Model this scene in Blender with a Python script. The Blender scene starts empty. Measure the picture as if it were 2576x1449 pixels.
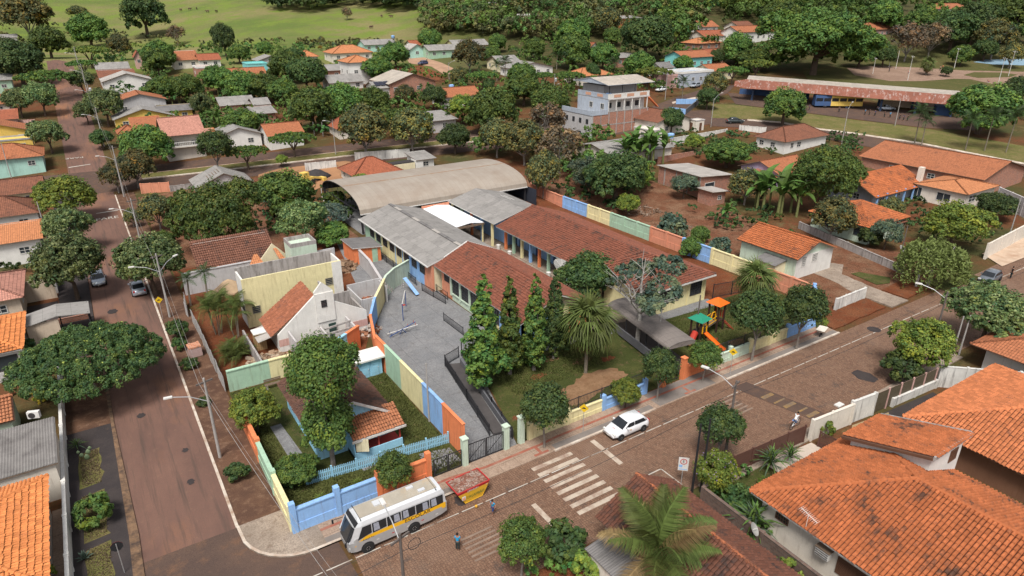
import bpy, bmesh, math, random
import numpy as np
from mathutils import Vector, Matrix
scene = bpy.context.scene
COL = scene.collection
random.seed(7)
CAM_H = 34.0
PITCH = math.radians(23.328)
YAW = math.radians(32.8205)          # camera looks this far clockwise from +Y (the side street)
FPX = 1680.0                         # focal length in pixels of a 2576 px wide frame
cam_data = bpy.data.cameras.new('camera')
cam_data.sensor_width = 36.0
cam_data.lens = FPX / 2576.0 * 36.0
cam_data.clip_start = 0.5
cam_data.clip_end = 4000
camera = bpy.data.objects.new('camera', cam_data)
camera.location = (0, 0, CAM_H)
camera.rotation_euler = (math.pi / 2 - PITCH, 0, -YAW)
COL.objects.link(camera)
scene.camera = camera
SUN_EL = math.radians(58)
SUN_AZ = math.radians(224)           # compass direction the light comes from, clockwise from +Y
world = bpy.data.worlds.new('World')
scene.world = world
world.use_nodes = True
wn = world.node_tree
bg = wn.nodes['Background']
skyn = wn.nodes.new('ShaderNodeTexSky')
skyn.sky_type = 'NISHITA'
skyn.sun_disc = False
skyn.sun_elevation = SUN_EL
skyn.sun_rotation = SUN_AZ
skyn.dust_density = 3.0
hsv = wn.nodes.new('ShaderNodeHueSaturation')
hsv.inputs['Saturation'].default_value = 0.3     # thin overcast: a nearly grey sky
wn.links.new(skyn.outputs[0], hsv.inputs['Color'])
wn.links.new(hsv.outputs[0], bg.inputs[0])
bg.inputs[1].default_value = 0.085
sun_data = bpy.data.lights.new('sun', 'SUN')
sun_data.energy = 2.2
sun_data.angle = math.radians(18)
sun_data.color = (1.0, 0.965, 0.91)
sun = bpy.data.objects.new('sun', sun_data)
sd = Vector((math.sin(SUN_AZ) * math.cos(SUN_EL), math.cos(SUN_AZ) * math.cos(SUN_EL), math.sin(SUN_EL)))
sun.rotation_euler = sd.to_track_quat('Z', 'Y').to_euler()
sun.location = (0, 0, 120)
COL.objects.link(sun)
scene.view_settings.view_transform = 'Standard'
scene.view_settings.look = 'None'
scene.view_settings.exposure = 0.9
scene.view_settings.gamma = 1.0
scene.view_settings.use_curve_mapping = False
scene.cycles.max_bounces = 5
scene.cycles.diffuse_bounces = 3
scene.cycles.transparent_max_bounces = 4
SY, CY_ = math.sin(YAW), math.cos(YAW)
SP, CP = math.sin(PITCH), math.cos(PITCH)
R_ = np.array([CY_, -SY, 0.0]); F_ = np.array([SY * CP, CY_ * CP, -SP]); U_ = np.array([SY * SP, CY_ * SP, CP])
def hill(u, v):
 if u < 235: return 0.0
 k = min(1.0, (u - 235) / 120.0); k = k * k * (3 - 2 * k)
 return k * (6.0 * math.sin(v * 0.011 + 0.6) + 4.0 * math.sin(u * 0.019 + v * 0.008) + 2.0 * math.sin(v * .045 + u * .02))
def tzuv(u, v):
 if u < 100: return 0.0
 if u < 136: z = .1 * (u - 100) ** 2 / 72
 else: z = .1 * (u - 118)
 return z + hill(u, v)
def tz(x, y): return tzuv(x * SY + y * CY_, x * CY_ - y * SY)
def ray(px, py):
 d = F_ * FPX + R_ * (px - 1288) - U_ * (py - 724.5)
 return d / np.linalg.norm(d)
def gp(px, py, dz=0.0):
 d = ray(px, py); o = np.array([0, 0, CAM_H]); t = 15.0; step = 4.0
 while t < 1800:
  q = o + d * (t + step)
  if q[2] < tz(q[0], q[1]) + dz:
   if step < 0.02: break
   step *= .5; continue
  t += step
 return o + d * t
def gx(px, py): q = gp(px, py); return (float(q[0]), float(q[1]))
def proj(p):
 d = np.array(p) - np.array([0, 0, CAM_H]); k = FPX / d.dot(F_)
 return 1288 + d.dot(R_) * k, 724.5 - d.dot(U_) * k
MATS = {}
def nn(nt, t, **kw):
 n = nt.nodes.new(t)
 for k, v in kw.items():
  if k in n.inputs: n.inputs[k].default_value = v
  else: setattr(n, k, v)
 return n
def c4(c): return (c[0], c[1], c[2], 1.0)
def new_mat(name):
 m = bpy.data.materials.new(name); m.use_nodes = True
 MATS[name] = m
 return m, m.node_tree, m.node_tree.nodes['Principled BSDF']
def mixc(nt, fac, a, b, mode='MIX'):
 n = nt.nodes.new('ShaderNodeMix'); n.data_type = 'RGBA'; n.blend_type = mode
 for s, v in ((0, fac), (6, a), (7, b)):
  if hasattr(v, 'is_linked'): nt.links.new(v, n.inputs[s])
  else: n.inputs[s].default_value = v if s == 0 else c4(v)
 return n.outputs[2]
def noise(nt, co, scale, detail=5, rough=.6, stretch=None):
 if stretch:
  mp = nn(nt, 'ShaderNodeMapping'); mp.inputs['Scale'].default_value = stretch
  nt.links.new(co, mp.inputs['Vector']); co = mp.outputs[0]
 n = nn(nt, 'ShaderNodeTexNoise', Scale=scale, Detail=detail, Roughness=rough)
 nt.links.new(co, n.inputs['Vector'])
 return n.outputs['Fac']
def ramp(nt, fac, lo, hi):
 n = nn(nt, 'ShaderNodeMapRange'); n.inputs['From Min'].default_value = lo; n.inputs['From Max'].default_value = hi
 nt.links.new(fac, n.inputs['Value']); return n.outputs['Result']
def coords(nt, which='Object'): return nt.nodes.new('ShaderNodeTexCoord').outputs[which]
def add_bump(nt, b, h, strength, dist=.02):
 n = nn(nt, 'ShaderNodeBump', Strength=strength, Distance=dist)
 nt.links.new(h, n.inputs['Height']); nt.links.new(n.outputs[0], b.inputs['Normal'])
def mat(name, col=(.5, .5, .5), rough=.8, var=.14, scale=1.5, bump=.15, metal=0.0, stain=None, amt=.5, spec=.3, streak=False):
 if name in MATS: return MATS[name]
 m, nt, b = new_mat(name)
 co = coords(nt)
 f1 = noise(nt, co, scale, 6)
 f2 = noise(nt, co, scale * 9, 4)
 lo = [max(0, c * (1 - var * 1.6)) for c in col]; hi = [min(1, c * (1 + var)) for c in col]
 c = mixc(nt, ramp(nt, f1, .3, .7), lo, hi)
 c = mixc(nt, ramp(nt, f2, .35, .75), c, [x * .86 for x in col])
 if stain is not None:
  f3 = noise(nt, co, scale * (1.2 if streak else .6), 8, .7, (3, 3, .35) if streak else None)
  s = ramp(nt, f3, .66 - amt * .35, .82 - amt * .2)
  c = mixc(nt, s, c, stain)
 nt.links.new(c, b.inputs['Base Color'])
 b.inputs['Roughness'].default_value = rough; b.inputs['Metallic'].default_value = metal
 b.inputs['Specular IOR Level'].default_value = spec
 if bump: add_bump(nt, b, f2, bump, .01)
 return m
def gloss(name, col, rough=.3, metal=0.0, coat=0.0, spec=.5):
 if name in MATS: return MATS[name]
 m, nt, b = new_mat(name)
 co = coords(nt); f = noise(nt, co, 3.0, 5)
 nt.links.new(mixc(nt, ramp(nt, f, .3, .8), col, [c * .88 + .01 for c in col]), b.inputs['Base Color'])
 r = nn(nt, 'ShaderNodeMapRange'); r.inputs['To Min'].default_value = rough * .8; r.inputs['To Max'].default_value = min(1, rough * 1.5)
 nt.links.new(f, r.inputs['Value']); nt.links.new(r.outputs[0], b.inputs['Roughness'])
 b.inputs['Metallic'].default_value = metal; b.inputs['Coat Weight'].default_value = coat
 b.inputs['Specular IOR Level'].default_value = spec
 return m
def tile_mat(name, col, dark=(.05, .03, .025), amt=.4, w=.25, l=.38, lines=.75):
 if name in MATS: return MATS[name]
 m, nt, b = new_mat(name)
 uv = coords(nt, 'UV'); ob = coords(nt)
 br = nn(nt, 'ShaderNodeTexBrick', Scale=1.0); br.offset = 0.0; br.squash = 1.0
 br.inputs['Brick Width'].default_value = w; br.inputs['Row Height'].default_value = l
 br.inputs['Mortar Size'].default_value = .035; br.inputs['Mortar Smooth'].default_value = .6; br.inputs['Bias'].default_value = 0
 br.inputs['Color1'].default_value = c4([c * 1.18 for c in col]); br.inputs['Color2'].default_value = c4([c * .8 for c in col])
 br.inputs['Mortar'].default_value = c4([c * (1 - lines) for c in col])
 nt.links.new(uv, br.inputs['Vector'])
 f = noise(nt, ob, .5, 8, .72)
 c = mixc(nt, ramp(nt, f, .62 - amt * .3, .86 - amt * .2), br.outputs['Color'], dark)
 f2 = noise(nt, ob, 6, 3)
 c = mixc(nt, ramp(nt, f2, .4, .9), c, [min(1, x * 1.25) for x in col])
 nt.links.new(c, b.inputs['Base Color']); b.inputs['Roughness'].default_value = .85; b.inputs['Specular IOR Level'].default_value = .2
 add_bump(nt, b, br.outputs['Fac'], -.8, .05)
 return m
def sheet_mat(name, col, dark=(.06, .055, .05), amt=.4, pitch=.18, rough=.85):
 if name in MATS: return MATS[name]
 m, nt, b = new_mat(name)
 uv = coords(nt, 'UV'); ob = coords(nt)
 br = nn(nt, 'ShaderNodeTexBrick', Scale=1.0); br.offset = 0.0
 br.inputs['Brick Width'].default_value = 1.05; br.inputs['Row Height'].default_value = 1.7
 br.inputs['Mortar Size'].default_value = .02; br.inputs['Mortar Smooth'].default_value = .3; br.inputs['Bias'].default_value = 0
 br.inputs['Color1'].default_value = c4([c * 1.12 for c in col]); br.inputs['Color2'].default_value = c4([c * .86 for c in col])
 br.inputs['Mortar'].default_value = c4([c * .6 for c in col])
 nt.links.new(uv, br.inputs['Vector'])
 f = noise(nt, ob, .7, 8, .72); f2 = noise(nt, ob, 3, 6, .7, (1, 1, 1))
 c = mixc(nt, ramp(nt, f, .62 - amt * .3, .9 - amt * .2), br.outputs['Color'], dark)
 c = mixc(nt, ramp(nt, f2, .5, .85), c, [min(1, x * 1.3) for x in col])
 nt.links.new(c, b.inputs['Base Color']); b.inputs['Roughness'].default_value = rough
 wv = nn(nt, 'ShaderNodeTexWave', Scale=1.0 / pitch / 2 * .5); wv.inputs['Distortion'].default_value = 0
 wv.inputs['Scale'].default_value = .314 / pitch * 1.0
 nt.links.new(uv, wv.inputs['Vector'])
 add_bump(nt, b, wv.outputs['Fac'], .7, .05)
 return m
def brick_mat(name, col=(.35, .135, .078), mortar=(.28, .23, .2), amt=.35):
 if name in MATS: return MATS[name]
 m, nt, b = new_mat(name)
 uv = coords(nt, 'UV'); ob = coords(nt)
 br = nn(nt, 'ShaderNodeTexBrick', Scale=1.0); br.inputs['Brick Width'].default_value = .3; br.inputs['Row Height'].default_value = .2
 br.inputs['Mortar Size'].default_value = .018; br.inputs['Bias'].default_value = 0
 br.inputs['Color1'].default_value = c4([c * 1.2 for c in col]); br.inputs['Color2'].default_value = c4([c * .75 for c in col]); br.inputs['Mortar'].default_value = c4(mortar)
 nt.links.new(uv, br.inputs['Vector'])
 f = noise(nt, ob, .6, 8, .7)
 c = mixc(nt, ramp(nt, f, .6 - amt * .2, .9 - amt * .2), br.outputs['Color'], (.2, .16, .13))
 nt.links.new(c, b.inputs['Base Color']); b.inputs['Roughness'].default_value = .9
 add_bump(nt, b, br.outputs['Fac'], -.5, .02)
 return m
def tint_mat(name, col, rough=.6, trans=.25, spec=.25):
 if name in MATS: return MATS[name]
 m, nt, b = new_mat(name)
 at = nn(nt, 'ShaderNodeAttribute'); at.attribute_name = 'tint'
 oi = nn(nt, 'ShaderNodeObjectInfo')
 c = mixc(nt, 1.0, at.outputs['Color'], col, 'MULTIPLY')
 hs = nn(nt, 'ShaderNodeHueSaturation')
 mr = nn(nt, 'ShaderNodeMapRange'); mr.inputs['To Min'].default_value = .7; mr.inputs['To Max'].default_value = 1.35
 nt.links.new(oi.outputs['Random'], mr.inputs['Value']); nt.links.new(mr.outputs[0], hs.inputs['Value'])
 mh = nn(nt, 'ShaderNodeMapRange'); mh.inputs['To Min'].default_value = .482; mh.inputs['To Max'].default_value = .52
 nt.links.new(oi.outputs['Random'], mh.inputs['Value']); nt.links.new(mh.outputs[0], hs.inputs['Hue'])
 nt.links.new(c, hs.inputs['Color']); c = hs.outputs[0]
 nt.links.new(c, b.inputs['Base Color']); b.inputs['Roughness'].default_value = rough; b.inputs['Specular IOR Level'].default_value = spec
 if trans:
  tr = nn(nt, 'ShaderNodeBsdfTranslucent'); nt.links.new(c, tr.inputs['Color'])
  ms = nn(nt, 'ShaderNodeMixShader'); ms.inputs[0].default_value = trans
  nt.links.new(b.outputs[0], ms.inputs[1]); nt.links.new(tr.outputs[0], ms.inputs[2])
  nt.links.new(ms.outputs[0], nt.nodes['Material Output'].inputs['Surface'])
 return m
def clay_mat(name, col, dark=(.05, .032, .026), amt=.4, scale=.45):
 if name in MATS: return MATS[name]
 m, nt, b = new_mat(name)
 geo = nn(nt, 'ShaderNodeNewGeometry'); oi = nn(nt, 'ShaderNodeObjectInfo')
 at = nn(nt, 'ShaderNodeAttribute'); at.attribute_name = 'tint'
 co = geo.outputs['Position']
 ad = nn(nt, 'ShaderNodeMath', operation='ADD'); nt.links.new(at.outputs['Fac'], ad.inputs[0]); nt.links.new(oi.outputs['Random'], ad.inputs[1])
 fr = nn(nt, 'ShaderNodeMath', operation='FRACT'); nt.links.new(ad.outputs[0], fr.inputs[0])
 c = mixc(nt, fr.outputs[0], [x * .72 for x in col], [min(1, x * 1.22) for x in col])
 f = noise(nt, co, scale, 9, .75); f2 = noise(nt, co, 7, 4, .7)
 c = mixc(nt, ramp(nt, f2, .42, .8), c, [x * .7 for x in col])
 s = nn(nt, 'ShaderNodeMath', operation='MULTIPLY_ADD'); nt.links.new(fr.outputs[0], s.inputs[0]); s.inputs[1].default_value = .2; nt.links.new(f, s.inputs[2])
 c = mixc(nt, ramp(nt, s.outputs[0], .75 - amt * .28, .9 - amt * .26), c, dark)
 nt.links.new(c, b.inputs['Base Color']); b.inputs['Roughness'].default_value = .85; b.inputs['Specular IOR Level'].default_value = .2
 add_bump(nt, b, f2, .3, .01)
 return m
def glass_mat(name='window_glass', col=(.02, .025, .03)):
 if name in MATS: return MATS[name]
 m, nt, b = new_mat(name)
 f = noise(nt, coords(nt), .8, 3)
 nt.links.new(mixc(nt, f, col, [c * 2.2 for c in col]), b.inputs['Base Color'])
 b.inputs['Roughness'].default_value = .12; b.inputs['Specular IOR Level'].default_value = .6
 return m
class MB:
 def __init__(s): s.v = []; s.f = []; s.m = []; s.uv = []; s.t = []
 def pts(s, ps):
  i = len(s.v); s.v.extend([tuple(map(float, p)) for p in ps]); return list(range(i, i + len(ps)))
 def face(s, ps, mi=0, uv=None):
  s.f.append(s.pts(ps)); s.m.append(mi); s.uv.append(uv); return s
 def face_m(s, ps, mi=0):
  p = [Vector(q) for q in ps]; e = (p[1] - p[0]).normalized()
  n = Vector((0, 0, 0))
  for i in range(len(p)):
   a, b_ = p[i], p[(i + 1) % len(p)]
   n += Vector(((a.y - b_.y) * (a.z + b_.z), (a.z - b_.z) * (a.x + b_.x), (a.x - b_.x) * (a.y + b_.y)))
  n.normalize(); w = n.cross(e)
  return s.face(ps, mi, [((q - p[0]).dot(e), (q - p[0]).dot(w)) for q in p])
 def box(s, x0, x1, y0, y1, z0, z1, mi=0, bottom=True):
  c = [(x0, y0, z0), (x1, y0, z0), (x1, y1, z0), (x0, y1, z0), (x0, y0, z1), (x1, y0, z1), (x1, y1, z1), (x0, y1, z1)]
  for q in ((0, 1, 5, 4), (1, 2, 6, 5), (2, 3, 7, 6), (3, 0, 4, 7), (4, 5, 6, 7)) + (((3, 2, 1, 0),) if bottom else ()):
   s.face_m([c[k] for k in q], mi)
  return s
 def obox(s, c, sx, sy, sz, rz=0, mi=0, rx=0, ry=0):
  M = Matrix.Translation(c) @ Matrix.Rotation(rz, 4, 'Z') @ Matrix.Rotation(rx, 4, 'X') @ Matrix.Rotation(ry, 4, 'Y')
  k = [M @ Vector((a * sx / 2, b_ * sy / 2, d * sz / 2)) for d in (-1, 1) for a, b_ in ((-1, -1), (1, -1), (1, 1), (-1, 1))]
  for q in ((0, 1, 5, 4), (1, 2, 6, 5), (2, 3, 7, 6), (3, 0, 4, 7), (4, 5, 6, 7), (3, 2, 1, 0)):
   s.face_m([k[i] for i in q], mi)
  return s
 def beam(s, a, b_, w, h, mi=0):
  a = Vector(a); b_ = Vector(b_); d = (b_ - a)
  if d.length < 1e-6: return s
  d.normalize(); up = Vector((0, 0, 1)) if abs(d.z) < .95 else Vector((1, 0, 0))
  r = d.cross(up).normalized() * w / 2; u = r.cross(d).normalized() * h / 2
  k = [p + q for p in (a, b_) for q in (-r - u, r - u, r + u, -r + u)]
  for q in ((0, 1, 5, 4), (1, 2, 6, 5), (2, 3, 7, 6), (3, 0, 4, 7), (4, 5, 6, 7), (3, 2, 1, 0)):
   s.face_m([k[i] for i in q], mi)
  return s
 def prism(s, poly, z0, z1, mi=0, top=None, bottom=False):
  n = len(poly); a = sum(poly[i][0] * poly[(i + 1) % n][1] - poly[(i + 1) % n][0] * poly[i][1] for i in range(n))
  if a < 0: poly = poly[::-1]
  for i in range(n):
   p, q = poly[i], poly[(i + 1) % n]
   s.face_m([(*p, z0), (*q, z0), (*q, z1), (*p, z1)], mi)
  s.face_m([(*p, z1) for p in poly], mi if top is None else top)
  if bottom: s.face_m([(*p, z0) for p in poly[::-1]], mi)
  return s
 def tube(s, pts, r, n=6, mi=0, cap=True):
  pts = [Vector(p) for p in pts]; rs = r if isinstance(r, (list, tuple)) else [r] * len(pts)
  rings = []
  for i, p in enumerate(pts):
   d = (pts[min(i + 1, len(pts) - 1)] - pts[max(i - 1, 0)])
   if d.length < 1e-9: d = Vector((0, 0, 1))
   d.normalize(); up = Vector((0, 0, 1)) if abs(d.z) < .9 else Vector((1, 0, 0))
   a = d.cross(up).normalized(); b_ = a.cross(d)
   rings.append(s.pts([p + (a * math.cos(t) + b_ * math.sin(t)) * rs[i] for t in [2 * math.pi * k / n for k in range(n)]]))
  for A, B in zip(rings, rings[1:]):
   for k in range(n):
    s.f.append([A[k], A[(k + 1) % n], B[(k + 1) % n], B[k]]); s.m.append(mi); s.uv.append(None)
  if cap:
   s.f.append(rings[0][::-1]); s.m.append(mi); s.uv.append(None); s.f.append(rings[-1]); s.m.append(mi); s.uv.append(None)
  return s
 def lathe(s, prof, c=(0, 0, 0), n=16, mi=0, axis='Z', cap=True):
  def P(r, z, t):
   a, b_ = r * math.cos(t), r * math.sin(t)
   q = (a, b_, z) if axis == 'Z' else ((z, a, b_) if axis == 'X' else (b_, z, a))
   return (c[0] + q[0], c[1] + q[1], c[2] + q[2])
  rings = [s.pts([P(r, z, 2 * math.pi * k / n) for k in range(n)]) for r, z in prof]
  for A, B in zip(rings, rings[1:]):
   for k in range(n):
    s.f.append([A[k], A[(k + 1) % n], B[(k + 1) % n], B[k]]); s.m.append(mi); s.uv.append(None)
  if cap:
   s.f.append(rings[0][::-1]); s.m.append(mi); s.uv.append(None); s.f.append(rings[-1]); s.m.append(mi); s.uv.append(None)
  return s
 def loft(s, secs, mi=0, cap=True, close=True):
  rings = [s.pts(q) for q in secs]; n = len(secs[0])
  for A, B in zip(rings, rings[1:]):
   for k in range(n if close else n - 1):
    s.f.append([A[k], A[(k + 1) % n], B[(k + 1) % n], B[k]]); s.m.append(mi); s.uv.append(None)
  if cap and close:
   s.f.append(rings[0][::-1]); s.m.append(mi); s.uv.append(None); s.f.append(rings[-1]); s.m.append(mi); s.uv.append(None)
  return s
 def xform(s, M, i0=0):
  for i in range(i0, len(s.v)): s.v[i] = tuple(M @ Vector(s.v[i]))
  return s
 def build(s, name, mats, parent=None, smooth=False, loc=None, rot=None, shift=None):
  me = bpy.data.meshes.new(name)
  me.from_pydata(s.v, [], s.f)
  mats = mats if isinstance(mats, (list, tuple)) else [mats]
  for m in mats: me.materials.append(m)
  if len(mats) > 1: me.polygons.foreach_set('material_index', s.m)
  if any(u is not None for u in s.uv):
   ul = me.uv_layers.new(name='UVMap'); k = 0; flat = []
   for f, u in zip(s.f, s.uv):
    flat.extend([c for q in (u if u is not None else [(0, 0)] * len(f)) for c in q])
   ul.data.foreach_set('uv', flat)
  if smooth: me.polygons.foreach_set('use_smooth', [True] * len(s.f))
  me.update()
  return link(name, me, parent, loc, rot)
def link(name, me, parent=None, loc=None, rot=None):
 o = bpy.data.objects.new(name, me); COL.objects.link(o)
 if parent is not None: o.parent = parent
 if loc is not None: o.location = loc
 if rot is not None: o.rotation_euler = (0, 0, rot) if not hasattr(rot, '__len__') else rot
 return o
def tag(o, label=None, cat=None, group=None, kind=None):
 if label: o['label'] = label
 if cat: o['category'] = cat
 if group: o['group'] = group
 if kind: o['kind'] = kind
 return o
def thing(name, label, cat, loc=(0, 0, 0), rz=0.0, group=None):
 o = bpy.data.objects.new(name, None); COL.objects.link(o)
 o.empty_display_size = .2
 o.location = loc; o.rotation_euler = (0, 0, rz)
 return tag(o, label, cat, group)
def dup(root, loc=None, rz=None, scale=None, label=None, group=None, parent=None):
 c = root.copy(); COL.objects.link(c)
 if parent is not None: c.parent = parent
 if loc is not None: c.location = loc
 if rz is not None: c.rotation_euler = (0, 0, rz)
 if scale is not None: c.scale = scale if hasattr(scale, '__len__') else (scale,) * 3
 if label: c['label'] = label
 if group: c['group'] = group
 for ch in list(root.children): dup(ch, parent=c)
 return c
def set_tint(me, arr):
 ca = me.color_attributes.new('tint', 'FLOAT_COLOR', 'POINT')
 arr = np.asarray(arr, dtype=np.float32)
 if arr.ndim == 1: arr = np.stack([arr, arr, arr], 1)
 ca.data.foreach_set('color', np.concatenate([arr, np.ones((len(arr), 1), np.float32)], 1).ravel())
def quads_mesh(name, V, mats, tint=None, smooth=False, per=4, midx=None):
 n = len(V) // per
 me = bpy.data.meshes.new(name)
 me.vertices.add(len(V)); me.vertices.foreach_set('co', np.asarray(V, np.float32).ravel())
 me.loops.add(len(V)); me.loops.foreach_set('vertex_index', np.arange(len(V), dtype=np.int32))
 me.polygons.add(n); me.polygons.foreach_set('loop_start', np.arange(0, len(V), per, dtype=np.int32))
 me.polygons.foreach_set('loop_total', np.full(n, per, np.int32))
 for m in (mats if isinstance(mats, (list, tuple)) else [mats]): me.materials.append(m)
 if midx is not None: me.polygons.foreach_set('material_index', np.asarray(midx, np.int32))
 if smooth: me.polygons.foreach_set('use_smooth', np.ones(n, bool))
 me.update(calc_edges=True); me.validate()
 if tint is not None: set_tint(me, tint)
 return me
def sheet(name, poly, m, dz, kind='structure', label=None, cat=None, parent=None, thick=0.0, side=None):
 bm = bmesh.new()
 vs = [bm.verts.new((p[0], p[1], 0)) for p in poly]
 f = bm.faces.new(vs)
 us = [p[0] * SY + p[1] * CY_ for p in poly]
 u0, u1 = min(us), max(us)
 u = 100.0
 while u < u1:
  if u > u0:
   bmesh.ops.bisect_plane(bm, geom=bm.verts[:] + bm.edges[:] + bm.faces[:], plane_co=(u * SY, u * CY_, 0), plane_no=(SY, CY_, 0))
  u += 4.0
 bmesh.ops.recalc_face_normals(bm, faces=bm.faces)
 if bm.faces:
  bm.normal_update()
  bm.faces.ensure_lookup_table()
  if bm.faces[0].normal.z < 0: bmesh.ops.reverse_faces(bm, faces=bm.faces[:])
 if thick:
  r = bmesh.ops.extrude_face_region(bm, geom=bm.faces[:])
  low = [g for g in r['geom'] if isinstance(g, bmesh.types.BMVert)]
  top = set(bm.verts) - set(low)
  lowset = set(low)
  for v in bm.verts:
   v.co.z = tz(v.co.x, v.co.y) + (dz if v in lowset else dz - thick)
 else:
  for v in bm.verts: v.co.z = tz(v.co.x, v.co.y) + dz
 if side is not None:
  bm.normal_update()
  for f in bm.faces: f.material_index = 0 if f.normal.z > .5 else 1
 me = bpy.data.meshes.new(name); bm.to_mesh(me); bm.free()
 me.materials.append(m)
 if side is not None: me.materials.append(side)
 o = link(name, me, parent)
 tag(o, label, cat, kind=kind if parent is None or kind == 'stuff' else None)
 return o
def band(path, w0, w1):
 L, Rr = [], []
 for i, p in enumerate(path):
  a = path[max(i - 1, 0)]; b_ = path[min(i + 1, len(path) - 1)]
  d = Vector((b_[0] - a[0], b_[1] - a[1])).normalized(); n = Vector((-d.y, d.x))
  L.append((p[0] + n.x * w0, p[1] + n.y * w0)); Rr.append((p[0] + n.x * w1, p[1] + n.y * w1))
 return L + Rr[::-1]
# ================================================================ THE SETTING
def earth(name, c1, c2, c3, s1=.25, s2=1.1, t1=(.42, .6), t2=(.52, .68), fine=14, bump=.5, dist=.04, speck=None, joints=None):
 if name in MATS: return MATS[name]
 m, nt, b = new_mat(name)
 co = coords(nt)
 f1 = noise(nt, co, s1, 7, .65); f2 = noise(nt, co, s2, 7, .7); f3 = noise(nt, co, fine, 4, .7)
 c = mixc(nt, ramp(nt, f1, *t1), c1, c2)
 c = mixc(nt, ramp(nt, f2, *t2), c, c3)
 c = mixc(nt, ramp(nt, f3, .38, .75), c, [x * .55 for x in c1])
 if speck:
  f4 = noise(nt, co, fine * 1.7, 2, .5)
  c = mixc(nt, ramp(nt, f4, .66, .72), c, speck)
 if joints:
  br = nn(nt, 'ShaderNodeTexBrick', Scale=1.0); br.offset = 0.0; br.inputs['Brick Width'].default_value = joints; br.inputs['Row Height'].default_value = joints
  br.inputs['Mortar Size'].default_value = .025; nt.links.new(co, br.inputs['Vector']); f5 = noise(nt, co, .7, 5, .7)
  mu = nn(nt, 'ShaderNodeMath', operation='MULTIPLY'); nt.links.new(br.outputs['Fac'], mu.inputs[0]); nt.links.new(ramp(nt, f5, .3, .6), mu.inputs[1])
  c = mixc(nt, mu.outputs[0], c, [x * .5 for x in c1])
 nt.links.new(c, b.inputs['Base Color']); b.inputs['Roughness'].default_value = .95; b.inputs['Specular IOR Level'].default_value = .1
 add_bump(nt, b, f3, bump, dist)
 return m
def terrain_mat():
 m, nt, b = new_mat('terrain_soil_and_pasture')
 geo = nn(nt, 'ShaderNodeNewGeometry'); co = geo.outputs['Position']
 dp = nn(nt, 'ShaderNodeVectorMath', operation='DOT_PRODUCT'); nt.links.new(co, dp.inputs[0]); dp.inputs[1].default_value = (SY, CY_, 0)
 f1 = noise(nt, co, .06, 8, .65); f2 = noise(nt, co, .3, 8, .7); f3 = noise(nt, co, 3, 5, .7); f4 = noise(nt, co, .016, 6, .6)
 town = mixc(nt, ramp(nt, f1, .4, .6), (.14, .05, .025), (.06, .062, .022))
 town = mixc(nt, ramp(nt, f2, .55, .68), town, (.14, .105, .05))
 past = mixc(nt, ramp(nt, f4, .4, .6), (.11, .155, .036), (.215, .19, .08))
 past = mixc(nt, ramp(nt, f1, .48, .62), past, (.15, .205, .036))
 past = mixc(nt, ramp(nt, f2, .55, .72), past, (.16, .14, .06))
 dv = nn(nt, 'ShaderNodeVectorMath', operation='DOT_PRODUCT'); nt.links.new(co, dv.inputs[0]); dv.inputs[1].default_value = (CY_, -SY, 0)
 past = mixc(nt, ramp(nt, dv.outputs['Value'], -55, -5), past, mixc(nt, ramp(nt, f2, .4, .65), (.045, .055, .018), (.1, .075, .035)))
 c = mixc(nt, ramp(nt, dp.outputs['Value'], 226, 242), town, past)
 c = mixc(nt, ramp(nt, f3, .42, .8), c, (.05, .045, .02))
 nt.links.new(c, b.inputs['Base Color']); b.inputs['Roughness'].default_value = .95; b.inputs['Specular IOR Level'].default_value = .08
 add_bump(nt, b, f3, .6, .12)
 return m
def paver_mat():
 m, nt, b = new_mat('stone_setts')
 co = coords(nt)
 v1 = nn(nt, 'ShaderNodeTexVoronoi', Scale=5.2); nt.links.new(co, v1.inputs['Vector']); v1.inputs['Randomness'].default_value = .55; v1.voronoi_dimensions = '2D'
 v2 = nn(nt, 'ShaderNodeTexVoronoi', Scale=5.2, feature='DISTANCE_TO_EDGE'); v2.voronoi_dimensions = '2D'
 nt.links.new(co, v2.inputs['Vector']); v2.inputs['Randomness'].default_value = .55
 c = mixc(nt, v1.outputs['Color'], (.145, .078, .05), (.235, .138, .09))
 f1 = noise(nt, co, .45, 9, .75); f2 = noise(nt, co, 2.2, 6, .7); f3 = noise(nt, co, .12, 4, .6)
 c = mixc(nt, ramp(nt, f1, .56, .68), c, (.075, .058, .05))
 c = mixc(nt, ramp(nt, f2, .54, .72), c, (.1, .068, .05))
 c = mixc(nt, ramp(nt, f3, .5, .7), c, (.235, .15, .105))
 c = mixc(nt, ramp(nt, v2.outputs['Distance'], .09, .02), c, (.085, .05, .034))
 nt.links.new(c, b.inputs['Base Color']); b.inputs['Roughness'].default_value = .85; b.inputs['Specular IOR Level'].default_value = .25
 add_bump(nt, b, ramp(nt, v2.outputs['Distance'], 0, .2), .8, .03)
 return m
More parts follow.
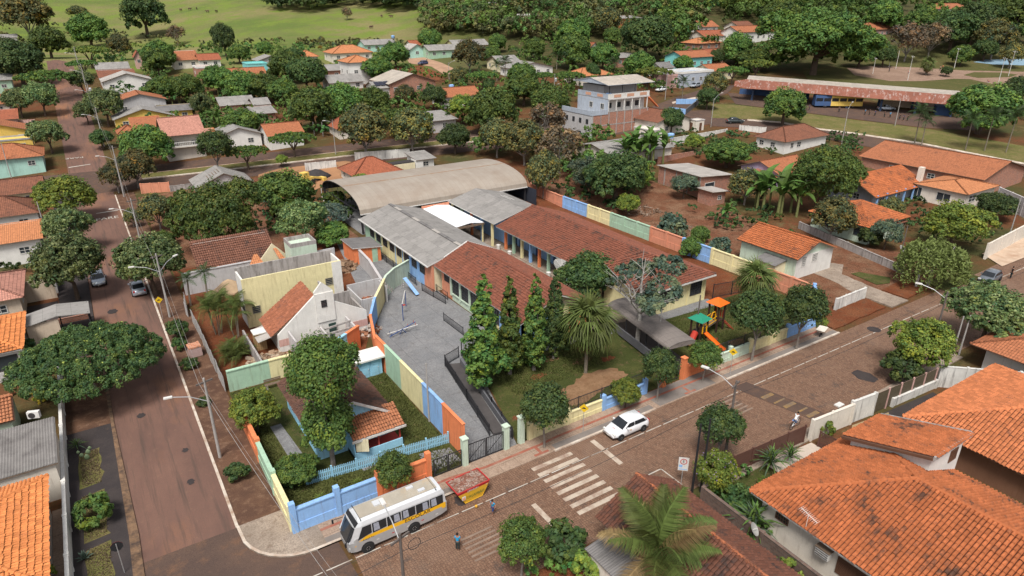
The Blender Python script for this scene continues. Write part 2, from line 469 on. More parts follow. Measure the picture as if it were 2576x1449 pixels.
def street_mat():
 m, nt, b = new_mat('dusty_asphalt')
 co = coords(nt)
 f1 = noise(nt, co, .22, 8, .68, (1, .35, 1)); f2 = noise(nt, co, 1.4, 8, .72); f3 = noise(nt, co, 30, 3, .6); f4 = noise(nt, co, .09, 5, .6, (1.6, .5, 1))
 c = mixc(nt, ramp(nt, f1, .35, .65), (.122, .068, .054), (.185, .1, .074))
 c = mixc(nt, ramp(nt, f4, .52, .72), c, (.27, .125, .066))
 c = mixc(nt, ramp(nt, f2, .58, .74), c, (.19, .11, .075))
 f5 = noise(nt, co, 1.1, 5, .7, (1.5, .06, 1)); c = mixc(nt, ramp(nt, f5, .52, .68), c, (.085, .056, .045))
 c = mixc(nt, ramp(nt, f3, .45, .8), c, (.1, .07, .058))
 nt.links.new(c, b.inputs['Base Color']); b.inputs['Roughness'].default_value = .92; b.inputs['Specular IOR Level'].default_value = .15
 add_bump(nt, b, f3, .35, .01)
 return m
def rough(poly, amp, n=6, seed=1):
 rnd = random.Random(seed); out = []
 for a, b_ in zip(poly, poly[1:] + poly[:1]): out += [(a[0] + (b_[0] - a[0]) * k / n + rnd.uniform(-amp, amp), a[1] + (b_[1] - a[1]) * k / n + rnd.uniform(-amp, amp)) for k in range(n)]
 return out
M_TERR = terrain_mat(); M_SETT = paver_mat(); M_STREET = street_mat()
M_ASPH = earth('weathered_asphalt', (.095, .064, .053), (.125, .08, .06), (.17, .095, .06), .15, .8, fine=22, bump=.3, dist=.01)
M_WALKA = earth('trodden_verge', (.1, .055, .038), (.155, .084, .052), (.22, .135, .09), .4, 1.6, fine=16, bump=.4)
M_DARKPAVE = earth('dark_tarred_path', (.05, .042, .042), (.065, .053, .05), (.1, .07, .055), .5, 2.0, t2=(.62, .74), fine=26, bump=.3, dist=.01)
M_CONC = earth('pavement_concrete', (.33, .235, .175), (.4, .295, .225), (.25, .165, .115), .5, 2.2, fine=12, bump=.25, dist=.01, joints=1.6)
M_YARD = earth('grey_yard_concrete', (.2, .2, .205), (.25, .245, .245), (.165, .155, .15), .35, 1.2, fine=9, bump=.15, dist=.01, joints=2.4)
M_CONCD = earth('stained_concrete', (.27, .215, .17), (.36, .29, .23), (.17, .12, .09), .4, 1.5, fine=10, bump=.3, dist=.02)
M_LAWN = earth('school_lawn', (.055, .066, .019), (.092, .095, .03), (.15, .1, .055), .3, 1.0, t2=(.53, .68), fine=9, bump=.9, dist=.08)
M_DRY = earth('dry_grass', (.13, .125, .04), (.19, .15, .065), (.09, .1, .028), .35, 1.3, fine=10, bump=.8, dist=.06)
M_SOIL = earth('red_soil', (.155, .05, .022), (.2, .078, .036), (.11, .06, .036), .35, 1.4, fine=6, bump=.9, dist=.1)
M_LOT = earth('cleared_lot_soil', (.17, .072, .04), (.24, .14, .085), (.1, .058, .034), .22, .9, fine=5, bump=1.0, dist=.15)
M_STRAW = earth('mown_straw', (.27, .16, .09), (.21, .115, .062), (.14, .085, .04), .7, 2.5, fine=12, bump=.8, dist=.06)
M_PARKG = earth('park_grass', (.1, .092, .034), (.075, .08, .025), (.15, .11, .05), .08, .5, fine=6, bump=.6, dist=.06)
M_PATH = earth('park_path', (.25, .165, .12), (.31, .21, .155), (.18, .115, .085), .2, 1.0, fine=8, bump=.3)
M_KERBW = mat('whitewashed_kerb', (.62, .55, .47), .85, .2, 1.2, .3, stain=(.3, .2, .14), amt=.75)
M_KERBD = mat('worn_kerb', (.48, .37, .28), .85, .2, 1.5, .3, stain=(.24, .13, .08), amt=.8)
M_PAINTW = mat('worn_white_paint', (.47, .39, .31), .8, .12, 1.4, .25, stain=(.24, .15, .11), amt=.6)
M_LINEW = mat('thin_white_line', (.5, .46, .4), .8, .2, .8, .2, stain=(.2, .14, .1), amt=.55)
M_FAINT = mat('ghost_of_white_paint', (.255, .185, .14), .85, .2, 1.6, .2, stain=(.17, .115, .085), amt=.75)
M_PAINTY = mat('worn_yellow_paint', (.34, .19, .045), .8, .2, 1.8, .2, stain=(.13, .1, .08), amt=1.0)
M_TACT = mat('red_tactile_strip', (.3, .1, .065), .8, .14, 2, .3, stain=(.28, .18, .13), amt=.5)
us = list(range(-40, 100, 20)) + [100 + 4 * k for k in range(60)] + [340 + 10 * k for k in range(60)]
vs_ = [-760 + 16 * k for k in range(96)]
tv = [(u * SY + v * CY_, u * CY_ - v * SY, tzuv(u, v)) for u in us for v in vs_]
nv = len(vs_)
tf = [(i * nv + j, i * nv + j + 1, (i + 1) * nv + j + 1, (i + 1) * nv + j) for i in range(len(us) - 1) for j in range(nv - 1)]
me = bpy.data.meshes.new('terrain'); me.from_pydata(tv, [], [f[::-1] for f in tf]); me.materials.append(M_TERR)
me.polygons.foreach_set('use_smooth', [True] * len(tf))
tag(link('terrain', me), kind='structure')
XA0, XA1 = -2.9, 3.4            # side street with red dust
YB0, YB1 = 27.0, 35.8           # front street of stone setts
sheet('side_street', [(XA0, 18), (3.42, 18), (3.42, 152), (4.0, 156), (4.0, 300), (-3.8, 330), (-3.2, 156), (XA0, 150)], M_STREET, .012)
sheet('junction_road', [(-2.9, 18), (9.5, 18), (9.0, 36.2), (7.2, 36.2), (4.6, 37.4), (3.4, 41), (-2.9, 41)], M_ASPH, .018)
fs = [(9.0, 26.4), (72, 26.6), (135, 25.5), (135, 37.5), (96, 36.2), (72, 35.9), (9.6, 35.9)]
sheet('front_street', fs, M_SETT, .024)
def AV(x, o): return (x, 150.8 - .2 * x + o)
sheet('avenue', [AV(-90, -6), AV(3.2, -6), AV(40, -6), AV(120, -7), AV(150, -8), AV(150, 4), AV(120, 9.6), AV(40, 9.6), AV(3.2, 9.6), AV(-90, 12)], M_ASPH, .03)
sheet('avenue_median', [AV(9, .2), AV(90, .2), AV(90, 3.7), AV(9, 3.7)], M_DRY, .16, thick=.3)
sheet('median_kerb', [AV(9, .0), AV(90, .0), AV(90, .35), AV(9, .35)], M_KERBW, .22, thick=.3)
sheet('median_kerb', [AV(9, 3.5), AV(90, 3.5), AV(90, 3.75), AV(9, 3.75)], M_KERBD, .2, thick=.3)
top_e = [(1660, 272), (1730, 262), (1800, 258), (1870, 250)]
sheet('station_road', [gx(*p) for p in ((1790, 300), (1880, 303), (1960, 309), (2060, 326), (2140, 336), (2310, 361), (2600, 418), (2600, 452), (2300, 391), (2130, 360), (2010, 338), (1880, 322), (1790, 318))], M_ASPH, .05)
sheet('station_road_kerb', [gx(*p) for p in ((1880, 301), (1960, 307), (2060, 324), (2140, 334), (2310, 359), (2600, 416), (2600, 419), (2310, 362), (2140, 337), (2060, 327), (1960, 310), (1880, 304))], M_KERBW, .16, thick=.3)
sheet('upper_road', [gx(*p) for p in ((1640, 268), (1700, 245), (1790, 218), (1850, 214), (1830, 235), (1760, 262), (1700, 292), (1655, 310))], M_ASPH, .05)
sheet('upper_road_kerb', [gx(*p) for p in ((1690, 258), (1740, 247), (1790, 239), (1791, 242), (1742, 251), (1692, 262))], M_KERBW, .16, thick=.3)
sheet('station_forecourt', [gx(*p) for p in ((1830, 234), (1960, 243), (2100, 258), (2330, 283), (2470, 306), (2470, 330), (2330, 322), (2150, 300), (2000, 280), (1850, 262))], M_ASPH, .05)
sheet('station_verge', [gx(*p) for p in ((1790, 262), (1850, 264), (2000, 282), (2150, 302), (2330, 324), (2600, 372), (2600, 415), (2310, 358), (2140, 333), (2060, 323), (1960, 306), (1880, 300), (1790, 297))], M_DRY, .06)
sheet('park_lawn', [gx(*p) for p in ((2040, 215), (2020, 180), (2150, 165), (2200, 135), (2600, 125), (2600, 290), (2440, 262), (2240, 228))], M_PARKG, .08)
sheet('park_path', [gx(*p) for p in ((2130, 172), (2200, 166), (2330, 172), (2420, 178), (2600, 182), (2600, 214), (2500, 213), (2440, 200), (2400, 199), (2320, 205), (2240, 205), (2150, 190))], M_PATH, .12)
sheet('park_island', [gx(*p) for p in ((2424, 190), (2450, 183), (2520, 184), (2560, 189), (2540, 195), (2460, 197))], M_PARKG, .2, thick=.2)
sheet('exercise_court', [gx(*p) for p in ((2448, 157), (2480, 151), (2600, 149), (2600, 166), (2500, 163))], mat('blue_court_paint', (.2, .3, .38), .8), .13)
sheet('dirt_track', [gx(*p) for p in ((1022, 146), (1060, 143), (1110, 158), (1140, 172), (1142, 188), (1120, 190), (1085, 168), (1030, 160))], mat('pale_dirt', (.36, .22, .14), .95, .2, .4, .5), .08)
sheet('dirt_track', [gx(*p) for p in ((985, 168), (1060, 165), (1120, 192), (1100, 205), (1010, 190))], M_SOIL, .06)
sheet('works_yard', [gx(*p) for p in ((650, 440), (700, 425), (870, 405), (905, 412), (890, 440), (840, 455), (790, 480), (700, 470), (650, 455))], mat('yellow_yard_dirt', (.33, .17, .085), .95, .2, .3, .6, stain=(.16, .09, .05), amt=.3), .05)
arc = [(3.45, 41.0)] + [(7.6 - 4.15 * math.cos(t), 40.0 - 4.15 * math.sin(t)) for t in [math.pi / 2 * k / 8 for k in range(1, 9)]]
sheet('side_pavement', [(3.5, 41), (6.62, 41), (6.62, 141.5), (3.5, 141.5)], M_WALKA, .12, thick=.25)
sheet('corner_pavement', [(6.62, 41)] + arc + [(8.3, 35.85), (8.3, 38.2), (6.62, 38.2)], M_CONCD, .124, thick=.25)
sheet('front_pavement', [(8.3, 35.85), (66.4, 35.85), (66.4, 38.25), (8.3, 38.25)], M_CONC, .12, thick=.25)
sheet('pavement_grey_edge', [(8.3, 35.98), (19.6, 35.98), (19.6, 36.62), (8.3, 36.62)], mat('warm_grey_flags', (.2, .17, .15), .9, .15, 1, .2), .126)
sheet('pavement_grey_edge', [(27.5, 35.98), (38.5, 35.98), (38.5, 36.65), (27.5, 36.65)], mat('warm_grey_flags', (.2, .17, .15), .9, .15, 1, .2), .126)
sheet('pavement_grey_edge', [(39.2, 35.98), (46.6, 35.98), (46.6, 38.2), (39.2, 38.2)], mat('warm_grey_flags', (.2, .17, .15), .9, .15, 1, .2), .126)
sheet('pavement_grey_edge', [(48.2, 35.98), (66.3, 35.98), (66.3, 36.62), (48.2, 36.62)], mat('warm_grey_flags', (.2, .17, .15), .9, .15, 1, .2), .126)
ki = 0
def kerb(path, w, m, h=.15):
 sheet('kerb', band(path, 0, -w), m, h, thick=.3)
kerb([(3.42, 141.5), (3.42, 41.0)][::-1], .2, M_KERBW)
kerb(arc + [(8.2, 35.85), (20.0, 35.85)], -.2, M_KERBW, .15)
kerb([(27.3, 35.8), (38.6, 35.8)], -.2, M_KERBW, .15)
kerb([(48.0, 35.8), (66.4, 35.8)], -.2, M_KERBW, .15)
sheet('tactile_strip', [(8.3, 37.35), (18.6, 37.35), (21.5, 37.0), (27.0, 37.05), (27.0, 37.3), (21.5, 37.25), (18.6, 37.6), (8.3, 37.6)], M_TACT, .13)
sheet('tactile_strip', [(28.6, 37.2), (66.2, 37.25), (66.2, 37.5), (28.6, 37.45)], M_TACT, .134)
sheet('tactile_strip', [(27.0, 37.05), (28.6, 37.2), (28.6, 37.45), (27.0, 37.3)], M_TACT, .134)
for x in (26.2, 43.3):
 sheet('tactile_strip', [(x - .14, 36.3), (x + .14, 36.3), (x + .14, 37.1), (x - .14, 37.1)], M_TACT, .137)
 sheet('tactile_strip', [(x - .7, 36.05), (x + .7, 36.05), (x + .7, 36.3), (x - .7, 36.3)], M_TACT, .137)
sheet('west_pavement', [(-6.3, 18), (-2.95, 18), (-2.95, 150), (-6.3, 150)], M_DARKPAVE, .1, thick=.25)
for k, (y0, y1) in enumerate(((38.3, 44.4), (44.9, 50.6), (51.4, 56.6))):
 jag = [(-5.55 + random.uniform(-.08, .08), y0), (-4.0 + random.uniform(-.3, .1), y0 + .2)] + [(-4.0 + random.uniform(-.25, .22), y0 + (y1 - y0) * t / 7) for t in range(1, 7)] + [(-4.0, y1), (-5.5, y1 - .3)] + [(-5.5 + random.uniform(-.1, .12), y1 - (y1 - y0) * t / 5) for t in range(1, 5)]
 sheet('verge_grass', jag, M_DRY, .112)
sheet('verge_soil', [(-6.3, 60), (-2.95, 60), (-2.95, 75), (-6.3, 75)], M_WALKA, .108)
sheet('gutter_dirt', [(-3.2, 36), (-2.5, 36), (-2.35, 44), (-2.7, 60), (-2.6, 75), (-2.95, 75), (-2.95, 44)], mat('leaf_litter', (.2, .12, .07), .95, .3, 3, .8, stain=(.05, .035, .03), amt=.7), .105)
sheet('south_pavement', [(34, 25.4), (72, 25.6), (72, 26.7), (34, 26.6)], M_CONCD, .12, thick=.25)
def mark(name, poly, m=None, dz=.031): return sheet(name, poly, m or M_PAINTW, dz)
x = 5.5
while x < 120:
 if not (9 < x < 9.2): mark('lane_line', [(x, 33.78), (x + 1.75, 33.78), (x + 1.75, 33.87), (x, 33.87)], M_LINEW)
 x += 2.0
for k in range(8):
 y = 35.15 - k * .83
 mark('crossing_stripe', [(24.45, y), (28.35, y), (28.35, y - .4), (24.45, y - .4)])
mark('stop_bar', [(30.6, 31.7), (31.05, 31.7), (31.05, 35.4), (30.6, 35.4)])
mark('stop_bar', [(22.1, 28.4), (22.5, 28.4), (22.5, 31.7), (22.1, 31.7)])
for k in range(6):
 mark('crossing_stripe', [(43.2 + k * .1, 33.9 - k * .5), (45.7 + k * .1, 33.9 - k * .5), (45.7 + k * .1, 33.72 - k * .5), (43.2 + k * .1, 33.72 - k * .5)], M_FAINT)
 mark('crossing_stripe', [(73.0, 33.3 - k * .5), (76.6, 33.3 - k * .5), (76.6, 33.1 - k * .5), (73.0, 33.1 - k * .5)], M_FAINT)
 mark('crossing_stripe', [(16.0, 31.5 - k * .42), (18.6, 31.5 - k * .42), (18.6, 31.34 - k * .42), (16.0, 31.34 - k * .42)], M_FAINT, .029)
mark('parking_bay_line', [(33.0, 27.3), (33.1, 27.3), (33.1, 29.6), (33.0, 29.6)], M_LINEW)
mark('parking_bay_line', [(30.2, 29.5), (33.1, 29.5), (33.1, 29.6), (30.2, 29.6)], M_LINEW)
sheet('speed_hump', [(49.0, 27.2), (50.9, 27.2), (49.3, 34.6), (47.4, 34.6)], M_ASPH, .045, thick=.05)
for k in range(5):
 t = k / 6.0; y = 27.5 + 6.2 * t; xo = 49.05 - 1.35 * t
 w = .42 if k % 2 == 0 else .2
 mark('hump_stripe', [(xo, y), (xo + 1.5, y), (xo + 1.5 + .05, y + w), (xo + .05, y + w)], M_PAINTY, .05)
for k, (x, y, r) in enumerate(((1.6, 48, .3), (1.9, 52.5, .25), (-.6, 60, .35), (.8, 70, .5), (-1, 86, .6), (1.2, 110, .6), (18, 34.9, .5), (40, 30.5, .8), (60, 29, 1.0))): sheet('tar_patch', rough([(x + r * math.cos(a), y + r * 1.3 * math.sin(a)) for a in (0, 1.05, 2.1, 3.14, 4.2, 5.2)], .06, 4, k), M_DARKPAVE, .035)
sheet('tar_patch', [(70.5 + .75 * math.cos(t), 34.3 + .75 * math.sin(t)) for t in [k * .628 for k in range(10)]], M_DARKPAVE, .034)
TMP = bpy.data.scenes.new('workshop')
def evald(o):
 TMP.collection.objects.link(o); vl = TMP.view_layers[0]; vl.update()
 me = bpy.data.meshes.new_from_object(o.evaluated_get(vl.depsgraph)); bpy.data.objects.remove(o); return me
def word(txt, loc, size, m, rz=0, name='road_word', sx=1.0, sy=1.0, ext=.002, parent=None, rot=None, label=None, kind='structure'):
 cu = bpy.data.curves.new(name, 'FONT'); cu.body = txt; cu.size = size; cu.extrude = ext; cu.align_x = 'CENTER'; cu.align_y = 'CENTER'
 t = bpy.data.objects.new(name, cu); me = evald(t); me.materials.clear(); me.materials.append(m)
 o = link(name, me, parent, loc, rot if rot is not None else rz); o.scale = (sx, sy, 1)
 if parent is None: tag(o, kind=kind)
 return o
word('PARE', (1.2, 128.0, tz(1.2, 128) + .06), 1.5, M_LINEW, sy=1.2, rot=(math.radians(3), 0, 0))
word('PARE', (-1.6, 172, tz(-1.6, 172) + .1), 1.5, M_LINEW, rot=(math.radians(-4), 0, math.pi))
mark('stop_bar', [(-.2, 131.8), (3.2, 131.8), (3.2, 132.2), (-.2, 132.2)], M_LINEW, .04)
mark('stop_bar', [(-3.0, 165.4), (1.0, 165.4), (1.0, 165.8), (-3.0, 165.8)], M_LINEW, .04)
sheet('school_lawn', [(25.4, 38.5), (65.6, 38.5), (70.2, 44), (70.2, 49.2), (60.6, 49.2), (49.0, 49.2), (43.4, 50.2), (33.6, 50.2), (29.6, 53)], M_LAWN, .03)
sheet('straw_patch', rough([(28.6, 40.2), (30.4, 39.6), (34, 40.2), (37, 41.2), (40.6, 41.8), (40.4, 43.6), (37.2, 44.4), (34.4, 43.2), (31.2, 43.4), (29.4, 42.4)], .22), M_STRAW, .04)
for k, (x, y, r) in enumerate(((27.6, 41.5, .6), (38.6, 46.5, .9), (33.0, 46.4, .7), (36, 48.6, .9), (41, 45.4, .7), (55, 40.6, .9), (52.6, 42.4, 1.1), (64, 44, 1.0), (58, 46.6, .8))): sheet('bare_patch', rough([(x + r * 1.4 * math.cos(a), y + r * .7 * math.sin(a)) for a in (0, 1.05, 2.1, 3.14, 4.2, 5.2)], .15, 4, k), M_STRAW if k % 2 else M_SOIL, .038)
sheet('school_yard', [(20.9, 38.3), (25.2, 38.3), (29.4, 53.0), (33.6, 53.0), (34.5, 60), (34.2, 78), (32.8, 76.2), (30.2, 74.6), (28.3, 72.7), (25.9, 68.8), (24.5, 66.7), (20.9, 57.2)], M_YARD, .04)
sheet('school_path', [(29.4, 53.0), (28.9, 51.0), (49.0, 49.0), (61.2, 48.4), (61.2, 50.3), (49, 50.3), (36, 52)], M_YARD, .045)
sheet('courtyard', [(42.5, 50), (52.3, 50), (52.3, 96), (42.5, 96)], M_CONCD, .05)
sheet('ramp_alley', [(26.0, 76.6), (34.4, 77), (34.4, 95), (29.6, 95)], M_YARD, .05)
sheet('red_earth_strip', [(60.6, 49.2), (70.2, 49.2), (70.2, 100), (60.6, 100)], M_SOIL, .04)
sheet('caretaker_lawn', [(6.8, 38.4), (20.5, 38.4), (20.5, 59.6), (6.8, 59.6)], M_LAWN, .03)
sheet('caretaker_path', [(8.9, 43.2), (10.1, 43.2), (9.5, 52), (8.6, 52)], M_YARD, .045)
sheet('caretaker_path', [(17.2, 39.0), (20.3, 39.0), (20.3, 41.0), (17.8, 41.6)], M_YARD, .045)
sheet('caretaker_path', [(13.2, 42.0), (14.6, 42.0), (14.6, 44), (13.2, 44)], M_YARD, .049)
sheet('building_plot', [(6.9, 60.1), (20.4, 60.1), (24.0, 67), (29.2, 76), (29.6, 96), (6.9, 96)], M_SOIL, .035)
sheet('back_plot', [(6.9, 96), (33.5, 96), (33.5, 138), (6.9, 138)], M_LOT, .05)
sheet('cleared_lot', [(70.6, 52), (73.5, 52), (92, 53.0), (94, 112), (70.6, 112)], M_LOT, .04)
sheet('hillside_yard', [(73, 38.6), (94, 38.6), (98, 46), (93.6, 53.6), (73, 53.6)], M_LOT, .05)
sheet('concrete_drive', rough([(77.4, 40), (81.6, 40), (82.6, 46), (86, 48), (84, 51), (79.8, 50), (79.4, 45)], .1), M_CONCD, .07)
sheet('small_lawn', [gx(2140, 690), gx(2160, 686), gx(2240, 700), gx(2238, 714), gx(2205, 718)], M_LAWN, .12)
sheet('verge_grass', [gx(2330, 712), gx(2410, 680), gx(2470, 700), gx(2380, 735)], M_LAWN, .1)
sheet('earth_bank', rough([(66.5, 36.6), (77, 36.9), (77.6, 39.6), (66.8, 39.4)], .14), M_SOIL, .18, thick=.3)
sheet('concrete_drive', [(77.8, 36.4), (81.4, 36.4), (81.4, 41.5), (77.8, 41.5)], M_CONCD, .16, thick=.3)
sheet('earth_bank', [(81.8, 36.8), (88, 37.0), (88, 40.5), (81.8, 40.0)], M_SOIL, .16, thick=.3)
sheet('concrete_drive', [gx(2470, 640), gx(2576, 590), gx(2600, 640), gx(2520, 672)], mat('pale_drive', (.5, .37, .27), .9, .15, .6, .2, stain=(.32, .19, .12), amt=.5), .12)
# ================================================================ BUILDING KIT
PAINT = dict(
 white=(.68, .66, .62), offwhite=(.66, .6, .52), cream=(.7, .62, .42), yellow=(.72, .5, .12), paleyellow=(.72, .64, .36), green=(.36, .52, .38), palegreen=(.52, .62, .5),
 mint=(.38, .6, .52), blue=(.25, .43, .72), sky=(.3, .56, .72), orange=(.72, .22, .09), salmon=(.62, .26, .16), pink=(.55, .34, .3), brickpink=(.55, .3, .2), purple=(.4, .32, .44),
 grey=(.34, .34, .35), lightgrey=(.46, .45, .45), bluegrey=(.38, .42, .48), turq=(.2, .55, .53), stucco=(.5, .47, .46), beige=(.58, .47, .36), brown=(.2, .1, .06), dkgrey=(.1, .1, .11), red=(.4, .05, .04), darkblue=(.05, .1, .22))
def paint(n):
 if n.startswith('brick'): return brick_mat('hollow_' + n) if n == 'brick' else mat('paint_' + n, PAINT[n], .85, .1, 1.2, .15, stain=[c * .6 for c in PAINT[n]], amt=.3, streak=True)
 return mat('paint_' + n, PAINT[n], .85, .09, 1.1, .12, stain=[c * .5 + .03 * k for c, k in zip(PAINT[n], (1.8, .8, .3))], amt=.3 if n in ('white', 'offwhite', 'cream') else .42, streak=True)
M_GLASS = glass_mat()
M_FRAMEW = mat('window_frame_white', (.6, .58, .54), .6); M_FRAMED = mat('window_frame_dark', (.05, .045, .045), .5); M_FRAMEB = mat('wood_shutter_brown', (.13, .065, .04), .6)
M_STEEL = mat('black_painted_steel', (.028, .028, .032), .5, .15, 3, .05)
M_RAW = mat('raw_cement_render', (.36, .33, .31), .9, .15, .9, .3, stain=(.12, .1, .09), amt=.55, streak=True)
M_WOOD = mat('weathered_timber', (.17, .12, .085), .85, .25, 2, .3)
M_FASCIA = mat('white_fascia', (.62, .6, .57), .6, .1, 2, .1, stain=(.35, .28, .22), amt=.4)
ROOF = dict(
 clay=tile_mat('clay_tiles_orange', (.34, .125, .06), amt=.3), red=tile_mat('clay_tiles_red', (.3, .095, .05), amt=.35), brown=tile_mat('clay_tiles_brown', (.2, .082, .05), amt=.45),
 bright=tile_mat('clay_tiles_bright', (.45, .18, .08), amt=.12), pink=tile_mat('clay_tiles_pink', (.42, .2, .15), amt=.25),
 fibro=sheet_mat('fibre_cement_grey', (.235, .22, .205), amt=.3), fibrod=sheet_mat('fibre_cement_dark', (.15, .14, .135), amt=.45), fibrol=sheet_mat('fibre_cement_light', (.34, .31, .28), amt=.2),
 metal=sheet_mat('zinc_sheet', (.5, .48, .46), amt=.15, rough=.5), white=sheet_mat('white_sheet_roof', (.78, .8, .82), amt=.02, rough=.5), tan=sheet_mat('tan_metal_roof', (.38, .33, .275), amt=.12, rough=.6))
ROT = {'S': 0.0, 'W': -math.pi / 2, 'E': math.pi / 2, 'N': math.pi}
WCACHE = {}
def window(parent, p, face, w, h, frame=None, style=(2, 2), glass=None, depth=.06, label=None, sill=None):
 frame = frame or M_FRAMEW
 key = (round(w, 2), round(h, 2), style, frame.name, (glass or M_GLASS).name)
 if key not in WCACHE:
  a, b_ = MB(), MB(); t = max(.05, min(.09, w * .07))
  if style == 'slats':
   a.box(-w / 2, w / 2, -depth, .0, -h / 2, h / 2)
   n = max(3, int(h / .14))
   for k in range(n): b_.obox((0, -depth - .012, -h / 2 + (k + .5) * h / n), w - 2 * t, .03, h / n * .55, 0, 0, .5)
  else:
   for x0, x1, z0, z1 in ((-w / 2, -w / 2 + t, -h / 2, h / 2), (w / 2 - t, w / 2, -h / 2, h / 2), (-w / 2 + t, w / 2 - t, -h / 2, -h / 2 + t), (-w / 2 + t, w / 2 - t, h / 2 - t, h / 2)):
    a.box(x0, x1, -depth, .01, z0, z1)
   for k in range(1, style[0]):
    x = -w / 2 + w * k / style[0]; a.box(x - t * .35, x + t * .35, -depth + .008, -.012, -h / 2 + t, h / 2 - t)
   for k in range(1, style[1]):
    z = -h / 2 + h * k / style[1]; a.box(-w / 2 + t, w / 2 - t, -depth + .016, -.014, z - t * .3, z + t * .3)
   b_.box(-w / 2 + t * .9, w / 2 - t * .9, -.012, .004, -h / 2 + t * .9, h / 2 - t * .9)
  fo = a.build('window', frame); po = b_.build('pane', (glass or M_GLASS) if style != 'slats' else frame)
  WCACHE[key] = (fo.data, po.data)
  bpy.data.objects.remove(fo); bpy.data.objects.remove(po)
 f_, p_ = WCACHE[key]
 o = link('window', f_, parent, p, ROT[face]); q = link('pane' if style != 'slats' else 'slat', p_, o)
 if label: o['label'] = label
 return o
def door(parent, p, face, w=.9, h=2.1, m=None, name='door'):
 key = ('door', round(w, 2), round(h, 2), (m or M_FRAMEB).name)
 if key not in WCACHE:
  a = MB(); a.box(-w / 2, w / 2, -.05, .0, 0, h)
  for z in (.35, 1.25): a.box(-w * .33, w * .33, -.065, -.05, z, z + .65)
  o = a.build(name, m or M_FRAMEB); hd = MB().box(w * .36, w * .42, -.11, -.05, h * .48, h * .52).build('handle', M_FASCIA)
  WCACHE[key] = (o.data, hd.data); bpy.data.objects.remove(o); bpy.data.objects.remove(hd)
 d, hdl = WCACHE[key]
 o = link(name, d, parent, p, ROT[face]); link('handle', hdl, o)
 return o
def slab(mb, pts, t=.1, mi=0, mi2=None):
 mi2 = mi if mi2 is None else mi2
 p = [Vector(q) for q in pts]
 mb.face_m(p, mi)
 lo = [q - Vector((0, 0, t)) for q in p]
 mb.face_m(lo[::-1], mi2)
 for i in range(len(p)):
  j = (i + 1) % len(p); mb.face_m([lo[i], lo[j], p[j], p[i]], mi2)
def inside(poly, x, y):
 c = False; n = len(poly)
 for i in range(n):
  a, b_ = poly[i], poly[(i + 1) % n]
  if (a[1] > y) != (b_[1] > y) and x < (b_[0] - a[0]) * (y - a[1]) / (b_[1] - a[1]) + a[0]: c = not c
 return c
TILE_T = {}
def tile_template(w, l, arch):
 u = [-.5 * w, -.24 * w, .24 * w, .5 * w]; n = [0, arch, arch, 0]
 lift = .06 if arch > .06 else .09
 lo = [(u[k] * .94, 0.0, n[k] + lift) for k in range(4)]; up = [(u[k] * .84, l * 1.12, n[k] * .8) for k in range(4)]
 q = []
 for k in range(3): q += [lo[k], lo[k + 1], up[k + 1], up[k]]
 return np.array(q)
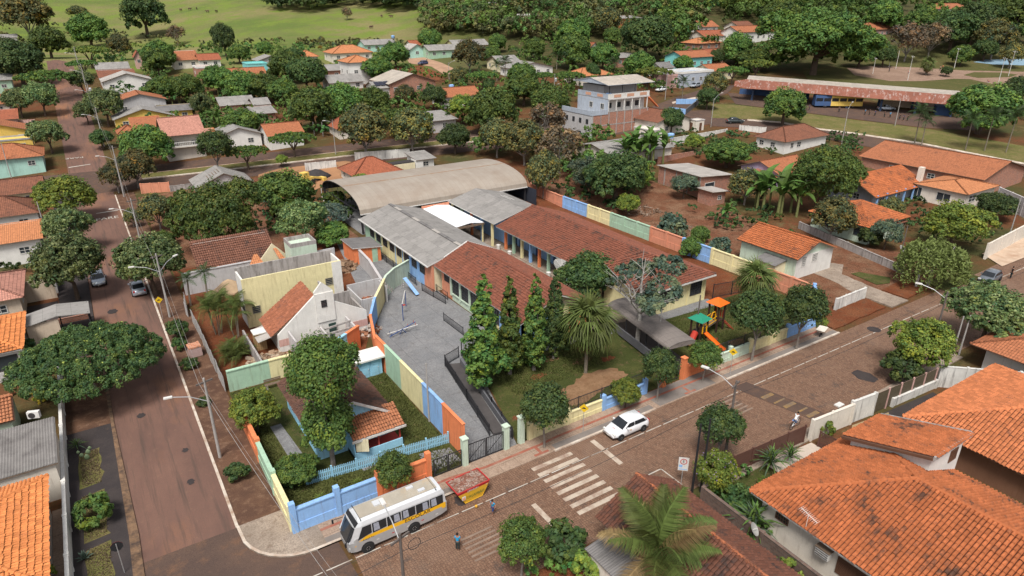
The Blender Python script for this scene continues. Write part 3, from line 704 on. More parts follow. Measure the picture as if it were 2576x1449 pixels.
def clay_tiles(parent, planes, m, w=.26, l=.4, arch=.07, indiv=0, name='tile'):
 mw = parent.matrix_world if parent.parent is None else parent.parent.matrix_basis @ parent.matrix_basis
 mw = np.array(mw)
 T = tile_template(w, l, arch)
 rng = np.random.default_rng(len(planes) * 7 + int(w * 1000))
 rec = []
 for pl in planes:
  p = [np.array(q, float) for q in pl]
  e = p[1] - p[0]; e /= np.linalg.norm(e)
  nrm = np.cross(p[1] - p[0], p[-1] - p[0]); nrm /= np.linalg.norm(nrm)
  if nrm[2] < 0: nrm = -nrm
  v = np.cross(nrm, e); v /= np.linalg.norm(v)
  if v[2] < 0: v = -v
  uv = [((q - p[0]).dot(e), (q - p[0]).dot(v)) for q in p]
  u0 = min(q[0] for q in uv); u1 = max(q[0] for q in uv); v1 = max(q[1] for q in uv)
  for j in range(int(v1 / l) + 1):
   for i in range(int((u1 - u0) / w) + 1):
    uc, vc = u0 + (i + .5) * w, j * l
    if inside(uv, uc, min(vc + l * .5, v1 - .02)):
     rec.append((p[0] + e * uc + v * (vc - .06) + nrm * .012, e, v, nrm))
 if not rec: return
 O = np.array([r[0] for r in rec]); E = np.array([r[1] for r in rec]); Vv = np.array([r[2] for r in rec]); Nn = np.array([r[3] for r in rec])
 jit = rng.normal(0, .012, len(rec)); O = O + Nn * np.abs(rng.normal(0, .008, len(rec)))[:, None] + Vv * (jit * 1.5)[:, None]
 sel = np.zeros(len(rec), bool)
 if indiv:
  Wp = O @ mw[:3, :3].T + mw[:3, 3]
  d = Wp - np.array([0, 0, CAM_H]); k = FPX / (d @ F_)
  px = 1288 + (d @ R_) * k; py = 724.5 - (d @ U_) * k
  Nw = Nn @ mw[:3, :3].T
  vis = (px > 10) & (px < 2566) & (py > 10) & (py < 1440) & ((Nw * d).sum(1) < 0)
  dist = np.linalg.norm(d, axis=1); dist[~vis] = 1e6
  order = np.argsort(dist)[:indiv]; sel[order] = dist[order] < 1e5
  key = (w, l, arch, m.name)
  if key not in TILE_T: TILE_T[key] = quads_mesh('tile', T, m, np.zeros(len(T)))
  for i in np.nonzero(sel)[0]:
   o = bpy.data.objects.new(name, TILE_T[key]); COL.objects.link(o); o.parent = parent
   o.matrix_basis = Matrix(((E[i][0], Vv[i][0], Nn[i][0], O[i][0]), (E[i][1], Vv[i][1], Nn[i][1], O[i][1]), (E[i][2], Vv[i][2], Nn[i][2], O[i][2]), (0, 0, 0, 1)))
 r = ~sel
 if r.any():
  V = O[r][:, None, :] + T[None, :, 0:1] * E[r][:, None, :] + T[None, :, 1:2] * Vv[r][:, None, :] + T[None, :, 2:3] * Nn[r][:, None, :]
  tint = np.repeat(rng.random(r.sum()), len(T))
  me = quads_mesh('tile_courses', V.reshape(-1, 3), m, tint)
  tag(link('tile_courses', me, parent), kind='stuff')
def ridge_caps(parent, lines, m, r=.13):
 mb = MB()
 for a, b_ in lines:
  a = Vector(a); b_ = Vector(b_); n = max(2, int((b_ - a).length / .42))
  for k in range(n):
   p, q = a.lerp(b_, k / n), a.lerp(b_, (k + 1.08) / n)
   mb.tube([p + Vector((0, 0, .03)), q + Vector((0, 0, .0))], [r * 1.08, r * .92], 7)
 return mb.build('ridge_cap', m, parent)
def roof_planes(kind, W, D, h, rise, o, ax='x'):
 if kind == 'gable':
  if ax == 'x':
   s = rise / (D / 2); ze = h - o * s; zr = h + rise
   return [[(-o, -o, ze), (W + o, -o, ze), (W + o, D / 2, zr), (-o, D / 2, zr)], [(W + o, D + o, ze), (-o, D + o, ze), (-o, D / 2, zr), (W + o, D / 2, zr)]], [((-o, D / 2, zr), (W + o, D / 2, zr))]
  s = rise / (W / 2); ze = h - o * s; zr = h + rise
  return [[(-o, D + o, ze), (-o, -o, ze), (W / 2, -o, zr), (W / 2, D + o, zr)], [(W + o, -o, ze), (W + o, D + o, ze), (W / 2, D + o, zr), (W / 2, -o, zr)]], [((W / 2, -o, zr), (W / 2, D + o, zr))]
 if kind == 'hip':
  m_ = min(W, D) / 2; s = rise / m_; ze = h - o * s; zr = h + rise
  if W >= D: a, b_ = (D / 2, D / 2, zr), (W - D / 2, D / 2, zr)
  else: a, b_ = (W / 2, W / 2, zr), (W / 2, D - W / 2, zr)
  c = [(-o, -o, ze), (W + o, -o, ze), (W + o, D + o, ze), (-o, D + o, ze)]
  if W >= D: P = [[c[0], c[1], b_, a], [c[1], c[2], b_], [c[2], c[3], a, b_], [c[3], c[0], a]]
  else: P = [[c[0], c[1], a], [c[1], c[2], b_, a], [c[2], c[3], b_], [c[3], c[0], a, b_]]
  L = [(a, b_), (c[0], a), (c[1], b_ if W >= D else a), (c[2], b_), (c[3], a if W >= D else b_)]
  if abs(W - D) < .01: L = L[1:]
  return P, L
 if kind == 'shed':          # ax = side that stands high
  zl, zh = h, h + rise
  if ax == 'N': return [[(-o, -o, zl), (W + o, -o, zl), (W + o, D + o, zh), (-o, D + o, zh)]], []
  if ax == 'S': return [[(W + o, D + o, zl), (-o, D + o, zl), (-o, -o, zh), (W + o, -o, zh)]], []
  if ax == 'E': return [[(-o, D + o, zl), (-o, -o, zl), (W + o, -o, zh), (W + o, D + o, zh)]], []
  if ax == 'W': return [[(W + o, -o, zl), (W + o, D + o, zl), (-o, D + o, zh), (-o, -o, zh)]], []
 return [], []
def walls(mb, W, D, h, kind='flat', rise=0, ax='x', foot=.6, t=None):
 c = [(0, 0), (W, 0), (W, D), (0, D)]
 def top(x, y):
  if kind == 'gable': return h + (rise * (1 - abs(y - D / 2) / (D / 2)) if ax == 'x' else rise * (1 - abs(x - W / 2) / (W / 2)))
  if kind == 'shed':
   f = {'N': y / D, 'S': 1 - y / D, 'E': x / W, 'W': 1 - x / W}[ax]; return h + rise * f
  return h
 for i in range(4):
  a, b_ = c[i], c[(i + 1) % 4]; mid = ((a[0] + b_[0]) / 2, (a[1] + b_[1]) / 2)
  q = [(*a, -foot), (*b_, -foot), (*b_, top(*b_) - .03)]
  if kind == 'gable' and abs(top(*mid) - top(*a)) > .01: q.append((*mid, top(*mid) - .03))
  q.append((*a, top(*a) - .03))
  mb.face_m(q)
 if kind in ('flat', 'hip'): mb.face_m([(*p, h - .03) for p in c])
def house(name, label, W, D, h, wall, kind, rise, roof, ax='x', loc=(0, 0, 0), rz=0.0, over=.5, cat='house', group=None, wins=(), doors=(), clay=None, indiv=0, tile=(.26, .4, .07), fascia=None, frame=None, style=(2, 2)):
 t = thing(name, label, cat, loc, rz, group)
 mb = MB(); walls(mb, W, D, h, kind, rise, ax)
 if kind == 'flat':
  k = MB()
  for x0, x1, y0, y1 in ((-.1, W + .1, -.1, .1), (-.1, W + .1, D - .1, D + .1), (-.1, .1, .1, D - .1), (W - .1, W + .1, .1, D - .1)): k.box(x0, x1, y0, y1, h - .04, h + max(rise, .15))
  k.build('parapet', paint(roof) if roof in PAINT else ROOF[roof], t)
 mb.build('wall', paint(wall), t)
 P, L = roof_planes(kind, W, D, h, rise, over, ax)
 if P:
  rb = MB()
  for q in P: slab(rb, q, .1, 0, 1)
  ro = rb.build('roof', [ROOF[roof] if clay is None else mat('roof_underlay', (.07, .03, .02), .9), fascia or M_WOOD], t)
  if clay is not None: clay_tiles(ro, P, clay, *tile, indiv=indiv); ridge_caps(ro, L, clay)
  elif L and roof not in ('fibro', 'fibrod', 'fibrol', 'metal', 'tan', 'white'): ridge_caps(ro, L, ROOF[roof], .12)
 for w_ in wins:
  fc, a, z, ww, hh = w_[:5]; st = w_[5] if len(w_) > 5 else style
  p = {'S': (a, 0, z), 'W': (0, a, z), 'E': (W, a, z), 'N': (a, D, z)}[fc]
  window(t, p, fc, ww, hh, frame, st)
 for fc, a, *r in doors:
  p = {'S': (a, 0, 0), 'W': (0, a, 0), 'E': (W, a, 0), 'N': (a, D, 0)}[fc]
  door(t, p, fc, *r)
 return t
def H(name, label, px, py, rx, D, h, wall, kind, rise, roof, ax='x', wins='auto', W=None, lx=None, rz=0.0, dz=0.0, **kw):
 q = gp(px, py, h + dz); x, y = q[0], q[1]
 if W is None:
  W = 1.0
  while W < 60 and proj((x + W, y, q[2]))[0] < rx: W += .1
 if lx is not None:
  D = 2.0
  while D < 60 and proj((x, y + D, q[2]))[0] > lx: D += .1
 z = tz(x + W / 2, y + D / 2)
 zb = min(tz(x, y), z) + dz
 if wins == 'auto':
  wins = []; n = max(1, int(W / 3.2))
  for k in range(n): wins.append(('S', W * (k + .5) / n, h * .58, min(1.3, W / n * .5), min(1.1, h * .4)))
  n = max(1, int(D / 4))
  for k in range(n): wins.append(('W' if x > 0 else 'E', D * (k + .5) / n, h * .58, 1.0, min(1.0, h * .4)))
 return house(name, label, W, D, h + (q[2] - h - zb), wall, kind, rise, roof, ax, (x, y, zb), rz, wins=wins, **kw)
# ================================================================ THE SCHOOL
M_CLAYS = clay_mat('school_clay', (.225, .08, .05), dark=(.08, .046, .036), amt=.42, scale=.8)
ww = thing('school_wing', 'long school wing with green, yellow and blue wall sections under a grey roof', 'school', (33.6, 0, 0))
X0, X1 = 0.0, 9.4
secs = [(93.2, 86.6, 'green'), (86.6, 78.8, 'paleyellow'), (78.8, 72.9, 'blue'), (72.9, 70.6, 'salmon')]
for a, b_, c in secs: MB().box(X0, X0 + .3, b_, a, -.3, 3.75).build('wall', paint(c), ww)
MB().box(X0 + .31, X1, 70.65, 93.15, -.3, 3.7).build('core_wall', paint('cream'), ww)
P = [[(-.6, 93.9, 3.62), (-.6, 70.5, 3.62), (4.5, 70.5, 5.2), (4.5, 93.9, 5.2)], [(9.9, 70.5, 3.6), (9.9, 93.9, 3.6), (4.5, 93.9, 5.2), (4.5, 70.5, 5.2)]]
rb = MB()
for q in P: slab(rb, q, .12, 0, 1)
rf = rb.build('roof', [ROOF['fibro'], M_FASCIA], ww)
for k in range(11):
 y0 = 70.8 + k * 2.1
 MB().obox((4.5, y0 + 1.0, 5.23), .5, 2.0, .05, 0, 0, 0, 0).build('ridge_cap', ROOF['fibrod'] if k % 3 else ROOF['fibrol'], rf)
MB().box(-.72, -.6, 70.4, 93.9, 3.5, 3.66).build('gutter', M_FASCIA, ww)
for k in range(8): window(ww, (0, 90.3 - k * 2.42, 2.35), 'W', 1.5, 1.35, M_FRAMED, (4, 4))
for k in range(9): MB().box(-.03, .0, 91.6 - k * 2.42 - .12, 91.6 - k * 2.42 + .12, .0, 3.5).build('pilaster', paint(['green', 'paleyellow', 'paleyellow', 'paleyellow', 'blue', 'blue', 'blue', 'blue', 'salmon'][k]), ww)
tw = thing('school_wing', 'school wing with a red clay tile roof beside the cypress trees', 'school', (34.6, 0, 0))
for a, b_, c in ((69.9, 67.2, 'salmon'), (67.2, 60.6, 'palegreen'), (60.6, 56.2, 'paleyellow'), (56.2, 51.6, 'blue')): MB().box(0, .3, b_, a, -.3, 3.7).build('wall', paint(c), tw)
MB().box(.31, 8.3, 51.9, 69.85, -.3, 3.65).build('core_wall', paint('cream'), tw)
for a, b_, c in ((0.0, 3.2, 'blue'), (3.2, 6.0, 'paleyellow'), (6.0, 8.5, 'orange')): MB().box(a, b_, 51.6, 51.89, -.3, 3.7).build('wall', paint(c), tw)
PT = [[(-.7, 70.6, 3.55), (-.7, 50.9, 3.55), (4.2, 50.9, 5.7), (4.2, 70.6, 5.7)], [(9.1, 50.9, 3.55), (9.1, 70.6, 3.55), (4.2, 70.6, 5.7), (4.2, 50.9, 5.7)]]
rb = MB()
for q in PT: slab(rb, q, .12, 0, 1)
rf = rb.build('roof', [mat('roof_underlay', (.07, .03, .02), .9), M_FASCIA], tw)
clay_tiles(rf, PT, M_CLAYS, .24, .36, .045, indiv=300)
ridge_caps(rf, [((4.2, 50.9, 5.74), (4.2, 70.6, 5.74))], M_CLAYS)
MB().box(-.75, 9.1, 70.6, 70.68, 3.4, 3.6).build('verge_trim', M_FASCIA, rf)
for a, b_ in (((-.75, 70.66, 3.6), (4.2, 70.66, 5.8)), ((4.2, 70.66, 5.8), (9.1, 70.66, 3.6))): MB().beam(a, b_, .16, .14).build('verge_trim', M_FASCIA, rf)
MB().face([(0, 51.7, 3.6), (8.5, 51.7, 3.6), (4.2, 51.7, 5.5)]).build('gable_wall', paint('cream'), tw)
window(tw, (0, 68.5, 2.4), 'W', 1.3, .9, M_FRAMED, (4, 3))
for k in range(6): window(tw, (0, 66.2 - k * 2.3, 2.0), 'W', 1.7, 2.0, M_FRAMED, (4, 5))
for k in range(7): MB().box(-.16, -.0, 67.3 - k * 2.3 - .15, 67.3 - k * 2.3 + .15, .6, 3.3).build('pilaster', paint('palegreen' if k < 3 else ('paleyellow' if k < 5 else 'blue')), tw)
MB().box(-.18, 0, 60.6, 67.0, .86, 1.0).build('sill', paint('palegreen'), tw)
door(tw, (5.2, 51.6, 0), 'S', 1.2, 2.2, mat('dark_door', (.02, .02, .024), .6))
ew = thing('school_wing', 'school wing with coloured veranda columns under a red tile roof', 'school', (49.4, 0, 0))
MB().box(2.6, 11.2, 50.4, 79.2, -.3, 3.6).build('wall', paint('blue'), ew)
MB().box(2.56, 2.6, 56, 79.2, 1.6, 3.6).build('wall_band', paint('paleyellow'), ew)
MB().box(.3, 11.2, 50.38, 56.4, -.3, 3.6).build('front_wall', paint('paleyellow'), ew)
MB().box(0, 2.55, 56.4, 79.3, -.2, .14).build('veranda_floor', M_CONCD, ew)
cc = ['paleyellow', 'green', 'orange', 'blue', 'paleyellow', 'green', 'orange', 'blue', 'paleyellow', 'green', 'orange']
for k in range(11):
 MB().box(.12, .46, 57.2 + k * 2.15 - .17, 57.2 + k * 2.15 + .17, 0, 3.5).build('column', paint(cc[k]), ew)
for k in range(5):
 window(ew, (2.55, 58.5 + k * 4.3, 2.45), 'W', 2.1, .9, M_FRAMED, (4, 2))
 door(ew, (2.55, 60.8 + k * 4.3, .14), 'W', .95, 2.2, paint('darkblue'))
s_ = 2.1 / 5.9
PE = [[(-.7, 79.9, 3.5), (-.7, 55.9, 3.5), (5.7, 55.9, 5.7), (5.7, 79.9, 5.7)], [(12.0, 49.6, 3.5), (12.0, 79.9, 3.5), (5.7, 79.9, 5.7), (5.7, 55.9, 5.7)], [(-.6, 49.6, 3.45), (12.0, 49.6, 3.5), (5.7, 55.9, 5.7), (-.6, 55.6, 5.55)]]
rb = MB()
for q in PE: slab(rb, q, .12, 0, 1)
rf = rb.build('roof', [mat('roof_underlay', (.07, .03, .02), .9), M_FASCIA], ew)
clay_tiles(rf, PE, M_CLAYS, .24, .36, .045, indiv=300)
ridge_caps(rf, [((5.7, 55.9, 5.74), (5.7, 79.9, 5.74)), ((-.6, 55.7, 5.62), (5.7, 55.9, 5.74)), ((12.0, 49.6, 3.56), (5.7, 55.9, 5.74))], M_CLAYS)
MB().box(-.6, 12.0, 49.5, 49.6, 3.3, 3.48).build('fascia', M_FASCIA, rf)
for x in (1.6, 4.2, 9.6): window(ew, (x, 50.38, 1.95), 'S', 1.9, 1.7, M_FRAMED, (5, 5))
for x in (.3, 8.2, 10.95): MB().box(x, x + .28, 50.28, 50.38, -.1, 3.4).build('pilaster', paint('paleyellow'), ew)
gw = thing('school_wing', 'low school block with a grey roof behind the white canopy', 'school', (48.8, 0, 0))
MB().box(2.2, 9.6, 80.2, 93.6, -.3, 3.9).build('wall', paint('blue'), gw)
PG = [[(-.4, 94.4, 3.9), (-.4, 79.95, 3.9), (4.9, 79.95, 5.3), (4.9, 94.4, 5.3)], [(10.2, 79.95, 3.9), (10.2, 94.4, 3.9), (4.9, 94.4, 5.3), (4.9, 79.95, 5.3)]]
rb = MB()
for q in PG: slab(rb, q, .1, 0, 1)
rf = rb.build('roof', [ROOF['fibro'], M_FASCIA], gw)
for k in range(2): MB().obox((7.0 + k * .7, 88.5, 4.83 - k * .18), .12, 3.2, .04, 0, 0, 0, .26).build('skylight_strip', M_FASCIA, rf)
for k, c in enumerate(('paleyellow', 'blue', 'orange', 'green', 'paleyellow')): MB().box(-.1, .22, 81 + k * 3.1, 81.32 + k * 3.1, 0, 3.85).build('column', paint(c), gw)
cn = thing('courtyard_canopy', 'white sheet canopy spanning the courtyard between the grey roofs', 'canopy', (43.4, 82.6, 0))
rb = MB(); slab(rb, [(.1, 11.3, 3.45), (.1, .2, 3.45), (2.7, .2, 3.75), (2.7, 11.3, 3.75)], .08); slab(rb, [(5.0, .2, 3.4), (5.0, 11.3, 3.4), (2.7, 11.3, 3.75), (2.7, .2, 3.75)], .08)
rb.build('roof', ROOF['white'], cn)
for x, y in ((.3, .5), (4.9, .5), (.3, 10.8), (4.9, 10.8)): MB().box(x - .09, x + .09, y - .09, y + .09, 0, 3.35).build('post', paint('paleyellow'), cn)
MB().box(.1, 5.0, .08, .2, 3.1, 3.4).build('beam', M_WOOD, cn)
MB().box(.1, 5.0, 11.32, 11.4, 3.1, 3.9).build('back_wall', paint('salmon'), cn)
vt = thing('sports_hall', 'open sports hall under a wide tan vaulted metal roof', 'sports hall', (34.3, 0, 0))
cy0, cy1, zE, zT = 96.7, 115.0, 3.4, 6.15; nseg = 18
prof = []
for k in range(nseg + 1):
 t = math.pi * k / nseg; prof.append(((cy0 + cy1) / 2 - (cy1 - cy0) / 2 * math.cos(t), zE + (zT - zE) * math.sin(t) ** .85))
rb = MB(); LV = 31.3
acc = 0
for k in range(nseg):
 a, b_ = prof[k], prof[k + 1]; dl = math.hypot(b_[0] - a[0], b_[1] - a[1])
 rb.face([(0, a[0], a[1]), (LV, a[0], a[1]), (LV, b_[0], b_[1]), (0, b_[0], b_[1])], 0, [(acc, 0), (acc, LV), (acc + dl, LV), (acc + dl, 0)])
 rb.face([(0, b_[0], b_[1] - .12), (LV, b_[0], b_[1] - .12), (LV, a[0], a[1] - .12), (0, a[0], a[1] - .12)], 1)
 for X in (0, LV): rb.face([(X, a[0], a[1]), (X, b_[0], b_[1]), (X, b_[0], b_[1] - .12), (X, a[0], a[1] - .12)], 1)
 acc += dl
def vault_mat():
 m, nt, b = new_mat('vault_sheet_metal')
 uv = coords(nt, 'UV'); ob = coords(nt)
 br = nn(nt, 'ShaderNodeTexBrick', Scale=1.0); br.offset = 0.0
 br.inputs['Brick Width'].default_value = 40; br.inputs['Row Height'].default_value = 1.0; br.inputs['Mortar Size'].default_value = .025; br.inputs['Bias'].default_value = 0
 br.inputs['Color1'].default_value = c4((.33, .285, .235)); br.inputs['Color2'].default_value = c4((.3, .255, .21)); br.inputs['Mortar'].default_value = c4((.25, .205, .165))
 nt.links.new(uv, br.inputs['Vector'])
 f = noise(nt, ob, .25, 7, .7); f2 = noise(nt, ob, 1.4, 7, .75, (.4, 2, 2)); c = mixc(nt, ramp(nt, f, .4, .75), br.outputs['Color'], (.25, .195, .15))
 c = mixc(nt, ramp(nt, f2, .58, .74), c, (.37, .315, .26))
 nt.links.new(c, b.inputs['Base Color']); b.inputs['Roughness'].default_value = .6; b.inputs['Metallic'].default_value = .1
 add_bump(nt, b, br.outputs['Fac'], -.3, .03)
 return m
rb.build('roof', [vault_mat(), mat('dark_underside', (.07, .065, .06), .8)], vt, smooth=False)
rs = MB(); a, b_ = prof[8], prof[9]
rs.face([(.2, a[0], a[1] + .015), (LV - .2, a[0], a[1] + .015), (LV - .2, a[0] + .35, a[1] + .03), (.2, a[0] + .35, a[1] + .03)])
rs.build('rust_seam', mat('rust_streak', (.29, .16, .085), .8, .25, 2, .1, stain=(.3, .26, .21), amt=.7), vt)
for x in (.3, 6.3, 12.4, 18.6, 24.8, 31.0):
 for y in (cy0 + .3, cy1 - .3):
  MB().box(x - .13, x + .13, y - .13, y + .13, -.2 + tz(34.3 + x, y), zE).build('post', M_STEEL, vt)
 tr = MB()
 for k in range(nseg): tr.beam((x, prof[k][0], prof[k][1] - .22), (x, prof[k + 1][0], prof[k + 1][1] - .22), .08, .12)
 for k in range(2, nseg - 1, 2): tr.beam((x, prof[k][0], prof[k][1] - .3), (x, prof[k][0], zE - .1), .05, .05)
 tr.beam((x, cy0, zE - .1), (x, cy1, zE - .1), .1, .14)
 tr.build('truss', M_STEEL, vt)
MB().box(0, LV, cy0 - .16, cy0 - .0, zE - .16, zE - .02).build('gutter', M_FASCIA, vt)
MB().tube([(-.15, cy1 + .1, zE), (-.15, cy1 + .15, 2.0), (-.1, cy1 - .6, 1.2)], .09).build('downpipe', M_FASCIA, vt)
sheet('hall_floor', [(34.3, 96.7), (65.6, 96.7), (65.6, 116.2), (34.3, 116.2)], M_YARD, .07)
fm = thing('hall_screen', 'dark mesh screen along the end of the sports hall', 'fence', (65.9, 94.2, 0))
for k in range(5): MB().box(-.03, .03, k * 4.5, k * 4.5 + .06, tz(66, 94), 3.4 + tz(66, 100)).build('post', M_STEEL, fm)
MB().box(-.012, .012, .06, 18, .5, 3.3).build('mesh_panel', mat('dark_mesh', (.03, .035, .05), .8), fm)
def panel_wall(name, label, pts, secs, h, t=.2, cap=True, pil=True, ph=None, cat='wall', base=0.0, lp=3.0, panelize=True):
 W = thing(name, label, cat, (pts[0][0], pts[0][1], base))
 P_ = [Vector((p[0] - pts[0][0], p[1] - pts[0][1])) for p in pts]
 ln = [0]
 for a, b_ in zip(P_, P_[1:]): ln.append(ln[-1] + (b_ - a).length)
 def at(s):
  for i in range(len(ln) - 1):
   if s <= ln[i + 1] + 1e-6:
    d = (P_[i + 1] - P_[i]).normalized(); return P_[i] + d * (s - ln[i]), d
  return P_[-1], (P_[-1] - P_[-2]).normalized()
 for s0, s1, c in secs:
  s0 *= ln[-1]; s1 *= ln[-1]
  n = max(1, round((s1 - s0) / lp))
  hh = h(0.5 * (s0 + s1) / ln[-1]) if callable(h) else h
  for k in range(n):
   a = s0 + (s1 - s0) * k / n; b_ = s0 + (s1 - s0) * (k + 1) / n
   cuts = [a] + [q for q in ln if a + .01 < q < b_ - .01] + [b_]
   pm = MB(); cm = MB()
   for c0, c1 in zip(cuts, cuts[1:]):
    p, d = at(c0 + 1e-4); q = p + d * (c1 - c0)
    n_ = Vector((-d.y, d.x)) * t / 2
    pm.prism([tuple(p - n_), tuple(q - n_), tuple(q + n_), tuple(p + n_)], -.4, hh)
    if panelize:
     e = n_ * 1.5; z0 = hh * .42
     pm.prism([tuple(p - e), tuple(q - e), tuple(q + e), tuple(p + e)], -.4, z0)
    n2 = n_ * 1.7
    cm.prism([tuple(p - n2), tuple(q - n2), tuple(q + n2), tuple(p + n2)], hh - .06, hh + .05, bottom=True)
   pm.build('panel', paint(c), W)
   if cap: cm.build('coping', paint(c), W)
   if pil:
    p, d = at(a + .12); hp = ph if ph else hh + .22
    MB().obox((p.x, p.y, hp / 2 - .2), .4, t + .2, hp + .4, math.atan2(d.y, d.x)).build('pillar', paint(c), W)
 if pil:
  p, d = at(ln[-1] - .12); hp = ph if ph else hh + .22
  MB().obox((p.x, p.y, hp / 2 - .2), .4, t + .2, hp + .4, math.atan2(d.y, d.x)).build('pillar', paint(secs[-1][2]), W)
 return W
panel_wall('school_wall', 'blue and orange street wall behind the school bus', [(6.7, 38.3), (17.2, 38.3)], [(0, .595, 'blue'), (.595, 1, 'orange')], 2.0, lp=3.1, ph=2.6)
panel_wall('school_wall', 'yellow, green and orange boundary wall along the dusty side street', [(6.72, 38.5), (6.72, 53.5)], [(0, .29, 'paleyellow'), (.29, .6, 'green'), (.6, 1, 'orange')], 2.0, lp=4.4, ph=2.3)
panel_wall('school_wall', 'low yellow and blue front wall with a dark railing on top', [(26.4, 38.35), (39.6, 38.35)], [(0, .6, 'paleyellow'), (.6, 1, 'blue')], 1.25, lp=4, ph=1.7)
panel_wall('school_wall', 'low orange, green, yellow and blue front wall beside the slide', [(44.7, 38.35), (66.2, 38.35)], [(0, .155, 'orange'), (.155, .44, 'palegreen'), (.44, .73, 'paleyellow'), (.73, 1, 'blue')], 1.25, lp=3.3, ph=1.7)
panel_wall('school_wall', 'tall green, yellow, blue and orange wall between playground and blue house', [(20.75, 39.2), (20.75, 57.4)], [(0, .2, 'orange'), (.2, .41, 'blue'), (.41, .67, 'paleyellow'), (.67, .87, 'green'), (.87, 1, 'orange')], 3.2, t=.16, lp=8, pil=False, panelize=False)
panel_wall('school_wall', 'bent blue, yellow and green wall at the head of the playground', [(20.75, 57.6), (22.4, 63.0), (24.4, 66.8), (28.3, 72.7), (30.2, 74.5), (33.0, 76.2)], [(0, .26, 'orange'), (.26, .46, 'blue'), (.46, .7, 'paleyellow'), (.7, 1, 'palegreen')], 2.7, t=.16, lp=8, pil=False, panelize=False)
panel_wall('school_wall', 'long many-coloured back wall along the cleared red lot', [(69.6, 101.5), (69.4, 92), (70.0, 80), (70.6, 66), (70.9, 54), (71.0, 45.5), (71.0, 42.8)], [(0, .18, 'salmon'), (.18, .29, 'blue'), (.29, .385, 'paleyellow'), (.385, .535, 'green'), (.535, .645, 'salmon'), (.645, .735, 'blue'), (.735, .85, 'paleyellow'), (.85, 1, 'salmon')], 2.3, lp=3.0, ph=2.4)
panel_wall('school_wall', 'tall blue end wall at the corner of the playground lawn', [(71.0, 42.6), (66.4, 38.5)], [(0, 1, 'blue')], 2.4, lp=2.8)
panel_wall('plot_wall', 'green and yellow wall between the building site and the blue house', [(6.9, 59.9), (17.6, 59.9)], [(0, .36, 'green'), (.36, 1, 'paleyellow')], 2.2, lp=9, pil=False, panelize=False)
panel_wall('plot_wall', 'orange wall angled across behind the blue shed', [(17.8, 59.9), (20.5, 61.6)], [(0, .35, 'sky'), (.35, 1, 'orange')], 2.6, lp=9, pil=False, panelize=False)
def railing(name, label, pts, h, z0=0.0, step=.16, post=2.4, cat='railing', rails=(.1, .95), m=None, r=.012, hand=False, group=None):
 W = thing(name, label, cat, (pts[0][0], pts[0][1], z0), group=group); m = m or M_STEEL
 o = Vector((pts[0][0], pts[0][1], 0))
 bars = MB(); rl = MB()
 for a, b_ in zip(pts, pts[1:]):
  A = Vector((a[0], a[1], a[2] if len(a) > 2 else 0)) - o; B = Vector((b_[0], b_[1], b_[2] if len(b_) > 2 else 0)) - o
  L = (B - A).length; n = int(L / step)
  for k in range(n + 1):
   p = A.lerp(B, (k + .5) / (n + 1)); bars.box(p.x - r, p.x + r, p.y - r, p.y + r, p.z + .06, p.z + h)
  for f in rails: rl.beam(A + Vector((0, 0, h * f)), B + Vector((0, 0, h * f)), .04, .05)
  np_ = max(1, int(L / post))
  for k in range(np_ + 1):
   p = A.lerp(B, k / np_); MB().box(p.x - .035, p.x + .035, p.y - .035, p.y + .035, p.z - .1, p.z + h + .06).build('post', m, W)
 tag(bars.build('bars', m, W), kind='stuff'); rl.build('rail', m, W)
 return W
railing('fence_railing', 'dark bar railing on the low yellow and blue front wall', [(26.5, 38.38), (39.4, 38.38)], 1.15, 1.3)
railing('fence_railing', 'dark bar railing on the low front wall by the slide', [(48.2, 38.38), (66.0, 38.38)], 1.1, 1.3)
railing('ramp_railing', 'black railing along the sloping ramp beside the front lawn', [(25.3, 39.2), (26.2, 44), (28.0, 52.6)], 1.15, .05, step=.13)
railing('ramp_railing', 'second black railing on the playground side of the sloping ramp', [(23.9, 40.6), (25.0, 46.4), (26.2, 53.0)], 1.15, .05, step=.13)
railing('ramp_railing', 'short black railing closing the top of the ramp', [(26.2, 53.1), (28.2, 53.9)], 1.25, .05, step=.13)
railing('ramp_railing', 'black railing around the upper playground doorway', [(32.6, 71.6), (33.2, 66.4)], 1.05, .05)
railing('ramp_railing', 'black railing by the green classroom windows', [(30.9, 62.4), (31.0, 58.0)], 1.0, .05)
railing('ramp_railing', 'double handrail along the ramp under the grey roofed wing', [(32.7, 90.5), (32.7, 73.6)], 1.1, .05, rails=(.6, .95))
railing('ramp_railing', 'black handrail by the orange classroom corner', [(34.0, 70.4), (34.0, 67.4)], 1.0, .05, step=.8)
railing('lawn_fence', 'black fence between the yellow gable end and the palm lawn', [(61.8, 50.0), (70.2, 48.4)], 1.9, .05)
railing('front_lawn_fence', 'black mesh fence along the back of the front lawn by the cypress trees', [(28.6, 54.0), (34.0, 52.2)], 1.9, .05)
rp = thing('access_ramp', 'dark concrete ramp between two black railings', 'ramp', (24, 40, 0))
rp_mb = MB(); rp_mb.prism([(.2, .4), (1.15, .2), (3.6, 12.5), (2.3, 13.0)], -.1, .28); rp_mb.build('ramp_bed', mat('dark_ramp', (.07, .062, .06), .85, .2, 1, .2), rp)
MB().prism([(1.25, -.6), (1.55, -.6), (3.95, 12.6), (3.65, 12.6)], -.1, .75).build('ramp_wall', mat('dark_grey_wall', (.12, .12, .13), .85), rp)
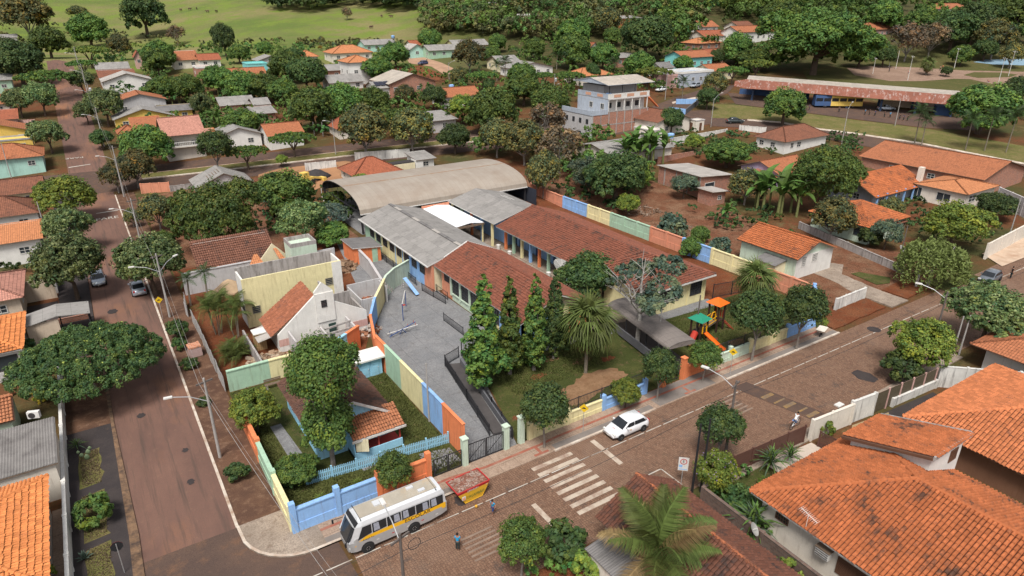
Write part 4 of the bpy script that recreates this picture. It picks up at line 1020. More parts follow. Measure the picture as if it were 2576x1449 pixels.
def gate(name, label, x0, x1, y, h, leaves=2, m=None, step=.14, cat='gate', n='S', diag=True):
 W = thing(name, label, cat, ((x0 + x1) / 2, y, 0)); m = m or M_STEEL; w = (x1 - x0)
 lw = w / leaves
 for k in range(leaves):
  a = -w / 2 + k * lw + .03; b_ = a + lw - .06
  f = MB(); f.box(a, a + .06, -.03, .03, .15, h); f.box(b_ - .06, b_, -.03, .03, .15, h); f.box(a + .06, b_ - .06, -.025, .025, .16, .22); f.box(a + .06, b_ - .06, -.025, .025, h - .07, h - .01)
  if diag: f.beam((a, .035, .3), (b_, .035, h - .2), .03, .04)
  lf = f.build('gate_leaf', m, W)
  nb = int((lw - .12) / step)
  bm_ = MB().box(-.012, .012, -.014, .014, .2, h - .06).build('bar', m, lf, loc=(a + .1, 0, 0))
  for q in range(1, nb):
   o = link('bar', bm_.data, lf, (a + .1 + q * (lw - .2) / (nb - 1), 0, 0))
 return W
gate('street_gate', 'black barred double gate beside the orange wall end', 17.5, 20.0, 38.3, 1.7)
gate('street_gate', 'tall grey barred gate across the playground drive', 20.5, 23.9, 38.3, 1.9)
gate('street_gate', 'dark entrance gate under the walkway canopy', 42.0, 44.2, 38.6, 2.2)
for nm, x, c, hh, lb in (('gate_pillar', 20.25, 'palegreen', 2.6, 'pale green gate pillar between the two street gates'), ('gate_pillar', 24.1, 'palegreen', 2.3, 'pale green gate pillar at the foot of the ramp'), ('gate_pillar', 25.6, 'palegreen', 2.6, 'pale green gate pillar where the yellow front wall starts'), ('gate_pillar', 44.45, 'orange', 2.4, 'thick orange gate pillar under the walkway canopy'), ('gate_pillar', 41.8, 'orange', 2.0, 'slim orange gate pillar beside the entrance tree')):
 t = thing(nm, lb, 'pillar', (x, 38.3, 0)); MB().box(-.22, .22, -.22, .22, -.2, hh).build('shaft', paint(c), t); MB().box(-.28, .28, -.28, .28, hh, hh + .09).build('cap', paint(c), t)
cw = thing('walkway_canopy', 'grey barrel canopy over the entrance walkway', 'canopy', (44.0, 39.6, 0), math.radians(0))
P0 = Vector((1.6, 0, 0)); P1 = Vector((3.4, 11.2, 0)); d = (P1 - P0).normalized(); n_ = Vector((d.y, -d.x, 0))
rb = MB(); secs_ = []
for s_ in (0, 1):
 c = P0 if s_ == 0 else P1
 secs_.append([c + n_ * (1.75 * math.cos(t)) + Vector((0, 0, 2.75 + .55 * math.sin(t))) for t in [math.pi * k / 10 for k in range(11)]])
for k in range(10):
 a, b_, c, e = secs_[0][k], secs_[0][k + 1], secs_[1][k + 1], secs_[1][k]
 rb.face_m([a, e, c, b_][::-1]); dz = Vector((0, 0, -.07)); rb.face_m([a + dz, b_ + dz, c + dz, e + dz][::-1]); rb.face_m([a, b_, b_ + dz, a + dz])
rb.face_m([Vector(q) for q in secs_[0]])
rb.build('roof', sheet_mat('canopy_grey', (.17, .145, .13), amt=.35), cw)
for f in (.02, .35, .68, .98):
 for s_ in (-1.6, 1.6):
  p = P0.lerp(P1, f) + n_ * s_; MB().box(p.x - .06, p.x + .06, p.y - .06, p.y + .06, 0, 2.75).build('post', M_STEEL, cw)
pl_ = [tuple((P0 + n_ * 1.5 + d * -.6)[:2]), tuple((P1 + n_ * 1.5)[:2]), tuple((P1 - n_ * 1.5)[:2]), tuple((P0 - n_ * 1.5 + d * -.6)[:2])]
MB().prism(pl_, -.2, .22).build('walkway_floor', mat('walkway_dark', (.09, .075, .068), .85), cw)
MB().beam(P0 - n_ * 1.7 + Vector((0, 0, .7)), P1 - n_ * 1.7 + Vector((0, 0, .7)), .14, .9).build('side_wall', mat('dark_grey_wall', (.12, .12, .13), .85), cw)
railing('walkway_railing', 'dark railing along the raised walkway by the bare tree', [(42.3, 49.2), (45.2, 49.8)], 1.1, .3, step=.3)
ch = thing('caretaker_house', 'light blue timber house with a red porch behind the picket fence', 'house', (10.75, 45.2, 0))
bw = MB(); walls(bw, 6.0, 9.0, 2.7, 'gable', 1.9, 'y'); bw.build('wall', paint('sky'), ch)
st = MB()
for k in range(22): st.box(.1 + k * .27, .13 + k * .27, -.02, .0, 0, 2.7 + 1.9 * (1 - abs(.115 + k * .27 - 3) / 3) - .15)
for k in range(32): st.box(-.02, 0, .1 + k * .28, .13 + k * .28, 0, 2.65)
tag(st.build('batten', paint('sky'), ch), kind='stuff')
PB, LB = roof_planes('gable', 6.0, 9.0, 2.75, 1.9, .45, 'y')
rb = MB()
for q in PB: slab(rb, q, .1, 0, 1)
rf = rb.build('roof', [mat('roof_underlay', (.07, .03, .02), .9), M_FASCIA], ch)
M_CLAYD = clay_mat('dark_old_clay', (.12, .06, .042), dark=(.05, .034, .028), amt=.5)
clay_tiles(rf, PB, M_CLAYD, .24, .36, .04, indiv=300); ridge_caps(rf, LB, M_CLAYD)
for a, b_ in (((-.5, -.48, 2.42), (3, -.48, 4.68)), ((3, -.48, 4.68), (6.5, -.48, 2.42))): MB().beam(a, b_, .08, .2).build('barge_board', M_FASCIA, rf)
PP = [[(2.3, -1.9, 2.1), (6.7, -1.9, 2.1), (6.7, .0, 3.0), (2.3, .0, 3.0)]]
rb = MB(); slab(rb, PP[0], .1, 0, 1); pr_ = rb.build('porch_roof', [mat('roof_underlay', (.07, .03, .02), .9), M_FASCIA], ch)
M_CLAYO = clay_mat('porch_clay', (.42, .17, .085), dark=(.16, .08, .05), amt=.32, scale=1.0)
clay_tiles(pr_, PP, M_CLAYO, .22, .34, .05, indiv=290)
MB().box(2.2, 6.8, -2.02, -1.92, 1.9, 2.08).build('porch_gutter', M_FASCIA, ch)
MB().box(2.4, 6.5, -1.7, -.02, -.2, .35).build('porch_floor', paint('red'), ch)
MB().box(2.4, 6.5, -1.75, -1.66, -.2, .75).build('porch_wall', paint('sky'), ch)
MB().box(2.4, 2.5, -1.66, .0, -.2, 2.0).build('porch_wall', paint('sky'), ch)
for x in (4.5, 6.35): MB().box(x - .06, x + .06, -1.62, -1.5, .35, 2.1).build('porch_post', paint('red'), ch)
window(ch, (3.6, 0, 1.6), 'S', 1.1, 1.2, M_FRAMEW, (2, 2)); door(ch, (5.3, 0, .35), 'S', .9, 2.0, paint('sky'))
sw_ = MB().box(0, 1.0, -.03, .0, 0, 1.15).build('shutter', paint('cream'), ch, loc=(2.55, -1.72, .9), rot=-.5)
window(ch, (0, 2.2, 1.5), 'W', 1.0, 1.1, M_FRAMEW, (2, 2)); window(ch, (0, 5.5, 1.5), 'W', 1.0, 1.1, M_FRAMEW, (2, 2))
pf = thing('picket_fence', 'light blue wooden picket fence in front of the caretaker house', 'fence', (9.0, 42.75, 0))
FA, FB = Vector((0, 0, 0)), Vector((11.55, -1.15, 0)); n = 78
pk = MB(); pk.box(-.045, .045, -.012, .012, .05, .98); pk.face([(-.045, -.012, .98), (.045, -.012, .98), (0, -.012, 1.05)]); pk.face([(.045, .012, .98), (-.045, .012, .98), (0, .012, 1.05)])
pk0 = pk.build('picket', paint('sky'), pf)
for k in range(n):
 p = FA.lerp(FB, (k + .5) / n) + Vector((0, 0, random.uniform(-.02, .02)))
 if k == 0: pk0.location = p
 else: link('picket', pk0.data, pf, p, -.1)
for z in (.3, .75): MB().beam(FA + Vector((0, .04, z)), FB + Vector((0, .04, z)), .05, .08).build('rail', paint('sky'), pf)
for k in range(7): p = FA.lerp(FB, k / 6); MB().box(p.x - .06, p.x + .06, p.y + .02, p.y + .14, -.2, 1.12).build('post', paint('sky'), pf)
MB().beam(FA.lerp(FB, .86) + Vector((0, .05, .3)), FA.lerp(FB, .98) + Vector((0, .05, .8)), .04, .08).build('brace', paint('sky'), pf)
sh = thing('garden_shed', 'small light blue shed with white slab roof in the grassy yard', 'shed', (17.9, 55.3, 0))
MB().box(0, 2.5, 0, 1.5, -.2, 1.95).build('wall', paint('sky'), sh)
rb = MB(); slab(rb, [(-.3, -.35, 2.05), (2.8, -.35, 2.05), (2.8, 1.7, 2.2), (-.3, 1.7, 2.2)], .16); rb.build('roof', paint('white'), sh)
door(sh, (.75, 0, 0), 'S', .8, 1.8, paint('sky')); door(sh, (1.75, 0, 0), 'S', .8, 1.8, paint('sky'))
# ================================================================ BUILDING SITE BESIDE THE SCHOOL
cs = thing('site_building', 'tall roofless pale yellow block with stained inner walls on the building site', 'building', (11.6, 72.6, 0))
def shell(mb, W, D, h, t=.2, z0=-.3, mi=0, mo=1):
 for x0, x1, y0, y1 in ((0, W, 0, t), (0, W, D - t, D), (0, t, t, D - t), (W - t, W, t, D - t)): mb.box(x0, x1, y0, y1, z0, h, mi)
MB().box(0, 11.2, 0, .2, -.3, 5.9).build('front_wall', paint('paleyellow'), cs)
for a in ((0, .2, .2, 3.0), (11.0, 11.2, .2, 3.0)): MB().box(*a, -.3, 5.9).build('side_wall', paint('white'), cs)
MB().box(0, 11.2, 3.0, 3.2, -.3, 6.3).build('back_wall', M_RAW, cs)
MB().box(10.1, 11.24, -.03, 0, -.3, 5.85).build('white_band', paint('white'), cs)
MB().box(.2, 11.0, .2, 3.0, 3.6, 3.8).build('slab', M_RAW, cs)
for x, z in ((1.1, 2.1), (9.6, 3.6)): window(cs, (x, 0, z), 'S', .9, .9, mat('bare_frame', (.3, .27, .2), .8), (1, 4))
for y in (.8, 1.6, 2.4): window(cs, (0, y, 2.2), 'W', .45, .8, M_FRAMED, (1, 2))
cg = thing('site_building', 'pale gabled house with a square chimney-like parapet and one clay roof slope', 'house', (13.0, 64.9, 0))
gv = [(0, -.3), (9.7, -.3), (9.7, 2.5), (6.2, 4.5), (6.2, 5.8), (5.1, 6.9), (4.2, 5.9), (4.2, 5.55), (0, 2.1)]
gw_ = MB(); gw_.face([(x, 0, z) for x, z in gv]); gw_.face([(x, .22, z) for x, z in gv[::-1]])
for i in range(len(gv)):
 a, b_ = gv[i], gv[(i + 1) % len(gv)]; gw_.face([(a[0], 0, a[1]), (a[0], .22, a[1]), (b_[0], .22, b_[1]), (b_[0], 0, b_[1])])
gw_.build('gable_wall', paint('white'), cg)
for a in ((0, 1.3), (7.2, 9.72)): MB().box(a[0], a[1], -.02, 0, .7, 1.5).build('pink_band', paint('pink'), cg)
MB().box(4.2, 6.2, -.12, 0, 2.4, 5.7).build('chimney_breast', paint('white'), cg)
window(cg, (5.1, -.12, 4.5), 'S', .6, .8, M_FRAMED, (1, 4))
MB().box(-.0, .2, .22, 5.2, -.3, 2.0).build('side_wall', paint('white'), cg); MB().box(9.5, 9.7, .22, 5.2, -.3, 2.4).build('side_wall', M_RAW, cg)
MB().box(4.4, 9.5, 4.6, 4.8, -.3, 3.2).build('inner_wall', M_RAW, cg); MB().box(6.0, 6.2, .22, 4.6, -.3, 5.2).build('inner_wall', M_RAW, cg)
PC = [[(-.6, 5.2, 1.95), (-.6, .24, 1.95), (4.3, .24, 5.35), (4.3, 5.2, 5.35)]]
rb = MB(); slab(rb, PC[0], .1, 0, 1); rf = rb.build('roof', [mat('roof_underlay', (.07, .03, .02), .9), M_WOOD], cg)
clay_tiles(rf, PC, clay_mat('site_clay', (.3, .11, .06), dark=(.1, .05, .04), amt=.4, scale=.7), .25, .38, .05, indiv=280)
rb = MB(); slab(rb, [(-2.0, 3.6, 1.7), (-2.0, .24, 1.7), (-.5, .24, 2.0), (-.5, 3.6, 2.0)], .06); rb.build('lean_to', ROOF['fibrol'], cg)
cr = thing('ruined_annex', 'roofless rendered annex with bare beams in front of the gabled house', 'ruin', (14.0, 61.6, 0))
for a in ((0, .18, 0, 3.2, 2.3), (6.2, 6.4, 0, 3.2, 2.4), (0, 2.6, 0, .18, 1.7), (4.0, 6.4, 0, .18, 2.3), (3.3, 3.45, .2, 3.2, 2.0)): MB().box(*a[:4], -.3, a[4]).build('wall', paint('stucco'), cr)
for a, b_ in (((0, .1, 2.4), (6.3, .1, 2.5)), ((0, .1, 2.4), (2.4, 1.6, 1.9)), ((3.4, 1.6, 2.3), (6.3, 1.7, 2.5))): MB().beam(a, b_, .14, .18).build('beam', M_RAW, cr)
door(cr, (4.7, 3.1, 0), 'S', .8, 2.1, mat('dark_green_door', (.03, .06, .05), .7))
tk = thing('site_building', 'square pale blue tower block with an open stained top', 'building', (19.0, 79.6, 0))
MB().box(0, 3.2, 0, 3, -.3, 6.0).build('wall', paint('palegreen'), tk)
k = MB()
for a in ((0, 3.2, 0, .15), (0, 3.2, 2.85, 3), (0, .15, .15, 2.85), (3.05, 3.2, .15, 2.85)): k.box(*a, 6.0, 6.5)
k.build('parapet', M_RAW, tk)
MB().box(3.25, 5.6, .6, .8, -.3, 4.8).build('stub_wall', paint('lightgrey'), tk)
br_ = house('site_house', 'long brown tile roof behind a white wall on the building site', 9.2, 3.6, 2.7, 'white', 'shed', 2.4, 'brown', 'N', (9.4, 87.2, 0), over=.3, cat='house', clay=clay_mat('old_brown_clay', (.2, .09, .06), dark=(.07, .045, .038), amt=.4), indiv=0, tile=(.26, .4, .05))
panel_wall('site_wall', 'long white rendered wall below the brown tile roof', [(7.1, 86.4), (17.6, 86.4)], [(0, 1, 'lightgrey')], 2.9, lp=12, pil=False, panelize=False)
pg = thing('site_building', 'half built gable with orange sheeted roof slopes behind the yellow block', 'building', (14.2, 79.6, 0))
gx_ = [(0, -.3), (3.6, -.3), (3.6, 3.6), (1.8, 5.6), (0, 3.6)]
gm = MB(); gm.face([(x + 1.8, 4.2, z) for x, z in gx_]); gm.face([(x + 1.8, 4.4, z) for x, z in gx_[::-1]])
for i in range(5):
 a, b_ = gx_[i], gx_[(i + 1) % 5]; gm.face([(a[0] + 1.8, 4.2, a[1]), (a[0] + 1.8, 4.4, a[1]), (b_[0] + 1.8, 4.4, b_[1]), (b_[0] + 1.8, 4.2, b_[1])])
gm.build('gable_wall', paint('cream'), pg)
for q in ([(-1.0, .2, 3.2), (2.2, .2, 3.2), (1.4, 3.2, 5.0), (1.0, 3.2, 5.0)], [(3.9, .4, 3.4), (5.0, .4, 3.2), (4.0, 4.1, 5.0), (3.6, 4.1, 5.0)]):
 rb = MB(); slab(rb, q, .1, 0, 1); rb.build('roof', [ROOF['bright'], M_RAW], pg)
MB().box(-1.0, 5.0, .3, .5, -.3, 3.1).build('wall', M_RAW, pg)
panel_wall('site_wall', 'raw grey concrete wall between the site and the school ramp', [(29.6, 88.5), (29.0, 80), (27.6, 72.0), (24.4, 67.2)], [(0, 1, 'stucco')], 2.3, lp=30, pil=False, panelize=False)
an = house('school_annex', 'small orange annex with ribbed grey roof at the end of the school ramp', 3.9, 4.4, 2.2, 'orange', 'shed', .5, 'fibrod', 'W', (28.6, 84.6, 0), over=.25, cat='annex', wins=(), doors=(('S', 3.0, .8, 2.0, paint('green')),), fascia=M_FASCIA)
ru = thing('ruined_room', 'roofless white room with exposed lintels behind the bent playground wall', 'ruin', (23.4, 68.4, 0))
for a in ((0, .16, 0, 4.6, 2.2), (0, 4.2, 4.6, 4.76, 2.4), (4.0, 4.2, 2.4, 4.6, 2.2), (.2, 1.6, 0, .16, 2.2)): MB().box(*a[:4], -.3, a[4]).build('wall', paint('lightgrey'), ru)
for k in range(6): MB().beam((4.1, .6 + k * .65, 2.0), (4.1, .6 + k * .65, 2.6), .1, .1).build('rebar_stub', M_RAW, ru)
def heap(name, label, x, y, n, r, cols, sz=(.1, .5), h=.6, cat='rubble', lw=None):
 t = MB(); ms = [mat('rubble_%d_%d' % (int(c[0] * 99), int(c[1] * 99)), c, .9, .25, 4, .3) for c in cols]
 rnd = random.Random(int(x * 13 + y * 7))
 for k in range(n):
  a, d = rnd.uniform(0, 6.28), r * math.sqrt(rnd.random()); s = rnd.uniform(*sz)
  w = (s * (lw or 1), s * .5, s * rnd.uniform(.15, .5)) if rnd.random() < .6 else (s, s, s * .6)
  t.obox((d * math.cos(a), d * math.sin(a), h * (1 - d / r) * rnd.random() + .06), *w, rnd.uniform(0, 6), rnd.randrange(len(ms)), rnd.uniform(-.5, .5), rnd.uniform(-.4, .4))
 o = t.build(name, ms, loc=(x, y, tz(x, y))); tag(o, label, cat); o['kind'] = 'stuff'
 return o
heap('branch_heap', 'heap of dry cut branches in the middle of the cleared lot', 78, 72, 150, 4.0, [(.2, .13, .09), (.27, .2, .15), (.13, .08, .05)], (.1, .3), .5, 'branches', 7)
heap('branch_heap', 'dry cut branches at the foot of the brick workshop', 80, 82, 110, 3.4, [(.2, .13, .09), (.27, .2, .15), (.13, .08, .05)], (.1, .3), .5, 'branches', 7)
heap('branch_heap', 'fallen twigs on the red earth behind the school wall', 74.5, 62, 80, 2.6, [(.2, .13, .09), (.3, .24, .19)], (.08, .25), .3, 'branches', 7)
heap('rubble_heap', 'heap of broken bricks and white rubble beside the orange wall', 22.2, 65.0, 130, 1.9, [(.5, .42, .36), (.3, .14, .08), (.2, .08, .045)], (.12, .5), .8)
heap('rubble_heap', 'reddish rubble and old timber by the raw concrete wall', 25.9, 74.5, 120, 2.0, [(.3, .12, .07), (.4, .35, .3), (.22, .1, .06)], (.15, .7), .9, lw=3)
heap('plank_heap', 'scattered planks and timber offcuts in the site yard', 11.6, 63.4, 90, 2.2, [(.3, .2, .13), (.22, .14, .09), (.38, .3, .22)], (.2, .6), .3, 'timber', 4)
heap('pallet_pile', 'pile of broken wooden pallets beside the school annex', 26.6, 84.6, 110, 1.9, [(.25, .15, .09), (.33, .22, .14), (.18, .11, .07)], (.4, .9), 1.6, 'pallets', 2.5)
sp = thing('sand_pile', 'sloping heap of pale sand against the white site wall', 'sand', (12.0, 84.6, 0))
sm = MB(); sm.lathe([(2.6, -.1), (2.1, .35), (1.4, .9), (.6, 1.5), (.05, 1.75)], n=18)
rnd = random.Random(5)
sm.v = [(x * rnd.uniform(.9, 1.12), y * .6 * rnd.uniform(.9, 1.1), z) for x, y, z in sm.v]; sm.build('heap', mat('yellow_sand', (.45, .32, .2), .95, .15, 2, .4), sp, smooth=True)
dp_ = thing('tar_pile', 'dark pile of asphalt gravel in the works yard', 'gravel', (*gx(795, 445), tz(*gx(795, 445))))
sm = MB(); sm.lathe([(3.6, -.2), (2.4, .7), (1.2, 1.3), (.1, 1.6)], n=16); sm.v = [(x * rnd.uniform(.85, 1.15), y * .7, z) for x, y, z in sm.v]; sm.build('heap', mat('tar_gravel', (.045, .04, .04), .95, .3, 3, .6), dp_, smooth=True)
bp = thing('brick_pallet', 'plastic wrapped pallet of hollow bricks on the trodden verge', 'pallet', (5.4, 68.9, .12), .08)
M_HB = brick_mat('new_hollow_brick', (.5, .2, .1)); M_WRAP = gloss('shrink_wrap', (.42, .3, .28), .25)
MB().box(-.62, .62, -.55, .55, 0, .12).build('pallet_base', M_WOOD, bp)
b0 = MB().box(-.095, .095, -.14, .14, 0, .185).build('brick', M_HB, bp, loc=(-.5, -.4, 1.08))
for i in range(6):
 for j in range(4):
  if (i, j) != (0, 0): link('brick', b0.data, bp, (-.5 + i * .2, -.42 + j * .285, 1.08 + (.0 if (i + j) % 4 else .06)), random.uniform(-.1, .1))
for k in range(3): MB().box(-.6 + .01 * k, .6 - .01 * k, -.56 + .01 * k, .56 - .01 * k, .13 + k * .315, .13 + k * .315 + .3).build('wrapped_layer', M_WRAP, bp)
zf = thing('zinc_hoarding', 'ribbed zinc hoarding along the verge beside the palms', 'hoarding', (6.55, 59.9, 0))
zb = MB()
for k in range(9):
 y0 = k * .115; zb.box(-.02 if k % 2 else .01, .0 if k % 2 else .03, y0, y0 + .115, 0, 1.75)
z0_ = zb.build('zinc_sheet', ROOF['metal'], zf)
for k in range(1, 17): link('zinc_sheet', z0_.data, zf, (random.uniform(-.04, .04), k * 1.04, random.uniform(-.06, .05)), random.uniform(-.04, .04))
zf2 = thing('zinc_gate', 'leaning ribbed zinc gate panels at the site entrance', 'gate', (6.3, 79.2, 0))
for k in range(4): link('zinc_sheet', z0_.data, zf2, (.1 * k, k * 1.02, 0), .1 - .05 * k)
ps = thing('site_wall', 'low stained white wall beside the site toilet cabin', 'wall', (10.3, 60.2, 0)); MB().box(0, .18, 0, 9.0, -.2, 1.6).build('panel', M_RAW, ps)
tc = thing('site_toilet', 'wooden site toilet cabin with white roof', 'cabin', (11.0, 66.6, 0))
MB().box(0, 1.1, 0, 1.1, 0, 1.95).build('wall', mat('yellow_plywood', (.42, .27, .13), .8), tc); MB().box(-.1, 1.2, -.12, 1.2, 1.96, 2.06).build('roof', paint('white'), tc)
for k in range(5): MB().box(.04 + k * .22, .06 + k * .22, -.02, 0, 0, 1.9).build('batten', M_WOOD, tc)
window(tc, (.5, -.02, 1.5), 'S', .4, .3, M_FRAMED, (1, 1))
# ================================================================ HOUSES SOUTH OF THE FRONT STREET
M_CLAYR = clay_mat('barrel_clay_orange', (.42, .13, .05), dark=(.09, .045, .03), amt=.44, scale=.4)
M_CLAYN = clay_mat('barrel_clay_fresh', (.5, .17, .07), dark=(.2, .08, .045), amt=.14, scale=.5)
M_CLAYB = clay_mat('old_black_clay', (.15, .062, .04), dark=(.045, .03, .026), amt=.46, scale=.8)
RX, RY = 34.2, -1.0
bh = thing('villa', 'large white villa with an orange barrel tile hip roof streaked black', 'house', (RX, RY, 0))
Wb, Db = 12.6, 22.2
wb = MB(); walls(wb, Wb, Db, 3.25, 'hip'); wb.build('wall', paint('offwhite'), bh)
PR, LR = roof_planes('hip', Wb, Db, 3.35, 2.5, .7)
rb = MB()
for q in PR: slab(rb, q, .1, 0, 1)
rf = rb.build('roof', [mat('roof_underlay', (.07, .03, .02), .9), M_FASCIA], bh)
clay_tiles(rf, PR, M_CLAYR, .25, .4, .11, indiv=300); ridge_caps(rf, LR, M_CLAYR, .15)
window(bh, (0, 20.6, 2.2), 'W', 1.0, .8, M_FRAMEB, (5, 3)); window(bh, (0, 15.2, 1.6), 'W', 2.6, 1.3, M_FRAMEB, (4, 12), M_FRAMEB)
ac = MB(); ac.box(-.5, 0, -.45, .45, -.3, .3)
aco = ac.build('air_conditioner', M_FASCIA, bh, loc=(-.02, 17.3, 2.0))
for k in range(3): MB().box(-.53, -.5, -.42, .42, -.2 + k * .16, -.16 + k * .16).build('louvre', M_FRAMED, aco)
MB().box(-.55, .02, -.5, .5, .31, .36).build('hood', M_WOOD, aco)
ub = thing('villa_tower', 'white upper storey with a tiled lean-to roof rising from the villa roof', 'house', (43.3, 15.4, 0))
u_ = MB(); walls(u_, 4.3, 5.4, 4.35, 'shed', 1.75, 'S', -1.5); u_.build('wall', paint('white'), ub)
PU = [[(4.6, 5.9, 4.3), (-.35, 5.9, 4.3), (-.35, -.2, 6.25), (4.6, -.2, 6.25)]]
rb = MB(); slab(rb, PU[0], .12, 0, 1); rf = rb.build('roof', [mat('roof_underlay', (.07, .03, .02), .9), M_FASCIA], ub)
clay_tiles(rf, PU, M_CLAYR, .27, .42, .1, indiv=290)
MB().box(-.4, 4.65, -.32, -.2, 6.05, 6.36).build('flashing', M_RAW, rf); MB().beam((4.66, 5.9, 4.34), (4.66, -.2, 6.3), .12, .2).build('flashing', M_RAW, rf); MB().beam((-.42, 5.9, 4.2), (-.42, -.2, 6.15), .12, .2).build('gutter', M_FRAMEB, rf)
window(ub, (3.2, 0, 4.9), 'S', 1.0, 1.0, M_FRAMEB, (4, 1), M_FRAMEB)
an_ = thing('television_antenna', 'white television antenna on the villa eave', 'antenna', (33.6, 17.6, 3.2))
MB().tube([(0, 0, 0), (0, 0, 1.0)], .02).build('mast', M_FASCIA, an_)
b_ = MB(); b_.beam((-.1, .5, 1.25), (.1, -.6, .75), .03, .03)
for k in range(12): p = Vector((-.1, .5, 1.25)).lerp(Vector((.1, -.6, .75)), k / 11); b_.beam(p - Vector((.28, 0, 0)), p + Vector((.28, 0, 0)), .012, .012)
b_.build('boom', M_FASCIA, an_)
nh = house('villa', 'white house with a bright clean orange tile hip roof behind the villa', 14.2, 18.2, 2.9, 'brown', 'hip', 2.5, 'clay', 'x', (52.7, 2.4, 0), over=.8, clay=M_CLAYN, indiv=300, tile=(.28, .42, .09), fascia=M_FRAMEB, wins=(('N', 4, 1.6, 2, 1.2),))  # dark brown walls paint in the shade of the open carport below the eave
fh = house('villa', 'white house with a reddish roof and carport at the right edge of the front street', 11, 12, 3.0, 'white', 'hip', 1.8, 'clay', 'x', (71.4, 11.6, 0), over=1.2, fascia=M_FRAMEB, wins=(('W', 4, 1.7, 1.6, 1.2), ('N', 3, 1.7, 1.6, 1.2)))
dh = thing('old_house', 'old house with a nearly black tile roof at the bottom edge behind the palm', 'house', (23.9, 5.0, 0))
wb = MB(); walls(wb, 5.9, 20.6, 2.9, 'gable', 1.7, 'y'); wb.build('wall', paint('beige'), dh)
PD, LD = roof_planes('gable', 5.9, 20.6, 2.9, 1.7, .5, 'y')
rb = MB()
for q in PD: slab(rb, q, .1, 0, 1)
rf = rb.build('roof', [mat('roof_underlay', (.07, .03, .02), .9), M_WOOD], dh)
clay_tiles(rf, PD, M_CLAYB, .25, .38, .05, indiv=300); ridge_caps(rf, LD, clay_mat('ridge_orange', (.36, .12, .055), amt=.4), .13)
window(dh, (2.9, 20.6, 1.7), 'N', 1.2, 1.1)
rb = MB(); slab(rb, [(-2.6, 19.6, 2.2), (-2.6, 4.0, 2.2), (-.2, 4.0, 2.6), (-.2, 19.6, 2.6)], .06); lt = rb.build('lean_to', ROOF['fibrod'], dh)
for k in range(13): MB().box(-.09, .09, -.015, .015, 0, .1).build('sheet_rib', ROOF['fibro'], lt, loc=(-1.4, 19.2 - k * 1.2, 2.44), rot=(0, -.16, math.pi / 2))
MB().box(-2.4, -2.2, 4.2, 19.4, 0, 2.15).build('lean_to_wall', paint('offwhite'), dh)
for y in (19.2, 14, 9): MB().box(-2.5, -2.36, y, y + .14, 0, 2.2).build('post', M_WOOD, dh)
def strip_wall(name, label, a, b_, h, m, cat='wall', t=.18, bays=None, mb=None, baseh=.0, z=0.0, gate_m=None):
 W = thing(name, label, cat, (a[0], a[1], z)); d = Vector((b_[0] - a[0], b_[1] - a[1])); L = d.length; ang = math.atan2(d.y, d.x); W.rotation_euler = (0, 0, ang)
 n = bays or max(1, round(L / 6))
 for k in range(n): MB().box(L * k / n, L * (k + 1) / n, -t / 2, t / 2, -.5, h).build('panel', m, W)
 MB().box(0, L, -t / 2 - .03, t / 2 + .03, h, h + .06).build('coping', mb or m, W)
 for k in range(n + 1): MB().box(L * k / n - .11, L * k / n + .11, -t / 2 - .06, t / 2 + .06, -.4, h + .12).build('pillar', mb or m, W)
 return W
M_WSTAIN = mat('stained_whitewash', (.62, .6, .56), .85, .15, .8, .2, stain=(.1, .09, .085), amt=.42, streak=True)
def slat_gate(name, label, a, b_, h, m, z0=.1, step=.11, cat='gate', posts=3, pm=None, rise=0.0):
 W = thing(name, label, cat, (a[0], a[1], 0)); d = Vector((b_[0] - a[0], b_[1] - a[1])); L = d.length; W.rotation_euler = (0, 0, math.atan2(d.y, d.x))
 n = int(L / step); s0 = MB().box(-.038, .038, -.012, .012, z0, h).build('slat', m, W, loc=(.06, 0, 0))
 for k in range(1, n): link('slat', s0.data, W, (.06 + (L - .12) * k / (n - 1), 0, 0))
 for k in range(posts + 1): MB().box(L * k / posts - .06, L * k / posts + .06, -.07, .07, -.2, h + .08).build('post', pm or m, W)
 for z in (z0 + .1, h - .12): MB().box(0, L, .015, .055, z, z + .08).build('rail', pm or m, W)
 return W
M_BROWNG = mat('brown_painted_metal', (.115, .055, .042), .55, .12, 2, .05); M_OLIVE = mat('olive_painted_metal', (.105, .085, .055), .6, .12, 2, .05)
slat_gate('slat_fence', 'brown slatted fence along the villa pavement', (35.2, 26.2), (45.4, 25.6), 1.75, M_BROWNG, posts=5)
strip_wall('garden_wall', 'cream garden wall between the villa court and the olive gate', (46.2, 25.5), (51.2, 25.1), 2.0, paint('offwhite'), bays=2)
strip_wall('garden_wall', 'stained white street wall left of the olive gate', (51.3, 25.2), (54.2, 24.9), 2.2, M_WSTAIN, bays=1)
slat_gate('slat_gate', 'olive sheet gate and fence panels in the stained white wall', (54.4, 24.9), (63.4, 24.3), 2.1, M_OLIVE, posts=5, pm=paint('pink'))
strip_wall('garden_wall', 'low stained white wall carrying the olive fence panels', (57.0, 24.62), (63.6, 24.18), .8, M_WSTAIN, bays=2)
strip_wall('garden_wall', 'white boundary wall with black streaks right of the blossoming tree', (64.0, 24.2), (69.0, 19.6), 2.2, M_WSTAIN, bays=3)
strip_wall('garden_wall', 'long white boundary wall behind the bright orange roof', (69.2, 19.4), (84.0, 9.0), 2.0, M_WSTAIN, bays=4)
strip_wall('garden_wall', 'cream garden wall below the upper storey of the villa', (47.6, 14.6), (51.2, 3.0), 2.0, paint('beige'), bays=3)
strip_wall('garden_wall', 'dark brick garden wall between the black roof and the villa', (32.4, 24.8), (32.0, 4.0), 1.8, brick_mat('dark_brick', (.13, .08, .06), (.12, .1, .09)), bays=4)
